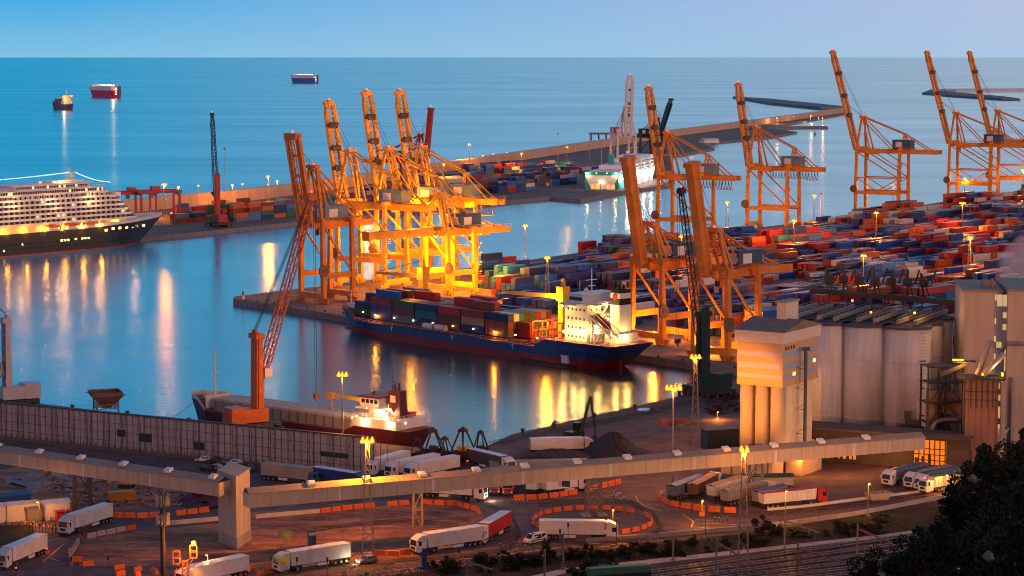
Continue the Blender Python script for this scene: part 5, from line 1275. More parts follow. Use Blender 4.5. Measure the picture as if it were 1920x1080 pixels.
# conveyor supports
def trestle(px, py, top, w_, mat, head=False):
    b = W(px, py); m = MB(); h = top
    for s in (-w_/2, w_/2):
        for yy in (0, 2.6): m.beam((b.x+s*1.25,b.y+yy,0),(b.x+s,b.y+yy,h),.38)
    n = max(2, int(h/3.2))
    for k in range(n):
        z0, z1 = h*k/n, h*(k+1)/n; s = 1 if k % 2 else -1
        for yy in (0,2.6): m.beam((b.x-s*w_/2,b.y+yy,z0),(b.x+s*w_/2,b.y+yy,z1),.2); m.beam((b.x-w_/2,b.y+yy,z1),(b.x+w_/2,b.y+yy,z1),.2)
    m.build('trestle', mat, gal)
PINK = pm('trestle_pale_pink', (.42,.28,.24), .6)
trestle(153,976,11.1,3,DARK); trestle(783,988,11.1,1.6,PINK); trestle(1418,925,11,2.6,STEEL)
# inspection platform tower in front of the gallery
b = W(1113,966); t = thing('platform_tower', 'grey steel trestle tower with railed platform in the roundabout approach', 'tower', b, R(8)); h = ZH(b,890)
m = MB()
for s in (-1.5,1.5):
    for y in (-1.2,1.2): m.beam((s*1.15,y*1.15,0),(s,y,h),.3)
for k in range(3):
    z0, z1 = h*k/3, h*(k+1)/3
    for y in (-1.2,1.2): m.beam((-1.5,y,z0),(1.5,y,z1),.18); m.beam((1.5,y,z0),(-1.5,y,z1),.18); m.beam((-1.5,y,z1),(1.5,y,z1),.25)
m.build('trestle', STEEL, t)
m = MB(); m.box(-2.8,2.8,-2.2,2.2,h,h+.25); rail(m,[(-2.8,-2.2,h+.2),(2.8,-2.2,h+.2),(2.8,2.2,h+.2),(-2.8,2.2,h+.2),(-2.8,-2.2,h+.2)],1.2,1.4); m.box(-.6,-.5,-1,1,h,h+2.6); m.box(.5,.6,-1,1,h,h+2.6); m.build('platform', pm('platform_tan', (.30,.22,.16), .7), t)
m = MB()
for s in (-1.8,1.8): m.box(s-1,s+1,-1.6,1.6,0,.3)
m.build('footing', CONC, t)
# ---------------------------------------------------------------- elevator tower with striped cladding
E0 = W(1465,890); Z1 = ZH(E0,727); Z2 = ZH(E0,625)
ur = V((.54,.842,0)); ERZ = math.atan2(ur.y, ur.x); LE, RE = 12.2, 20.0
el = thing('grain_elevator', 'cream striped grain elevator tower on pale round bins under a low pitched roof', 'building', (E0.x, E0.y, 0), ERZ)
CLAD = pm('cladding_cream', (.52,.37,.23), .6, var=.1, scale=.4); LILAC = pm('cladding_lilac', (.46,.46,.68), .6, var=.08); BANDB = pm('glazed_band_blue', (.28,.44,.72), .3, var=.25, scale=.8)
hh = Z2-Z1
m = MB(); m.box(0,RE,0,LE,Z1,Z2-2.6); m.build('cladding', CLAD, el)
m = MB(); m.box(-.5,RE+.5,-.5,LE+.5,Z2-2.6,Z2+.2); m.build('eave_band', pm('eave_pale', (.60,.55,.52), .5, var=.1), el)
bands = [(.70,.60),(.47,.36),(.24,.16)]
for f1, f0 in bands:
    m = MB(); z0, z1 = Z1+(hh-2.6)*f0/.8*.9, Z1+(hh-2.6)*f1/.8*.9
    m.box(-.05,-.02,.4,LE-.4,z0,z1,0); m.box(.4,RE-.4,-.05,-.02,z0,z1,1)
    m.build('cladding_band', [LILAC, BANDB], el)
m = MB()
for x, z in ((RE*.27,Z1+2.2),(RE*.84,Z1+4.2),(RE*.62,Z1+7.2)): m.box(x,x+1.7,-.10,-.06,z,z+.9)
m.build('lit_window', em('window_glow', (1,.66,.25), 1.0), el)
m = MB()
for k in range(4): m.box(1.2+k*1.5,1.9+k*1.5,-.09,-.03,Z2-4.3,Z2-3.4)
m.build('vent_opening', DARK, el)
m = MB(); e = .8
m.add([(-e,-e,Z2+.2),(RE+e,-e,Z2+.2),(RE+e,LE+e,Z2+.2),(-e,LE+e,Z2+.2),(RE*.5,-e,Z2+2.4),(RE*.5,LE+e,Z2+2.4)], [(0,1,4),(1,2,5,4),(2,3,5),(3,0,4,5)]); m.build('roof', pm('roof_brown_grey', (.20,.15,.13), .8), el)
m = MB(); m.box(RE*.45,RE*.8,LE*.30,LE*.5,Z2+1,Z2+6.2); hd = m.build('head_house', pm('head_house_cream', (.62,.54,.44), .6, var=.06), el)
m = MB(); m.box(RE*.43,RE*.82,LE*.28,LE*.52,Z2+6.2,Z2+6.6); m.build('head_house_roof', CONC, hd)
for k in range(3):
    m = MB(); m.lathe([(1.85,0),(1.85,Z1)],22,(2.0,2.0+k*(LE-4)/2)); m.build('round_bin', pm('bin_cream', (.52,.42,.30), .7, var=.14, scale=.3, streak=True), el, smooth=True)
m = MB(); m.box(3.2,RE-1.6,.8,LE-.8,0,Z1); 
for k in range(5): m.box(3.4+k*(RE-5.6)/4,3.7+k*(RE-5.6)/4,.55,.8,0,Z1)
m.build('lower_wall', CREAM, el)
m = MB(); m.box(-6,0,-.5,LE+1,0,4.6); m.box(-6.4,0,-.9,LE+1.4,4.6,5.0); m.box(1,12,-5,-.6,0,3.6); m.box(.6,12.4,-5.4,-.2,3.6,4.0); an = m.build('truck_shed', pm('shed_orange_cream', (.56,.40,.26), .7), el)
for k in range(4): m = MB(); m.box(-6.06,-5.96,.5+k*3.2,.9+k*3.2,0,4.4); m.build('shed_post', STEEL, an)
# slim dark pipe tower in front of the right face
b = W(1508,881); t = thing('pipe_mast', 'slim dark blue vertical elevator pipe in front of the striped tower', 'pipe', b, 0); h = ZH(b,655)
m = MB(); m.tube((0,0,0),(0,0,h),.42,n=10); m.box(-.8,1.0,-.5,.5,h-.4,h+.5); 
for z in (4,9,15,20,25): m.beam((-2.2,0,z),(0,0,z-.2),.12); m.beam((-2.2,0,z),(0,0,z+1.4),.1)
m.build('pipe', pm('pipe_dark_blue', (.05,.065,.09), .5), t)
# ---------------------------------------------------------------- round silos
SIL = pm('silo_concrete', (.60,.59,.58), .85, var=.20, scale=.2, streak=True)
c0 = W(1697,838); sr = 6.0; dL = V((-.905,.425,0)); dB = V((.44,.9,0)); TOPZ = 31.0
sil = thing('silo_block', 'block of tall grey concrete silos behind the striped tower', 'silo', c0, 0)
def sv(i, j): return dL*(i*10.6)+dB*(j*10.8)
for i in range(4):
    for j in range(3):
        p = sv(i, j); m = MB(); m.lathe([(sr,0),(sr,TOPZ)],30,(p.x,p.y))
        for z in (7.5,15,22.5): m.lathe([(sr+.05,z),(sr+.05,z+.12)],30,(p.x,p.y))
        m.build('silo', SIL, sil, smooth=False)
for o in sil.children:
    for q_ in o.data.polygons: q_.use_smooth = abs(q_.normal.z) < .5
m = MB()
for i in range(4):
    for j in range(3): p = sv(i, j); m.lathe([(sr+.35,TOPZ),(sr+.35,TOPZ+.5)],28,(p.x,p.y))
for i in range(3):
    for j in range(2):
        a_, b_, c_, d_ = sv(i,j), sv(i+1,j), sv(i+1,j+1), sv(i,j+1); m.add([tuple(q_+V((0,0,TOPZ+.45+.005*i+.003*j))) for q_ in (a_,b_,c_,d_)], [(0,1,2,3)])
m.build('top_slab', pm('silo_top_dark', (.08,.07,.065), .9), sil)
m = MB()
for i in range(4):
    p = sv(i,0)-dB*1; q = sv(i,2)+dB*8
    for s in (-2.2, 2.2):
        o_ = dL*s; m.beam(p+o_+V((0,0,TOPZ+1.4)), q+o_+V((0,0,TOPZ+1.4)), .9, 1.0)
        for k in range(9): r_ = p+o_+(q-p)*(k/8); m.beam(r_+V((0,0,TOPZ+.5)), r_+V((0,0,TOPZ+2.6)), .12)
        m.beam(p+o_+V((0,0,TOPZ+2.6)), q+o_+V((0,0,TOPZ+2.6)), .1)
m.build('top_conveyor', pm('conveyor_pale', (.25,.22,.20), .6), sil)
m = MB(); a_ = sv(3.4,2.9)+V((0,0,TOPZ+5)); b_ = sv(-1.2,2.2)+V((0,0,TOPZ+4)); m.beam(a_, b_, 2.2, 1.4)
for k in range(10): r_ = a_+(b_-a_)*(k/9); m.beam(r_, r_-V((0,0,4.4)), .3); m.beam(r_+V((0,0,.7)), r_+V((0,0,2)), .1)
m.beam(a_+V((0,0,2)), b_+V((0,0,2)), .12); m.build('cross_gallery', pm('gallery_dark_brown', (.07,.055,.05), .8), sil)
rnd = random.Random(12)
m = MB()
for k in range(7):
    r_ = sv(2.9-k*.42,2.7)+V((0,0,TOPZ+5))
    m.beam(r_, r_+V((rnd.uniform(-1.2,1.2),0,6+rnd.uniform(-1,2))), .5); m.beam(r_+V((1.5,0,0)), r_+V((-.5,0,6)), .35); m.box(r_.x-1.1,r_.x+1.1,r_.y-1,r_.y+1,r_.z+3.0,r_.z+4.6); m.box(r_.x-1.6,r_.x+1.6,r_.y-1.5,r_.y+1.5,r_.z+2.6,r_.z+2.8)
    m.beam(r_+V((2,0,3)), r_+V((3.2,0,7)), .4)
m.build('spout_head', pm('spout_black', (.03,.028,.027), .7), sil)
m = MB()
for i, z in ((0,9),(0,16),(0,23)): p = sv(0,0); m.box(p.x+2.5,p.x+3.8,p.y-6.2,p.y-5.2,z,z+.15)
p = sv(0,0)
for k in range(34): m.box(p.x+3.0,p.x+3.7,p.y-5.75,p.y-5.68,2+k*.85,2.08+k*.85)
m.build('ladder', DARK, sil)
for i, j, s in ((1,.3,1),(0,.6,1),(2.2,2.6,1)):
    m = MB(); p = sv(i,j); m.box(p.x-.25,p.x+.25,p.y-.25,p.y+.25,TOPZ+2.8,TOPZ+3.3); m.build('top_lamp', SODIUM, sil)
for i, j in ((0,.6),(1.0,2.7),(-.7,.4)): p = c0+sv(i,j); lamp((p.x,p.y-1,TOPZ+4), 250, (1,.42,.08), .2)
# plinth with lit bays below the silos
SB = W(1560,880); m = MB()
pl = thing('loading_shed', 'dark low loading shed with orange lit bays under the silos', 'shed', W(1590,868), math.atan2(-dL.y, -dL.x))
m = MB(); m.box(-16,30,0,7,0,8.2); m.box(-16.5,30.5,-2.6,7.4,8.2,8.7); m.build('shed_wall', pm('shed_dark_brown', (.10,.075,.065), .85), pl)
BAY = em('bay_glow', (1,.25,.015), .6)
for x, w_, z0, z1 in ((-12,3.4,1,5.2),(-4,6,1,5.6),(16.5,8,1.2,7.2)):
    m = MB(); m.box(x,x+w_,-.08,-.03,z0,z1); by = m.build('lit_bay', BAY, pl)
    m = MB()
    for k in range(int(w_/1.3)+1): m.box(x+k*1.3-.12,x+k*1.3+.12,-.3,-.12,z0,z1)
    for k in range(3): m.box(x,x+w_,-.28,-.14,z0+1+k*1.4,z0+1.2+k*1.4); m.box(x+.4+k*1.6,x+1.1+k*1.6,-.35,-.12,z0,z0+1.6+k*.4)
    m.build('bay_frame', DARK, by)
for x, y in ((1665,882),(1600,890),(1548,893)):
    p = W(x,y); lamp((p.x,p.y-2,5), 420, (1,.36,.05), .4)
sp_ = W(1495,893); lamp((sp_.x,sp_.y-1,4), 250, (1,.38,.05), .3)
# steel legs, ducts and bins right of the silos
DUCT = pm('duct_grey', (.26,.24,.24), .45, .3)
st = thing('process_tower', 'dark steel process frame between the silos and the big beige building', 'tower', W(1770,868), R(10))
m = MB()
for x in (-4.5,0,4.5):
    for y in (0,5): m.beam((x,y,0),(x,y,24),.4)
for z in (5,10,15,20,24):
    for y in (0,5): m.beam((-4.8,y,z),(4.8,y,z),.35)
    m.box(-4.8,4.8,-.6,5.6,z,z+.15); rail(m, [(-4.8,-.6,z+.1),(4.8,-.6,z+.1)],1.1,1.5)
for k in range(4): m.beam((-4.5,0,5*k),(0,0,5*k+5),.2); m.beam((4.5,0,5*k),(0,0,5*k+5),.2)
m.build('steel_frame', DARK, st)
m = MB(); m.tube((-2.5,2.5,8),(-2.5,2.5,18),1.6,n=14); m.tube((-2.5,2.5,8),(-2.5,2.5,4),1.6,.3,14); m.tube((2.4,2.5,2),(2.4,2.5,11),1.3,n=12); m.box(.6,4,1,4,12,17); m.build('cyclone_bin', pm('bin_brown_grey', (.24,.18,.15), .7), st)
m = MB(); m.path([(-3.6,-1,2),(-3.6,-1,9),(-2.8,-1,10.5),(-1,-1,11),(3,-1,11)],.5,8); m.path([(4.4,-1.2,1),(4.4,-1.2,22)],.4,8); m.build('duct', DUCT, st)
EQ = [(1640-1440+1440+60,795)]
t = thing('roof_equipment', 'small railed equipment platform with duct in front of the grey silos', 'platform', W(1712,850), R(-20))
m = MB()
for x in (-3.5,3.5):
    for y in (-2,2): m.beam((x,y,0),(x,y,6.5),.3)
m.box(-4,4,-2.4,2.4,6.3,6.6); rail(m,[(-4,-2.4,6.6),(4,-2.4,6.6),(4,2.4,6.6)],1.2,1.3); m.beam((3,-2.4,6.5),(5.6,-2.4,0),.7,.2); m.build('platform', DARK, t)
m = MB(); m.box(-2,1.4,-1.2,1.6,6.6,8.6); m.box(-2.2,-.4,-1.4,-1.2,8.6,11); m.build('cabinet', pm('cabinet_dark', (.12,.11,.11), .6), t)
# big beige building at the right edge
BB = W(1872,850); 
bl = thing('process_building', 'big beige windowless building with a tall glass strip cut by the right edge', 'building', BB, R(-6)); BZ = ZH(BB,548)
wL, wd_ = 9.2, 26
m = MB(); m.box(-wL,0,0,wd_,0,BZ); m.box(1.2,30,-3,wd_,0,BZ+.6); m.build('wall', pm('wall_beige_brown', (.48,.38,.31), .7, var=.2, scale=.12, streak=True), bl)
m = MB(); m.box(-wL-.4,.3,-.5,wd_+.5,BZ,BZ+.5); m.box(1.0,30.5,-3.5,wd_+.5,BZ+.6,BZ+1.1); m.box(-4,-1,8,12,BZ+.5,BZ+2); m.tube((-2,5,BZ),(-2,5,BZ+3),.4); m.build('roof', pm('roof_tan', (.30,.22,.17), .8), bl)
m = MB(); m.box(-1.7,1.2,-.15,-.02,6,BZ-.6); m.build('glass_strip', winmat('stair_glass', (.30,.36,.50), (1,.68,.25), 1.45, 1.5, .32, .5, (.16,.16,.18), .08), bl)
m = MB(); m.tube((.3,-.8,16),(.3,-.8,26.5),.45,n=10); m.path([(.3,-.8,26.5),(1,-3.4,28.5),(30,-3.8,28.5)],.55,8); m.path([(2.6,-3.7,2),(2.6,-3.7,20)],.4,8); m.build('duct', DUCT, bl)
# dust filter tower in front of it
t = thing('filter_tower', 'brown brick-clad filter tower with inclined ducts in front of the big beige building', 'tower', W(1838,884), R(-8)); 
BRK = winmat('brick_panels', (.30,.17,.13), (1,.5,.3), 1.6, 1.1, 0, 0, (.14,.08,.07), .08)
fz = ZH(W(1838,884),712)
m = MB(); m.box(-3.9,3.9,0,5,5,fz); m.box(-2.4,2.4,1,4,0,5); m.build('filter_body', BRK, t)
m = MB(); m.box(-6,5.4,-1.2,5.6,fz,fz+.5); rail(m,[(-6,-1.2,fz+.5),(5.4,-1.2,fz+.5)],1.1,1.4)
for k in range(5): m.box(-2.6+k*1.3-.08,-2.6+k*1.3+.08,-.2,-.05,fz-7,fz)
for z in (fz-3,fz-5): m.box(-3.9,3.9,-.2,-.06,z,z+.15)
m.build('platform', DARK, t)
m = MB(); m.tube((-1.2,1,fz+1),(1.8,2,fz+9.5),.75,n=10); m.tube((0,-.4,fz+1),(5,0,fz+6.5),.7,n=10); m.path([(5,-.8,fz-.2),(5,-.8,6),(4.2,-1.2,3)],.7,8); m.build('duct', DUCT, t)
for bx in ((-7.2,-4.6,-.8,-.4,fz+4.6,fz+5.0),(4.4,4.9,-1.0,-.6,fz+1.0,fz+1.9),(-.4,.3,-1.2,-.9,fz+1.2,fz+1.7)): m = MB(); m.box(*bx); m.build('lamp_head', SODIUM, t)
m = MB(); m.beam((-10,0,fz+1),(-3,1,fz+4.2),1.2,.9); m.box(-7,-1.5,0,3,fz+4,fz+4.3); m.beam((-4,1.5,fz),(-4,1.5,fz+4),.4); m.build('inclined_conveyor', DARK, t)
p = W(1838,884); lamp((p.x-5,p.y-1.5,fz+3.6), 600, (1,.38,.05), .3); lamp((p.x+4,p.y-2,fz+2.5), 300, (1,.6,.25), .3)
for k, (x, y, lab) in enumerate(((1826,838,'grey bent dust pipe at the foot of the filter tower'),(1862,842,'pale cream bent dust pipe right of the filter tower foot'),(1892,838,'grey bent dust pipe nearest the dark hillside'))):
    b = W(x,y+16); m = MB(); hb = 7
    m.path([(-1.6,0,0),(-1.6,0,hb-1.2),(-1.1,0,hb-.3),(0,0,hb),(1.1,0,hb-.3),(1.6,0,hb-1.2),(1.6,0,1)],.75,10); m.build('bent_pipe', CREAM if k == 1 else DUCT, loc=b, rz=.2*k, label=lab, category='pipe')
# steam at the right edge
m = MB(); rn = random.Random(3); n1, n2 = 24, 14; vs = []
for i in range(n2+1):
    t_ = i/n2; r_ = math.sin(math.pi*min(max(t_,.001),.999))**.6
    for k in range(n1): a = 2*math.pi*k/n1; j = 1+rn.uniform(-.16,.16); vs.append((10*r_*j*math.cos(a)+4*t_, 9*r_*j*math.sin(a), 26*t_))
m.add(vs, [(i*n1+k,i*n1+(k+1)%n1,(i+1)*n1+(k+1)%n1,(i+1)*n1+k) for i in range(n2) for k in range(n1)])
sm = bpy.data.materials.new('steam'); sm.use_nodes = True; nn_ = sm.node_tree.nodes; nn_.remove(nn_['Principled BSDF']); pv = nn_.new('ShaderNodeVolumePrincipled')
pv.inputs['Color'].default_value = (.95,.9,.88,1); pv.inputs['Density'].default_value = .05; sm.node_tree.links.new(pv.outputs[0], nn_['Material Output'].inputs['Volume'])
tcs = nn_.new('ShaderNodeTexCoord'); ns = nn_.new('ShaderNodeTexNoise'); ns.inputs['Scale'].default_value = .13; ns.inputs['Detail'].default_value = 3; sm.node_tree.links.new(tcs.outputs['Object'], ns.inputs['Vector'])
gr = nn_.new('ShaderNodeVectorMath'); gr.operation = 'LENGTH'; mpg = nn_.new('ShaderNodeMapping'); mpg.inputs['Location'].default_value = (-.2,0,-1.0); mpg.inputs['Scale'].default_value = (.1,.11,.077); sm.node_tree.links.new(tcs.outputs['Object'], mpg.inputs[0]); sm.node_tree.links.new(mpg.outputs[0], gr.inputs[0])
f1 = nn_.new('ShaderNodeMapRange'); sm.node_tree.links.new(gr.outputs['Value'], f1.inputs[0]); f1.inputs[1].default_value = 1.0; f1.inputs[2].default_value = .2; f1.inputs[3].default_value = 0; f1.inputs[4].default_value = .30
f2 = nn_.new('ShaderNodeMapRange'); sm.node_tree.links.new(ns.outputs[0], f2.inputs[0]); f2.inputs[1].default_value = .35; f2.inputs[2].default_value = .65; f2.inputs[3].default_value = .3; f2.inputs[4].default_value = 1.2
mu_ = nn_.new('ShaderNodeMath'); mu_.operation = 'MULTIPLY'; sm.node_tree.links.new(f1.outputs[0], mu_.inputs[0]); sm.node_tree.links.new(f2.outputs[0], mu_.inputs[1]); sm.node_tree.links.new(mu_.outputs[0], pv.inputs['Density'])
m.build('steam', sm, loc=(161,700,20), kind='stuff')
# ---------------------------------------------------------------- vehicles
TYRE = pm('tyre_black', (.018,.017,.017), .85); RIM = pm('wheel_rim', (.35,.34,.33), .4, .5); CHAS = pm('chassis_dark', (.03,.03,.032), .7)
TWH = pm('truck_white', (.72,.71,.70), .45, var=.2, scale=.4, rand=.08); TRED = pm('truck_red', (.42,.02,.025), .4, var=.15); TBLUE = pm('truck_blue', (.03,.12,.30), .45); TTEAL = pm('truck_teal_cab', (.03,.17,.26), .45); TGREY = pm('tipper_grey', (.25,.24,.24), .5, var=.2); TBRN = pm('tipper_brown', (.17,.10,.08), .6, var=.2); TBGE = pm('trailer_beige', (.40,.33,.27), .6)
def wheels(par, spots, r=.5, wd=.32):
    for x, y in spots:
        m = MB(); m.tube((x,y-wd/2,r),(x,y+wd/2,r),r,n=14); wh = m.build('wheel', TYRE, par)
        m = MB(); m.tube((x,y-wd/2-.012,r),(x,y+wd/2+.012,r),r*.55,n=10); m.build('rim', RIM, wh)
def cab(t, M, x0=5.75, lights=False, roof=True, trim=None):
    yh = 1.24; pr = [(x0,.75),(x0+2.35,.45),(x0+2.5,.9),(x0+2.5,1.75),(x0+2.3,3.0),(x0+1.9,3.35),(x0+.9,3.85 if roof else 3.1),(x0,3.85 if roof else 3.0)]
    n = len(pr); m = MB(); m.add([(x,-yh,z) for x, z in pr]+[(x,yh,z) for x, z in pr], [tuple(range(n))[::-1],tuple(range(n,2*n))]+[(i,(i+1)%n,n+(i+1)%n,n+i) for i in range(n)])
    for s in (-1,1): m.box(x0+2.1,x0+2.4,s*1.45-.1,s*1.45+.1,1.9,2.6)
    cb = m.build('cab', M, t)
    m = MB(); e = .02; m.quad((x0+2.5+e,-1.08,1.85),(x0+2.5+e,1.08,1.85),(x0+2.32+e,1.05,2.95),(x0+2.32+e,-1.05,2.95)); m.build('windscreen', GLASS, cb)
    for s in (-1,1): m = MB(); m.quad((x0+1.2,s*1.26,1.85),(x0+2.3,s*1.26,1.85),(x0+2.12,s*1.26,2.75),(x0+1.2,s*1.26,2.75)); m.build('side_window', GLASS, cb)
    for s in (-1,1): m = MB(); m.box(x0+2.44,x0+2.54,s*.95-.2,s*.95+.2,.75,1.0); m.build('headlight', HEADL if lights else WHITE, cb)
    m = MB(); m.box(x0+2.3,x0+2.56,-1.25,1.25,.32,.68); m.box(x0+2.5,x0+2.53,-.7,.7,1.05,1.6); m.build('bumper_grille', CHAS, cb)
    if trim: m = MB(); m.box(x0+.1,x0+2.3,-1.26,1.26,.9,1.3); m.build('trim_stripe', trim, cb)
def truck(label, fp, rp, kind='box', cc=None, bc=None, lights=False, tl=13.6, tails=False, top=None, roofcab=True, trim=None, stripes=False, group='trucks around the port roads', cabon=True):
    a, b = W(*fp), W(*rp); hd = heading(b, a); c = (a+b)/2; cc = cc or TWH; bc = bc or TWH
    x1 = 5.35; x0 = x1-tl; L0 = x0
    t = thing('truck' if cabon else 'trailer', label, 'truck' if cabon else 'trailer', c, hd, group)
    if cabon:
        cab(t, cc, lights=lights, roof=roofcab, trim=trim); m = MB(); m.box(2.5,7.6,-.55,.55,.55,1.05); m.box(3.2,5.2,-1.2,-.7,.5,1.0); m.box(3.2,5.2,.7,1.2,.5,1.0); m.build('tractor_frame', CHAS, t)
    m = MB(); m.box(x0,x1,-.9,.9,1.0,1.22); m.box(x0+.05,x0+.15,-1.2,1.2,.5,.8)
    if kind == 'box': m.box(x0+5,x0+7.6,-1.23,-1.1,.45,1.05,1); m.box(x0+5,x0+7.6,1.1,1.23,.45,1.05,1)
    m.box(x1-2.4,x1-2.2,-.9,-.6,.05,1.0); m.box(x1-2.4,x1-2.2,.6,.9,.05,1.0)
    m.build('chassis', [CHAS, WHITE], t)
    if kind == 'box':
        m = MB(); m.box(x0,x1,-1.27,1.27,1.22,4.0); m.box(x0,x1,-1.29,1.29,1.22,1.34); m.box(x0,x1,-1.29,1.29,3.9,4.02)
        if top is None: m.box(x1,x1+.35,-.8,.8,2.6,3.8)
        bx = m.build('trailer_box', bc, t)
        m = MB()
        for y in (-.02,.02): m.box(x0-.03,x0-.005,y-.015,y+.015,1.3,3.9)
        for y in (-.8,-.35,.35,.8): m.box(x0-.05,x0-.01,y-.03,y+.03,1.3,3.95)
        m.build('rear_doors', CGREY, bx)
        if top: m = MB(); m.box(x0+.02,x1-.02,-1.25,1.25,4.02,4.06); m.build('trailer_roof', top, bx)
    elif kind == 'tip':
        m = MB(); m.add([(x0,-1.1,1.25),(x1,-1.0,1.25),(x1,1.0,1.25),(x0,1.1,1.25),(x0-.2,-1.27,3.5),(x1,-1.27,3.7),(x1,1.27,3.7),(x0-.2,1.27,3.5)],[(0,1,5,4),(1,2,6,5),(2,3,7,6),(3,0,4,7),(3,2,1,0)])
        for k in range(14):
            x = x0+.3+k*(x1-x0-.6)/13
            for s in (-1,1): m.beam((x,s*1.12,1.3),(x,s*1.30,3.5),.10,.12)
        m.box(x0-.2,x1,-1.33,-1.22,3.45,3.62); m.box(x0-.2,x1,1.22,1.33,3.45,3.62)
        bx = m.build('tipper_body', bc, t)
        m = MB(); m.add([(x0-.1,-1.2,3.52),(x1,-1.2,3.72),(x1,0,3.98),(x0-.1,0,3.78),(x1,1.2,3.72),(x0-.1,1.2,3.52)],[(0,1,2,3),(3,2,4,5)]); m.build('load_cover', top or TBLUE, bx)
    if tails:
        for s in (-1,1): m = MB(); m.box(x0-.06,x0+.02,s*1.0-.22,s*1.0+.22,.75,1.0); m.build('tail_light', REDL, t)
        lamp((c-V((math.cos(hd)*9.3,math.sin(hd)*9.3,-1.3))), 60, (1,.05,.03), .2)
    sp = [(x0+.9,-1.05),(x0+2.2,-1.05),(x0+3.5,-1.05),(x0+.9,1.05),(x0+2.2,1.05),(x0+3.5,1.05)]
    if cabon: sp += [(7.35,-1.05),(7.35,1.05),(3.9,-1.05),(3.9,1.05)]
    wheels(t, sp)
    if lights: lamp((c+V((math.cos(hd)*9.5,math.sin(hd)*9.5,1))), 120, (1,.8,.5), .2)
    return t
truck('white semi-trailer truck on the bottom road in front of the red trailer truck', (778,1039),(898,1021))
truck('white and red truck with red trailer following the white semi-trailer truck', (893,1025),(953,990), bc=TRED, top=WHITE, trim=TRED)
truck('white semi-trailer truck on the bottom road left of the small hatchback', (516,1075),(652,1053))
truck('white trailer cut by the bottom edge of the picture', (340,1105),(456,1078))
truck('white box truck parked nearest the end of the long grey wall', (697,893),(756,876))
truck('white box truck parked behind the conveyor, middle one of three', (731,897),(815,881))
truck('white box truck parked behind the conveyor, rightmost of three', (767,900),(852,884))
truck('dark trailer truck with glowing red tail lights beside the clamshell grabs', (948,886),(894,873), bc=pm('trailer_dark', (.09,.075,.075), .6), top=TWH, tails=True)
truck('truck with teal cab and beige trailer under the long grey wall', (592,909),(505,899), cc=TTEAL, bc=TBGE, roofcab=False)
truck('blue curtain trailer behind the conveyor left of the lattice mast', (690,921),(588,905), bc=pm('curtain_blue', (.02,.04,.22), .5), top=TWH, cc=TBLUE)
truck('red truck facing forward under the conveyor, left one of two', (926,931),(944,901), cc=TRED, bc=TBRN)
truck('red truck facing forward under the conveyor, right one of two', (950,932),(972,903), cc=TRED, bc=TBRN)
truck('white container truck seen from its rear doors under the conveyor', (1032,912),(990,930), tl=10)
truck('white container truck with white cab beside the orange barrier curve', (1066,922),(1016,928), tl=8.5)
truck('tipper trailer with blue cover, leftmost in the truck park', (1334,913),(1247,943), 'tip', bc=pm('tipper_blue_grey', (.13,.16,.22), .5), top=TBLUE, cabon=False)
truck('brown ribbed tipper truck with white cab angled in the truck park', (1361,905),(1281,945), 'tip', bc=TBRN, top=pm('grain_tan', (.42,.25,.16), .9))
truck('white ribbed tipper with tan load beside the brown tipper', (1402,917),(1330,941), 'tip', bc=TWH, top=pm('grain_tan', (.42,.25,.16), .9), roofcab=False)
truck('grey ribbed tipper truck parked broadside in the truck park', (1448,930),(1357,949), 'tip', bc=TGREY, top=TGREY)
truck('short grey tipper trailer with blue cover behind the red and white truck', (1470,938),(1412,952), 'tip', bc=TGREY, top=TBLUE, cabon=False, tl=10)
truck('red cabbed tipper truck with white body and red cover', (1538,943),(1436,953), 'tip', cc=TRED, bc=TWH, top=TRED)
truck('dump truck with bright blue cover, leftmost of the four parked by the hillside', (1650,916),(1742,892), 'tip', bc=TGREY, top=TBLUE)
truck('white cabbed dump truck with grey cover, second of the four by the hillside', (1693,920),(1787,898), 'tip', bc=TGREY, top=TGREY)
truck('white cabbed dump truck with teal blue cover, third of the four by the hillside', (1715,923),(1806,903), 'tip', bc=TGREY, top=TTEAL)
truck('dump truck with green cover and cream body, rightmost of the four by the hillside', (1727,926),(1822,910), 'tip', bc=CREAM, top=pm('cover_green', (.03,.12,.09), .6), roofcab=False)
truck('white semi-trailer truck driving through the level crossing junction', (-5,1072),(84,1034), tails=True)
truck('white semi-trailer truck on the road beyond the junction crossing gate', (108,1008),(212,974), tails=False)
truck('white semi-trailer truck with headlights on rounding the dirt loop bend', (905,938),(790,930), lights=True, tl=13)
truck('white semi-trailer truck with tail lights on in front of the roundabout', (1140,1011),(1030,1010), tails=True)
truck('white truck passing in front of the dark coal heap', (1102,848),(1005,851))
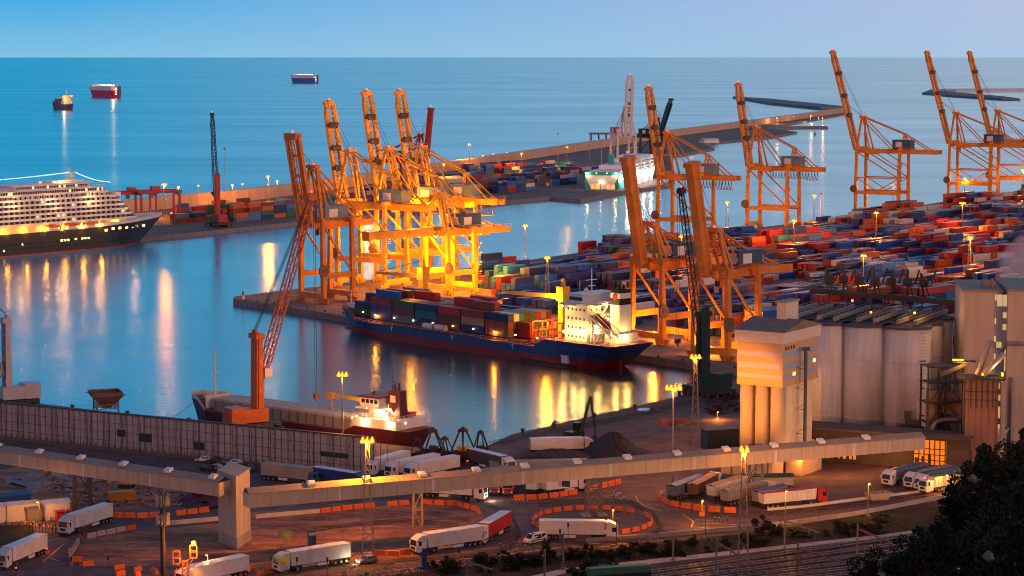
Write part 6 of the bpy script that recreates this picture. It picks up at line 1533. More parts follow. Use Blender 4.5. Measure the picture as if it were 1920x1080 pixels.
def car(label, c, hd, M, L=4.1, Hh=1.5, van=False, lights=False, stripe=None, group=None, beacon=False):
    t = thing('van' if van else 'car', label, 'van' if van else 'car', c, hd, group); x = L/2; y = .88 if not van else .95
    if van: pr = [(-x,.35),(x-.05,.3),(x,.8),(x-.25,1.05),(x-1.25,Hh),(-x+.1,Hh),(-x,1.1)]
    else: pr = [(-x,.32),(x,.3),(x+.02,.66),(x-.95,.88),(x-1.75,Hh),(-x+.75,Hh),(-x+.1,1.0)]
    n = len(pr); m = MB(); yt = .82
    m.add([(a,-y*(yt if z > 1.2 else 1),z) for a, z in pr]+[(a,y*(yt if z > 1.2 else 1),z) for a, z in pr],[tuple(range(n))[::-1],tuple(range(n,2*n))]+[(i,(i+1)%n,n+(i+1)%n,n+i) for i in range(n)]); m.build('body', M, t)
    f = V((pr[3][0],0,pr[3][1])); g = V((pr[4][0],0,pr[4][1])); o_ = V((.03,0,.03))
    m = MB(); p1, p2 = f+(g-f)*.08+o_, f+(g-f)*.92+o_; m.quad((p1.x,-y*.85,p1.z),(p1.x,y*.85,p1.z),(p2.x,y*.72,p2.z),(p2.x,-y*.72,p2.z)); m.build('windscreen', GLASS, t)
    for s in (-1,1):
        m = MB(); ya = s*(y*.93+.03); yb = s*(y*yt+.05); zz = Hh-.12
        for a0, a1 in ((-x+.35,-x+.35+(L*.24)),(-x+.45+L*.24,g.x-.1)): m.quad((a0,ya,1.0),(a1+.15,ya,1.0),(a1-.1,yb,zz),(a0+.12,yb,zz))
        m.build('side_window', GLASS, t)
        m = MB(); m.box(x-.06,x+.05,s*.62-.16,s*.62+.16,.55,.74); m.build('headlight', HEADL if lights else WHITE, t)
        m = MB(); m.box(-x-.03,-x+.05,s*.68-.1,s*.68+.1,.7,1.0); m.build('tail_light', RED, t)
    if stripe: m = MB(); m.box(-x+.3,x-.5,-y-.02,y+.02,.62,.82); m.box(x-1.0,x-.5,-y*.8,y*.8,.98,1.02); m.build('stripe', stripe, t)
    if beacon: m = MB(); m.box(x-1.9,x-1.6,-.6,.6,Hh,Hh+.16); m.build('light_bar', pm('beacon_blue', (.05,.15,.5), .2), t)
    wheels(t, [(x-.8,-y+.08),(x-.8,y-.08),(-x+.75,-y+.08),(-x+.75,y-.08)], .32, .22)
    if lights: lamp(V(c)+V((math.cos(hd)*(x+.6),math.sin(hd)*(x+.6),.7)), 90, (1,.8,.4), .15)
a, b = W(984,1021), W(1024,1013); car('white police van with blue stripe facing left below the roundabout', (a+b)/2, heading(b,a), TWH, 5.0, 1.95, True, False, pm('stripe_dark_blue', (.02,.05,.25), .4), beacon=True)
a, b = W(670,1058), W(706,1053); car('small beige hatchback with headlights on in front of the lattice mast', (a+b)/2, heading(b,a), pm('car_beige', (.33,.24,.18), .35, .3), lights=True)
CARS = [('white',(.7,.7,.7),382,866,170),('dark',(.03,.03,.035),402,868,172),('blue grey',(.10,.18,.24),424,870,170),('white',(.7,.7,.7),440,872,150),('silver',(.4,.42,.45),404,881,145),('silver',(.4,.42,.45),427,884,140),('dark',(.03,.03,.035),386,882,140),('dark',(.03,.03,.035),449,880,165),('dark grey',(.12,.12,.13),470,882,100)]
CL_ = ['white hatchback, leftmost of the scrap cars under the grey wall','dark car in the back row of scrap cars beside the white hatchback','blue grey car in the back row of scrap cars','white car at the right end of the back row of scrap cars','silver car, left one of two in the front row of scrap cars','silver car, right one of two in the front row of scrap cars','dark car at the left end of the front row of scrap cars','dark car behind the front row silver scrap cars','dark grey car turned away, rightmost of the scrap cars']
for (nm, c, x, y, h), lab in zip(CARS, CL_): car(lab, W(x,y), R(h), pm('car_'+nm.replace(' ','_'), c, .35, .2), group='scrap cars under the grey wall')
# waste skip
t = thing('waste_skip', 'open pale waste skip beside the access road', 'skip', W(1646,937), R(20))
m = MB(); m.add([(-2,-1.1,0),(2,-1.1,0),(2,1.1,0),(-2,1.1,0),(-3,-1.3,1.7),(3,-1.3,1.7),(3,1.3,1.7),(-3,1.3,1.7)],[(0,1,5,4),(1,2,6,5),(2,3,7,6),(3,0,4,7),(3,2,1,0)]); m.build('skip_body', TBGE, t)
m = MB()
for k in range(8): m.box(-2.4+k*.6,-2+k*.6,-.9+(k%3)*.4,-.3+(k%3)*.5,1.2,1.8+(k%2)*.25)
m.build('skip_waste', pm('waste_ochre', (.35,.22,.12), .9, var=.5, scale=3), t)
# long dark trailers parked by the elevator and the freight wagon at the bottom
t = thing('freight_wagon', 'green tarpaulin covered freight wagon at the bottom edge on the tracks', 'wagon', W(1160,1096), heading(W(1118,1098),W(1204,1092)))
m = MB(); m.box(-6,6,-1.4,1.4,1.0,2.6); m.box(-6.4,6.4,-1.2,1.2,.7,1.0); m.build('wagon_body', CHAS, t)
m = MB(); m.add([(-6.1,-1.5,2.4),(6.1,-1.5,2.4),(6.1,-.9,3.6),(-6.1,-.9,3.6),(6.1,.9,3.6),(-6.1,.9,3.6),(6.1,1.5,2.4),(-6.1,1.5,2.4)],[(0,1,2,3),(3,2,4,5),(5,4,6,7),(0,3,5,7),(1,6,4,2)]); m.build('tarpaulin', pm('tarpaulin_green', (.008,.12,.045), .5, var=.2), t)
wheels(t, [(x,y) for x in (-5,-3.4,3.4,5) for y in (-.75,.75)], .46, .2)
t = thing('flat_rack', 'long dark green covered rack beside the elevator shed', 'rack', W(1415,912), R(8))
m = MB(); m.box(-9,9,-1.2,1.2,.3,2.2); m.build('rack_body', TBGE, t)
m = MB(); m.add([(-9.2,-1.3,2.2),(9.2,-1.3,2.2),(9.2,1.3,2.2),(-9.2,1.3,2.2),(-9.2,0,3),(9.2,0,3)],[(0,1,5,4),(2,3,4,5),(0,4,3),(1,2,5)]); m.build('rack_cover', pm('cover_dark_green', (.02,.06,.045), .6), t)
# site huts and containers at the far left
for (x, y, L_, W_, h_, lab, mt) in ((12,976,7,3.2,3.6,'white flat site hut cut by the left edge beside the orange barrier','W'),(40,974,7,3.2,3.6,'white site hut, middle of the three behind the orange barrier','W'),(62,974,3.4,3.4,2.6,'grey slatted crate leaning in front of the white site huts','G'),(104,971,5.5,4,3.6,'white site hut standing alone right of the slatted crate','W'),(18,952,9,3,3,'dark blue storage container behind the white site huts','B'),(112,977,1.6,1.6,2.2,'red portable toilet in front of the lone white hut','R'),(134,975,1.6,1.6,2.2,'red portable toilet standing right of the lone white hut','R')):
    simple_box('site_hut' if mt == 'W' else ('portable_toilet' if mt == 'R' else 'storage_box'), lab, 'hut' if mt == 'W' else ('toilet' if mt == 'R' else 'container'), W(x,y), R(28), L_, W_, h_, {'W':TWH,'G':TGREY,'B':TBLUE,'R':TRED}[mt])
def block_box(name, label, cat, c, rz, sx, sy, sz, mat):
    m = MB(); m.box(-sx/2,sx/2,-sy/2,sy/2,0,sz); m.box(-sx/2-.08,sx/2+.08,-sy/2-.08,sy/2+.08,sz,sz+.12); m.box(-sx/2+.3,-sx/2+.36,-sy/2-.05,-sy/2,.2,sz-.2); m.box(sx/2-.4,sx/2-.34,-sy/2-.05,-sy/2,.2,sz-.2)
    return m.build(name, mat, loc=c, rz=rz, label=label, category=cat)
block_box('skip_box', 'open orange steel box standing in the debris yard', 'skip', W(228,938), R(20), 6, 2.4, 2, pm('box_orange', (.45,.20,.05), .6))
block_box('site_container', 'dark green container shed behind the coal on the bulk quay', 'container', W(1350,840), R(20), 9, 4, 5, pm('shed_dark_green', (.035,.05,.045), .6))
block_box('stone_bin', 'low pale stockpile bin in front of the brown ore heap', 'bin', W(1010,882), R(8), 24, 3, 2.4, CONC)
# orange excavator in the yard
t = thing('excavator', 'small orange excavator at the edge of the debris yard', 'excavator', W(238,914), R(160))
m = MB(); m.box(-1.6,1.6,-1.2,-.7,0,.8); m.box(-1.6,1.6,.7,1.2,0,.8); m.build('tracks', CHAS, t)
m = MB(); m.box(-1.8,1.2,-1.1,1.1,.9,2.0); m.box(-.2,1.2,.1,1.1,2.0,3.0); m.build('body', ORANGE, t)
m = MB(); m.beam((1,-.3,1.8),(3.4,-.3,4.2),.35); m.beam((3.4,-.3,4.2),(4.8,-.3,1.4),.28); m.box(4.4,5.2,-.7,.1,.7,1.5); m.build('arm', ORANGE, t)
# clamshell grabs
for i, (x, y, s, op, lab) in enumerate([(783,868,.85,.6,'black clamshell grab, leftmost and smallest of the five'),(812,866,1.15,.8,'tall black clamshell grab beside the leftmost small one'),(834,868,.9,.7,'black clamshell grab in the middle of the five'),(868,868,1.2,1.0,'tallest black clamshell grab with a yellow band'),(901,862,1.0,.9,'black clamshell grab, rightmost of the five')]):
    t = thing('clamshell_grab', lab, 'grab', W(x,y), R(20*i), 'clamshell grabs on the quay'); GR = pm('grab_rust', (.06,.035,.03), .8)
    for sd in (-1,1):
        m = MB(); n = 8; vs = []
        for k in range(n+1):
            a = math.pi*.5*k/n; x_ = sd*s*(2.4*math.cos(a)*1.0+.1); z_ = s*(2.6-2.4*math.sin(a)); vs += [(x_,-1.7*s,z_),(x_,1.7*s,z_)]
        m.add(vs,[(2*k,2*k+1,2*k+3,2*k+2) for k in range(n)]); m.add([v for v in vs[::2]]+[(0,-1.7*s,2.6*s)],[tuple(range(n+2))]); m.add([v for v in vs[1::2]]+[(0,1.7*s,2.6*s)],[tuple(range(n+2))]); m.build('bucket', GR, t)
        m = MB()
        for y_ in (-1,1): m.beam((sd*2.3*s,y_*s*1.4,2.7*s),(sd*.6*s,y_*s*.5,6.6*s),.28*s)
        m.build('arm', GR, t)
    m = MB(); m.box(-.8*s,.8*s,-.7*s,.7*s,6.5*s,7.1*s); m.tube((-.3*s,0,7.2*s),(.3*s,0,7.2*s),.35*s,n=10); m.build('head', GR, t)
    m = MB(); m.box(-.7*s,.7*s,-1.0*s,1.0*s,2.6*s,3.5*s); m.build('lower_sheave', YELLOW if i == 3 else GR, t)
# ---------------------------------------------------------------- orange barriers
BARO = pm('barrier_orange', (.85,.15,.006), .55, var=.15, scale=1.5); BARW = pm('barrier_white', (.60,.50,.42), .6, var=.12)
bm = MB(); bm.add([(-1,-.28,0),(1,-.28,0),(1,.28,0),(-1,.28,0),(-1,-.22,.28),(1,-.22,.28),(1,.22,.28),(-1,.22,.28),(-1,-.09,.95),(1,-.09,.95),(1,.09,.95),(-1,.09,.95)],[(0,1,5,4),(1,2,6,5),(2,3,7,6),(3,0,4,7),(4,5,9,8),(5,6,10,9),(6,7,11,10),(7,4,8,11),(8,9,10,11),(3,2,1,0)])
bo = bm.build('tmp', BARO); BME = bo.data; bpy.data.objects.remove(bo); BMW = BME.copy(); BMW.materials[0] = BARW
def barriers(pts, group, label, step=2.1, mesh=None, white=(), scale=1):
    P_ = [W(*p) for p in pts]; ds = [0]
    for a, b in zip(P_, P_[1:]): ds.append(ds[-1]+(b-a).length)
    step = 2*scale+(.9 if 'ring' in label or 'arc' in label else .4); rb_ = random.Random(int(pts[0][0])); n = int(ds[-1]/step); i = 0
    for k in range(n):
        s = (k+.5)*step
        while i < len(ds)-2 and ds[i+1] < s: i += 1
        if rb_.random() < .05: continue
        a, b = P_[i], P_[i+1]; p = a+(b-a)*((s-ds[i])/(ds[i+1]-ds[i])); w_ = k in white
        o = bpy.data.objects.new('road_barrier', BMW if w_ else BME); col.objects.link(o); o.location = p; o.scale = (scale,scale*.9,scale); o.rotation_euler = (0,0,heading(a,b)+rb_.uniform(-.09,.09))
        o['label'] = ('white' if w_ else 'orange')+label; o['category'] = 'barrier'; o['group'] = group
EL = [(1111+112*math.cos(t*math.pi/30), 979+24.5*math.sin(t*math.pi/30)) for t in range(61)]
barriers(EL, 'barriers round the roundabout', ' plastic barrier in the ring round the roundabout', 2.6)
barriers([(1229,930),(1234,937),(1246,943),(1260,948),(1285,953),(1310,957),(1345,960),(1390,962)], 'barriers of the truck park arc', ' plastic barrier in the arc before the tipper trailers', 3.0, scale=1.3)
barriers([(962,937),(1000,936),(1045,932),(1080,926),(1110,919),(1140,912),(1166,905)], 'barriers by the container trucks', ' plastic barrier in the curve by the white container trucks', 2.3, scale=1.2)
barriers([(600,962),(660,955),(720,949),(790,945),(850,947),(890,957),(908,968)], 'barriers along the dirt loop', ' plastic barrier along the top of the dirt loop', 2.2, scale=1.15)
barriers([(-10,958),(60,963),(150,969),(260,971),(330,967),(408,957)], 'barriers along the debris yard', ' plastic barrier along the road below the debris yard', 2.1, scale=1.2)
barriers([(700,1041),(740,1043),(785,1036)], 'barriers by the white truck', ' plastic barrier behind the white truck front on the bottom road', 2.2, scale=1.2)
barriers([(480,1080),(520,1071),(540,1066)], 'barriers by the bottom left truck', ' plastic barrier at the cab of the lower left white truck', 2.2)
barriers([(163,1010),(190,1004),(225,997),(263,990)], 'barriers of the junction strip', ' concrete barrier in the junction strip left of the tower', 2.2, white=(0,1,2,3,8,9,10,11,12,13), scale=1.1)
for k, (x, y) in enumerate([(144,1053),(166,1061),(224,1068),(226,1080),(258,1072),(258,1082),(330,1078),(645,1052),(132,1038),(290,1075),(470,1072)]):
    o = bpy.data.objects.new('road_barrier', BME); col.objects.link(o); o.location = W(x,y); o.rotation_euler = (0,0,R(10+k*13)); o.scale = (1.1,1.1,1.1); o['label'] = 'stray orange barrier on the dirt below the conveyor tower'; o['category'] = 'barrier'; o['group'] = 'stray barriers at the junction'
# small white marker posts
pm_ = MB(); pm_.tube((0,0,0),(0,0,.75),.09,n=6); pm_.tube((0,0,.75),(0,0,.9),.1,n=6,mi=1); po = pm_.build('tmp', [pm('marker_dark_blue', (.05,.07,.13), .5), WHITE]); PME = po.data; bpy.data.objects.remove(po)
rn = random.Random(8); spots = [(1158+rn.uniform(-8,12), 926+i*2.1) for i in range(9)]+[(8+i*12.5, 967+i*1.4) for i in range(11)]+[(10+i*13, 985+i*.6) for i in range(9)]+[(964+i*8.7, 1024+rn.uniform(-2,3)) for i in range(8)]+[(960+i*7, 945+i*.7) for i in range(5)]+[(1340+i*8,978+(i%3)) for i in range(4)]+[(938,1028),(948,1024)]
for x, y in spots:
    o = bpy.data.objects.new('marker_post', PME); col.objects.link(o); o.location = W(x,y); o.scale = (1.3,1.3,1.2); o['label'] = 'short dark marker post with white top on the road'; o['category'] = 'post'; o['group'] = 'marker posts on the roads'
# ---------------------------------------------------------------- signs, masts, fences
def signpost(label, base, topy, wd=1.2, ht=.9, mat=None, two_=False, z=None):
    b = W(*base); h = ZH(b, topy); t = thing('road_sign', label, 'sign', b, R(5)); m = MB()
    for s in ((-wd*.35,wd*.35) if two_ else (0,)): m.tube((s,0,0),(s,0,h),.06)
    m.build('post', STEEL, t); m = MB(); m.box(-wd/2,wd/2,-.08,-.03,h-ht,h); m.build('sign_plate', mat or STEEL, t)
signpost('orange panel sign beside the roundabout above the police van', (1030,1004), 986, 1.9, 1.3, BARO, True)
signpost('white board sign on two posts by the truck park arc', (1241,934), 920, 1.2, .8, SIGN, True)
signpost('orange and white board sign right of the roundabout', (1316,975), 959, 1.2, 1.0, BARO, True)
signpost('round grey back of a road sign at the loop bend', (843,944), 929, .7, .7, STEEL)
signpost('grey back of a framed sign at the loop bend', (887,955), 933, 1.3, .8, STEEL, True)
signpost('dark square road sign on two posts by the scrub verge', (1229,1020), 996, 1.0, .5, STEEL, True)
for x, y, t_, lab in ((1156,1022,975,'slim blue post in front of the roundabout'),(1323,1000,955,'slim blue post right of the orange and white sign'),(1053,978,938,'slim grey post left of the inspection platform tower'),(700,1030,995,'slim dark post with signal head on the dirt loop')):
    b = W(x,y); h = ZH(b,t_); m = MB(); m.tube((0,0,0),(0,0,h),.12,.09); m.box(-.2,.2,-.2,.2,h-.1,h+.25); m.build('post', pm('post_blue', (.06,.10,.22), .5), loc=b, label=lab, category='post')
def ladder_sig(label, base, topy, mat, red=True):
    b = W(*base); h = ZH(b,topy); t = thing('rail_signal', label, 'signal', b, 0); m = MB(); m.tube((0,0,0),(0,0,h),.09); m.build('post', STEEL, t)
    m = MB(); m.box(-.22,.22,-.25,-.05,h-1.0,h-.1); m.build('signal_head', mat, t)
    m = MB(); d_ = .75; z = h-1.5
    m.beam((-d_,-.1,z-d_*.6),(d_,-.1,z+d_*.6),.18,.04); m.beam((-d_,-.1,z+d_*.6),(d_,-.1,z-d_*.6),.18,.04); m.build('crossbuck', RED, t)
    if red: m = MB(); m.tube((0,-.3,h-.4),(0,-.26,h-.4),.16,n=10); m.build('signal_lamp', REDL, t)
ladder_sig('red crossbuck level crossing signal at the left picture edge', (4,1050), 1026, DARK); ladder_sig('red crossbuck level crossing signal between junction strip and road', (154,1018), 993, DARK, False)
ladder_sig('traffic signal glowing red at the bottom left corner', (31,1080), 1060, DARK)
for i, (x, y, t_, lab) in enumerate(((134,1074,1044,'dark signal post by the stray orange barriers'),(203,1064,1042,'slim black signal post on the dirt below the tower'),(508,1072,1042,'black signal post left of the lower left white truck'),(557,1080,1044,'black signal post in front of the lower left white trailer'),(614,1078,1045,'black signal post at the rear of the lower left white trailer'),(1050,1042,992,'thin signal post below the orange panel sign'),(1065,1042,980,'tall thin signal post below the orange panel sign'),(861,1055,1028,'short signal post beside the white semi-trailer'))):
    b = W(x,y); h = ZH(b,t_); t = thing('signal_post', lab, 'signal', b, 0); m = MB(); m.tube((0,0,0),(0,0,h),.08); m.build('post', STEEL, t); m = MB(); m.box(-.2,.2,-.2,.1,h-.9,h); m.build('signal_head', DARK, t)
b = W(585,1036); m = MB(); m.box(-.8,.8,-.35,.35,0,4.6); m.box(-.7,.7,-.40,-.36,3.6,4.2,1); m.box(-1,1,-.5,.5,0,.15); m.build('totem_sign', [pm('totem_dark_blue', (.02,.05,.14), .4), SIGN], loc=b, rz=.3, label='dark blue totem sign behind the lower left white trailer', category='sign')
b = W(796,1066); h = ZH(b,1028); m = MB(); m.box(-.45,.45,-.3,.3,0,h); m.box(-1.0,1.0,-.6,.6,0,.5); m.box(-.3,.3,-.34,-.31,h-1,h-.5); m.build('totem_sign', pm('totem_blue', (.03,.08,.24), .4), loc=b, label='slim blue totem sign below the white semi-trailer cab', category='sign')
# telecom mast, orange railway flood tower
b = W(307,1112); h = ZH(b,915); t = thing('telecom_mast', 'dark slender telecom mast with panel antennas at the lower left', 'mast', b, 0)
m = MB(); m.tube((0,0,0),(0,0,h*.80),.55,.42,n=10); m.tube((0,0,h*.80),(0,0,h),.18,.12); m.build('mast_pole', pm('mast_brown_black', (.035,.025,.022), .8), t)
m = MB()
for k in range(8):
    a = k*math.pi/4; 
    for z in (h-3.4, h-7): m = MB(); m.box(1.2*math.cos(a)-.14,1.2*math.cos(a)+.14,1.2*math.sin(a)-.08,1.2*math.sin(a)+.08,z,z+2.2); m.build('antenna_panel', pm('antenna_grey', (.42,.38,.36), .5), t)
m = MB()
for z in (h-3.6,h-1.4,h-7.2,h-5):
    for k in range(8):
        a, c_ = k*math.pi/4, (k+1)*math.pi/4; m.beam((1.1*math.cos(a),1.1*math.sin(a),z),(1.1*math.cos(c_),1.1*math.sin(c_),z),.07); m.beam((0,0,z),(1.1*math.cos(a),1.1*math.sin(a),z),.06)
for k in range(int(h/2)): m.box(-.65,-.5,-.3,.3,k*2,k*2+.06)
m.build('antenna_frame', DARK, t)
b = W(348,1112); h = ZH(b,1022); t = thing('railway_light_tower', 'glowing orange lattice railway tower with two raised lamp baskets', 'tower', b, 0); OT = pm('tower_orange', (.55,.17,.03), .55)
m = MB(); m.lattice((0,0,0),(0,0,h-3),1.3,.9,9,.12,rb=.08); m.build('lattice_mast', OT, t)
for s, hh_ in ((-1,h-1.2),(1,h)):
    m = MB(); X_ = s*1.6
    for x in (-.6,.6):
        for y in (-.5,.5): m.beam((X_+x,y,hh_-2.4),(X_+x,y,hh_),.08)
    for z in (hh_-2.4,hh_-1.2,hh_): m.box(X_-.65,X_+.65,-.55,-.47,z-.04,z+.04); m.box(X_-.65,X_+.65,.47,.55,z-.04,z+.04); m.box(X_-.65,X_-.57,-.5,.5,z-.04,z+.04); m.box(X_+.57,X_+.65,-.5,.5,z-.04,z+.04)
    m.beam((0,0,h-5),(X_,0,hh_-2.4),.1); m.beam((0,0,h-3),(X_,0,hh_-2.4),.1); m.build('lamp_basket', OT, t)
m = MB(); m.lathe([(.1,h),(.45,h+.2),(.45,h+.7),(.1,h+.9)],10,(1.7,-.3)); m.build('lamp_head', SODIUM, t)
lamp(b+V((1.5,-1.4,h+.6)), 2200, (1,.32,.04), .3)
# catenary masts
CATM = pm('catenary_rust', (.24,.10,.07), .7); CATG = pm('catenary_grey', (.20,.18,.18), .6)
for (x, y, ty, L_, mt, lab) in ((1471,1030,968,7,CATG,'grey catenary mast with a slanting boom beside the bare trees'),(1495,1092,1018,9,CATM,'rust red catenary mast with a long slanting boom'),(1607,1052,982,6.5,CATM,'tall grey catenary mast with a rust boom before the dark hillside'),(1508,1110,1066,0,CATG,'short grey post at the bottom edge by the tracks'),(1343,1074,1008,4,CATG,'grey bracket catenary mast above the tracks'),(1262,1051,1003,0,CATG,'single grey catenary post on the pale path'),(1056,1068,1000,0,CATG,'grey signal post on the near edge of the pale path'),(1021,1090,1030,0,CATG,'thin grey post at the lower middle by the scrub'),(876,1088,1048,5,CATG,'grey catenary mast with a round sign at the lower middle'),(1620,1075,1033,0,CATM,'short rust red signal frame before the dark hillside')):
    b = W(x,y); h = ZH(b,ty); t = thing('catenary_mast', lab, 'mast', b, R(-12), 'railway catenary masts')
    m = MB(); m.beam((0,0,0),(0,0,h),.34,.34); m.box(-.4,.4,-.4,.4,0,.4); m.build('mast_pole', mt if 'rust boom before' not in lab else CATG, t)
    if L_: m = MB(); m.beam((0,0,h*.86),(L_,0,h*.55),.22,.3); m.beam((0,0,h*.95),(L_*.5,0,h*.71),.06); m.tube((L_*.7,0,h*.62),(L_*.7,0,h*.5),.1); m.build('boom', CATM if mt is CATM else CATG, t)
# chain link fence along the scrub
fp = [W(*p) for p in [(560,1112),(700,1082),(800,1066),(900,1053),(1000,1041),(1100,1029),(1200,1018),(1300,1007),(1400,998)]]
t = thing('wire_fence', 'dark wire fence on thin posts between the road and the railway scrub', 'fence', (0,0,0), 0); m = MB(); pp = MB()
for a, b in zip(fp, fp[1:]):
    n = max(1, int((b-a).length/3.2))
    for k in range(n): q = a+(b-a)*(k/n); pp.beam(q, q+V((0,0,2.3)), .09)
    for z in (.4,1.2,2.1): m.beam(a+V((0,0,z)), b+V((0,0,z)), .04)
m.build('fence_wire', DARK, t); pp.build('fence_posts', CATG, t)
t = thing('yard_gate', 'dark mesh gate at the level crossing on the left road', 'gate', W(88,1002), R(-14)); m = MB()
for k in range(12): m.beam((-4+k*.75,0,0),(-4+k*.75,0,2.4),.09)
for z in (.3,1.3,2.4): m.beam((-4,0,z),(4.3,0,z),.08)
m.build('gate_frame', DARK, t)
# people by the truck park
def person(label, c, hd, top, legs):
    m = bpy.data.meshes.new('person'); bmv = [(0,0,.98),(0,0,1.2),(0,0,1.42),(0,.0,1.55),(.02,0,1.72),(0,.19,1.40),(.04,.26,1.12),(.12,.25,.90),(0,-.19,1.40),(.0,-.27,1.12),(.06,-.28,.88),(0,.1,.92),(.03,.11,.5),(-.02,.11,.08),(.10,.12,.04),(0,-.1,.92),(-.02,-.11,.5),(-.06,-.11,.08),(.06,-.12,.04)]
    ed = [(0,1),(1,2),(2,3),(3,4),(2,5),(5,6),(6,7),(2,8),(8,9),(9,10),(0,11),(11,12),(12,13),(13,14),(0,15),(15,16),(16,17),(17,18)]
    m.from_pydata(bmv, ed, []); o = bpy.data.objects.new('person', m); col.objects.link(o); md = o.modifiers.new('skin','SKIN'); sr_ = [.15,.15,.17,.07,.11,.075,.055,.045,.075,.055,.045,.1,.075,.055,.05,.1,.075,.055,.05]
    for v, r in zip(m.skin_vertices[0].data, sr_): v.radius = (r, r)
    m.skin_vertices[0].data[0].use_root = True
    o.modifiers.new('sub','SUBSURF').levels = 1; o.modifiers['sub'].render_levels = 1; m.materials.append(legs); o.location = c; o.rotation_euler = (0,0,hd); o['label'] = label; o['category'] = 'person'
    j = MB(); j.lathe([(.2,.9),(.24,1.1),(.26,1.38),(.12,1.52)],10,sx=.75); j.build('vest', top, o)
person('person in a yellow vest and dark trousers by the truck park barriers', W(1345,967), R(-90), pm('vest_yellow', (.55,.55,.05), .7), pm('cloth_dark', (.04,.04,.05), .8))
# ---------------------------------------------------------------- hillside, trees, shrubs
HILL = two('hillside_earth', (.010,.012,.006), (.035,.03,.018), .2, .95, bump=.6)
def hz(x, y):
    t = max(0, min(1, y/345)); base = 95*(1-t)**1.75
    # shoulder rising at the right
    e = 0
    if x > 18 and 90 < y < 330:
        k = max(0, min(1, (x-22-.1*(y-120))/26)); g = math.sin(math.pi*min(1,(y-90)/240))**.7
        e = k*g*(100-.19*y-base-5)*1.0
    return base+max(e, 0)
m = MB(); nx, ny = 60, 50; vs = []; rn = random.Random(2)
for j in range(ny+1):
    for i in range(nx+1):
        x = -150+300*i/nx; y = -10+365*j/ny; z = hz(x, y)+(rn.uniform(-.5,.5) if j > 4 else 0); vs.append((x, y, z-(1.7 if y < 3 else 0)))
m.add(vs, [(j*(nx+1)+i, j*(nx+1)+i+1, (j+1)*(nx+1)+i+1, (j+1)*(nx+1)+i) for j in range(ny) for i in range(nx)]); m.build('hillside', HILL, kind='structure', smooth=True)
def leafmat(name, c, c2):
    mm = pm(name, c, .8, var=.6, scale=.5, rand=.15, spec=.2); return mm
LEAF = [leafmat('leaf_dark_green', (.020,.030,.011), 0), leafmat('leaf_olive', (.034,.036,.014), 0), leafmat('leaf_brown_green', (.034,.028,.014), 0)]
BARK = pm('bark', (.06,.045,.035), .9)
def crown_mesh(rnd, rx, ry, rz_, n, ls, clumps=14):
    m = MB(); cs_ = []
    for _ in range(clumps):
        while True:
            q = V((rnd.uniform(-1,1),rnd.uniform(-1,1),rnd.uniform(-.8,1)))
            if q.length < 1: break
        cs_.append((q, rnd.uniform(.16,.46)))
    for _ in range(n):
        q, r = rnd.choice(cs_); d = V((rnd.gauss(0,1),rnd.gauss(0,1),rnd.gauss(0,1))).normalized()*r*rnd.uniform(.6,1.05); p = q+d
        p = V((p.x*rx,p.y*ry,p.z*rz_)); a = V((rnd.gauss(0,1),rnd.gauss(0,1),rnd.gauss(0,1))).normalized(); b = a.cross(V((rnd.gauss(0,1),rnd.gauss(0,1),rnd.gauss(0,1)))).normalized(); s = ls*rnd.uniform(.5,1.3)
        m.add([p-a*s-b*s*.35,p+a*s-b*s*.3,p+a*s*.9+b*s*.35,p-a*s*.6+b*s*.4],[(0,1,2,3)],rnd.choice((0,0,1,2)))
    return m
CROWNS = []
for k in range(4):
    rn = random.Random(50+k); o = crown_mesh(rn,1,1.0,1.1,3000,.07,11).build('tmp', LEAF); CROWNS.append(o.data); bpy.data.objects.remove(o)
def tree(label, c, rx, rz_, k, trunk, group):
    t = thing('hillside_tree', label, 'tree', c, k*1.3, group)
    m = MB(); m.tube((0,0,-1),(0.15*rx*.3,0,trunk+rz_*.5),.24,.1,7)
    rn = random.Random(k)
    for i in range(4): a = rn.uniform(0,6.28); m.tube((0,0,trunk*.7+i*.2*rz_),(rx*.6*math.cos(a),rx*.6*math.sin(a),trunk+rz_*(.4+.3*i/4)),.1,.03,5)
    m.build('trunk', BARK, t)
    o = bpy.data.objects.new('crown', CROWNS[k % 4]); col.objects.link(o); o.parent = t; o.location = (0,0,trunk+rz_*.75); o.scale = (rx,rx*.9,rz_)
# crown tops follow the dark slope seen at the lower right
HT = [(1580,1092,150,3.2,'lowest dark bush at the left foot of the hillside'),(1625,1058,160,3.2,'rounded dark bush above the lowest one on the hillside foot'),(1665,1068,152,3.6,'dark bush in front of the rust signal frame at the hillside foot'),(1700,1022,172,3.6,'bushy dark tree below the small palm-like shrub'),(1712,1062,150,4.0,'broad dark bush at the bottom of the slope'),(1752,976,186,3.4,'dark tree at the bend of the hillside outline'),(1765,1024,165,4.6,'broad dark tree in the middle of the slope'),(1775,1070,148,4.2,'dark bush at the bottom edge below the broad middle tree'),(1790,927,200,4.0,'dark pine beside the rightmost dump truck'),(1822,866,215,3.6,'spiky dark pine at the upper hillside outline'),(1822,960,185,5,'dense dark tree below the upper pines'),(1850,1005,165,5,'dense dark tree with a pale rock below it'),(1838,1062,148,4.6,'dark bush left of the pale rock'),(1862,846,220,4.2,'dark pine in front of the bent dust pipes'),(1872,905,196,5,'dense dark tree high on the right slope'),(1905,826,225,4.4,'topmost dark pine at the right picture edge'),(1915,885,200,5,'dense dark tree below the topmost pine at the right edge'),(1905,960,175,5.4,'broad dark tree at the right edge, halfway up the slope'),(1915,1040,152,5,'dark bush at the lower right corner')]
HT = [(x+32, y+46, D, r_*.66, lab) for x, y, D, r_, lab in HT]
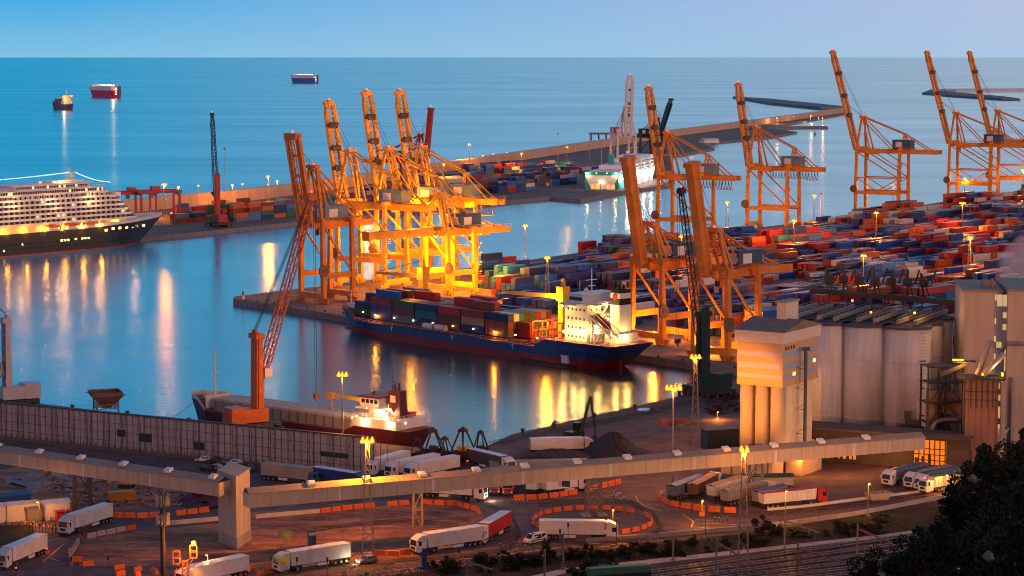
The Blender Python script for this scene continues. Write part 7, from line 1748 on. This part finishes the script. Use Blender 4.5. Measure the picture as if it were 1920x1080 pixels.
for k, (x, y, D, r_, lab) in enumerate(HT):
    kx = (x-960)/F; ky = (y-106)/F
    c = V((kx*D, D, HC-ky*D)); top = c.z-r_*.2; gz = hz(c.x, c.y); tr = max(.6, min(3, c.z-gz))
    tree(lab, (c.x, c.y, c.z-tr-r_*.75), r_, r_, k, tr, 'trees on the dark hillside')
m = MB(); rn = random.Random(77)   # low growth between the trees
for x, y, D, r_, lab in HT:
    for _ in range(420):
        px, py, dd = x+rn.gauss(18,30), y+abs(rn.gauss(18,30)), D-rn.uniform(0,8)
        c = V(((px-960)/F*dd, dd, HC-(py-106)/F*dd)); z = min(c.z, hz(c.x,c.y)+rn.uniform(0,1.2)); s = rn.uniform(.1,.3); a = V((rn.gauss(0,1),rn.gauss(0,1),rn.gauss(0,1))).normalized(); b = a.cross(V((0,.3,1))).normalized(); p = V((c.x,c.y,z))
        m.add([p-a*s,p+b*s*.5,p+a*s,p-b*s*.5],[(0,1,2,3)],rn.choice((0,0,1,2)))
m.build('undergrowth', LEAF, kind='stuff')
def rockat(x, y, D, s, lab):
    rn = random.Random(int(x)); m = MB(); vs = []
    for k in range(5):
        for i in range(8):
            a = i*math.pi/4; r_ = math.sin(math.pi*(k+.35)/4.8)*s*rn.uniform(.7,1.2); vs.append((r_*math.cos(a), r_*math.sin(a), s*(1-k*.45)*rn.uniform(.8,1.1)))
    m.add(vs, [(k*8+i,k*8+(i+1)%8,(k+1)*8+(i+1)%8,(k+1)*8+i) for k in range(4) for i in range(8)]+[tuple(range(8))]); c = ((x-960)/F*D, D, HC-(y-106)/F*D)
    m.build('rock', pm('rock_pale', (.15,.145,.14), .9, var=.5, scale=1.5, bump=.5), loc=c, label=lab, category='rock')
rockat(1870,1056,138,.4,'pale rock poking out of the dark hillside bushes at the lower right'); rockat(1728,1018,150,.35,'small pale rock among the middle hillside bushes'); rockat(1836,905,190,.4,'small pale rock near the top of the hillside')
# bare trees and scrub by the railway
for k, (x, y, lab) in enumerate(((1462,996,'leafless pale brown tree, leftmost of the three by the access road'),(1497,992,'leafless pale brown tree, middle of the three by the access road'),(1535,988,'leafless pale brown tree, rightmost of the three by the access road'))):
    t = thing('bare_tree', lab, 'tree', W(x,y), k*2, 'bare trees by the access road'); rn = random.Random(k+3); m = MB()
    def br(p, d, L, r, dep):
        q = p+d*L; m.tube(p, q, r, r*.6, 4)
        if dep: 
            for _ in range(3): br(q, (d+V((rn.uniform(-.8,.8),rn.uniform(-.8,.8),rn.uniform(-.1,.6)))).normalized(), L*.72, r*.6, dep-1)
    tm = MB(); tm.tube((0,0,0),(0,0,1.1),.14,.1,6); tm.build('trunk', BARK, t); br(V((0,0,1)), V((.1,0,1)), 1.2, .09, 5); m.build('crown', pm('twig_brown', (.14,.09,.075), .9), t)
def shrub(x, y, s, k, lab, g):
    t = thing('shrub', lab, 'shrub', W(x,y), k, g)
    m = MB(); m.tube((0,0,0),(0,0,s),.08,.03,5); m.build('stem', BARK, t)
    o = bpy.data.objects.new('crown', CROWNS[k % 4]); col.objects.link(o); o.parent = t; o.location = (0,0,s*.6); fr_ = (k*37%10)/10; o.scale = (s*(1+fr_),s*(.8+fr_*.4),s*(.9-.4*fr_)); o.rotation_euler = (0,0,k)
rn = random.Random(31)
for k in range(88):
    u = rn.random(); x = 800+u*860; y = 1078-(x-800)*.095+rn.uniform(-13,10) if x < 1440 else 1004-(x-1440)*.10+rn.uniform(-4,16)
    shrub(x, y, rn.uniform(.5,1.7), k, 'low dark shrub in the scrub strip between road and railway', 'shrubs in the railway scrub')
for k, (x, y, s, lab) in enumerate(((1020,1050,2.2,'leafy shrub in front of the police van below the road'),(1130,1084,2.6,'rounded bush at the bottom edge left of the green wagon'),(1085,1090,2.8,'large dark bush at the bottom edge in the middle'),(1430,1000,2.4,'dark bush at the left end of the bare trees'))): shrub(x, y, s, k, lab, None)
# grass tufts on the scrub
m = MB(); rn = random.Random(6)
for _ in range(5200):
    x = rn.uniform(640,1700); y = 1074-(x-800)*.095+rn.gauss(0,9) if x < 1440 else 1008-(x-1440)*.09+rn.gauss(0,8)
    if y > 1105: continue
    p = W(x, y); s = rn.uniform(.15,.5); m.add([p+V((rn.uniform(-.1,.1),0,0)),p+V((.12,0,0)),p+V((rn.uniform(-.3,.3),rn.uniform(-.3,.3),s))],[(0,1,2)],rn.choice((0,1,2)))
m.build('grass', [pm('grass_dry', (.10,.075,.04), .9), pm('grass_green', (.03,.045,.015), .9), pm('grass_brown', (.06,.045,.03), .9)], kind='stuff')
# yellow wildflowers standing close to the viewer
YP = pm('petal_yellow', (.85,.58,.015), .6); GS = pm('stem_green', (.10,.13,.035), .7)
for k, (x, y, D, s, lab) in enumerate(((528,1012,4.2,.017,'upper yellow wildflower out of focus in the foreground'),(520,1060,4.0,.021,'lower yellow wildflower out of focus in the foreground'),(562,1000,4.4,.006,'small budding wildflower beside the yellow ones'))):
    kx, ky = (x-960)/F, (y-106)/F; c = V((kx*D, D, HC-ky*D)); t = thing('wildflower', lab, 'flower', (c.x+.01, D, c.z-.75), k, 'wildflowers in the foreground')
    m = MB(); m.path([(.02,0,0),(.0,0,.35),(-.01,0,.74)],.0013,5); m.build('stem', GS, t)
    m = MB()
    for i in range(9):
        a = i*.7; d_ = V((math.cos(a),math.sin(a),.35)); e_ = V((-math.sin(a),math.cos(a),0)); o_ = V((-.01,0,.745)); m.add([o_,o_+d_*s*.6+e_*s*.45,o_+d_*s*1.1,o_+d_*s*.6-e_*s*.45],[(0,1,2,3)])
    m.lathe([(.001,.74),(s*.4,.744),(s*.3,.75),(.0005,.755)],8,(-.01,0)); m.build('flower_head', YP if k < 2 else GS, t)
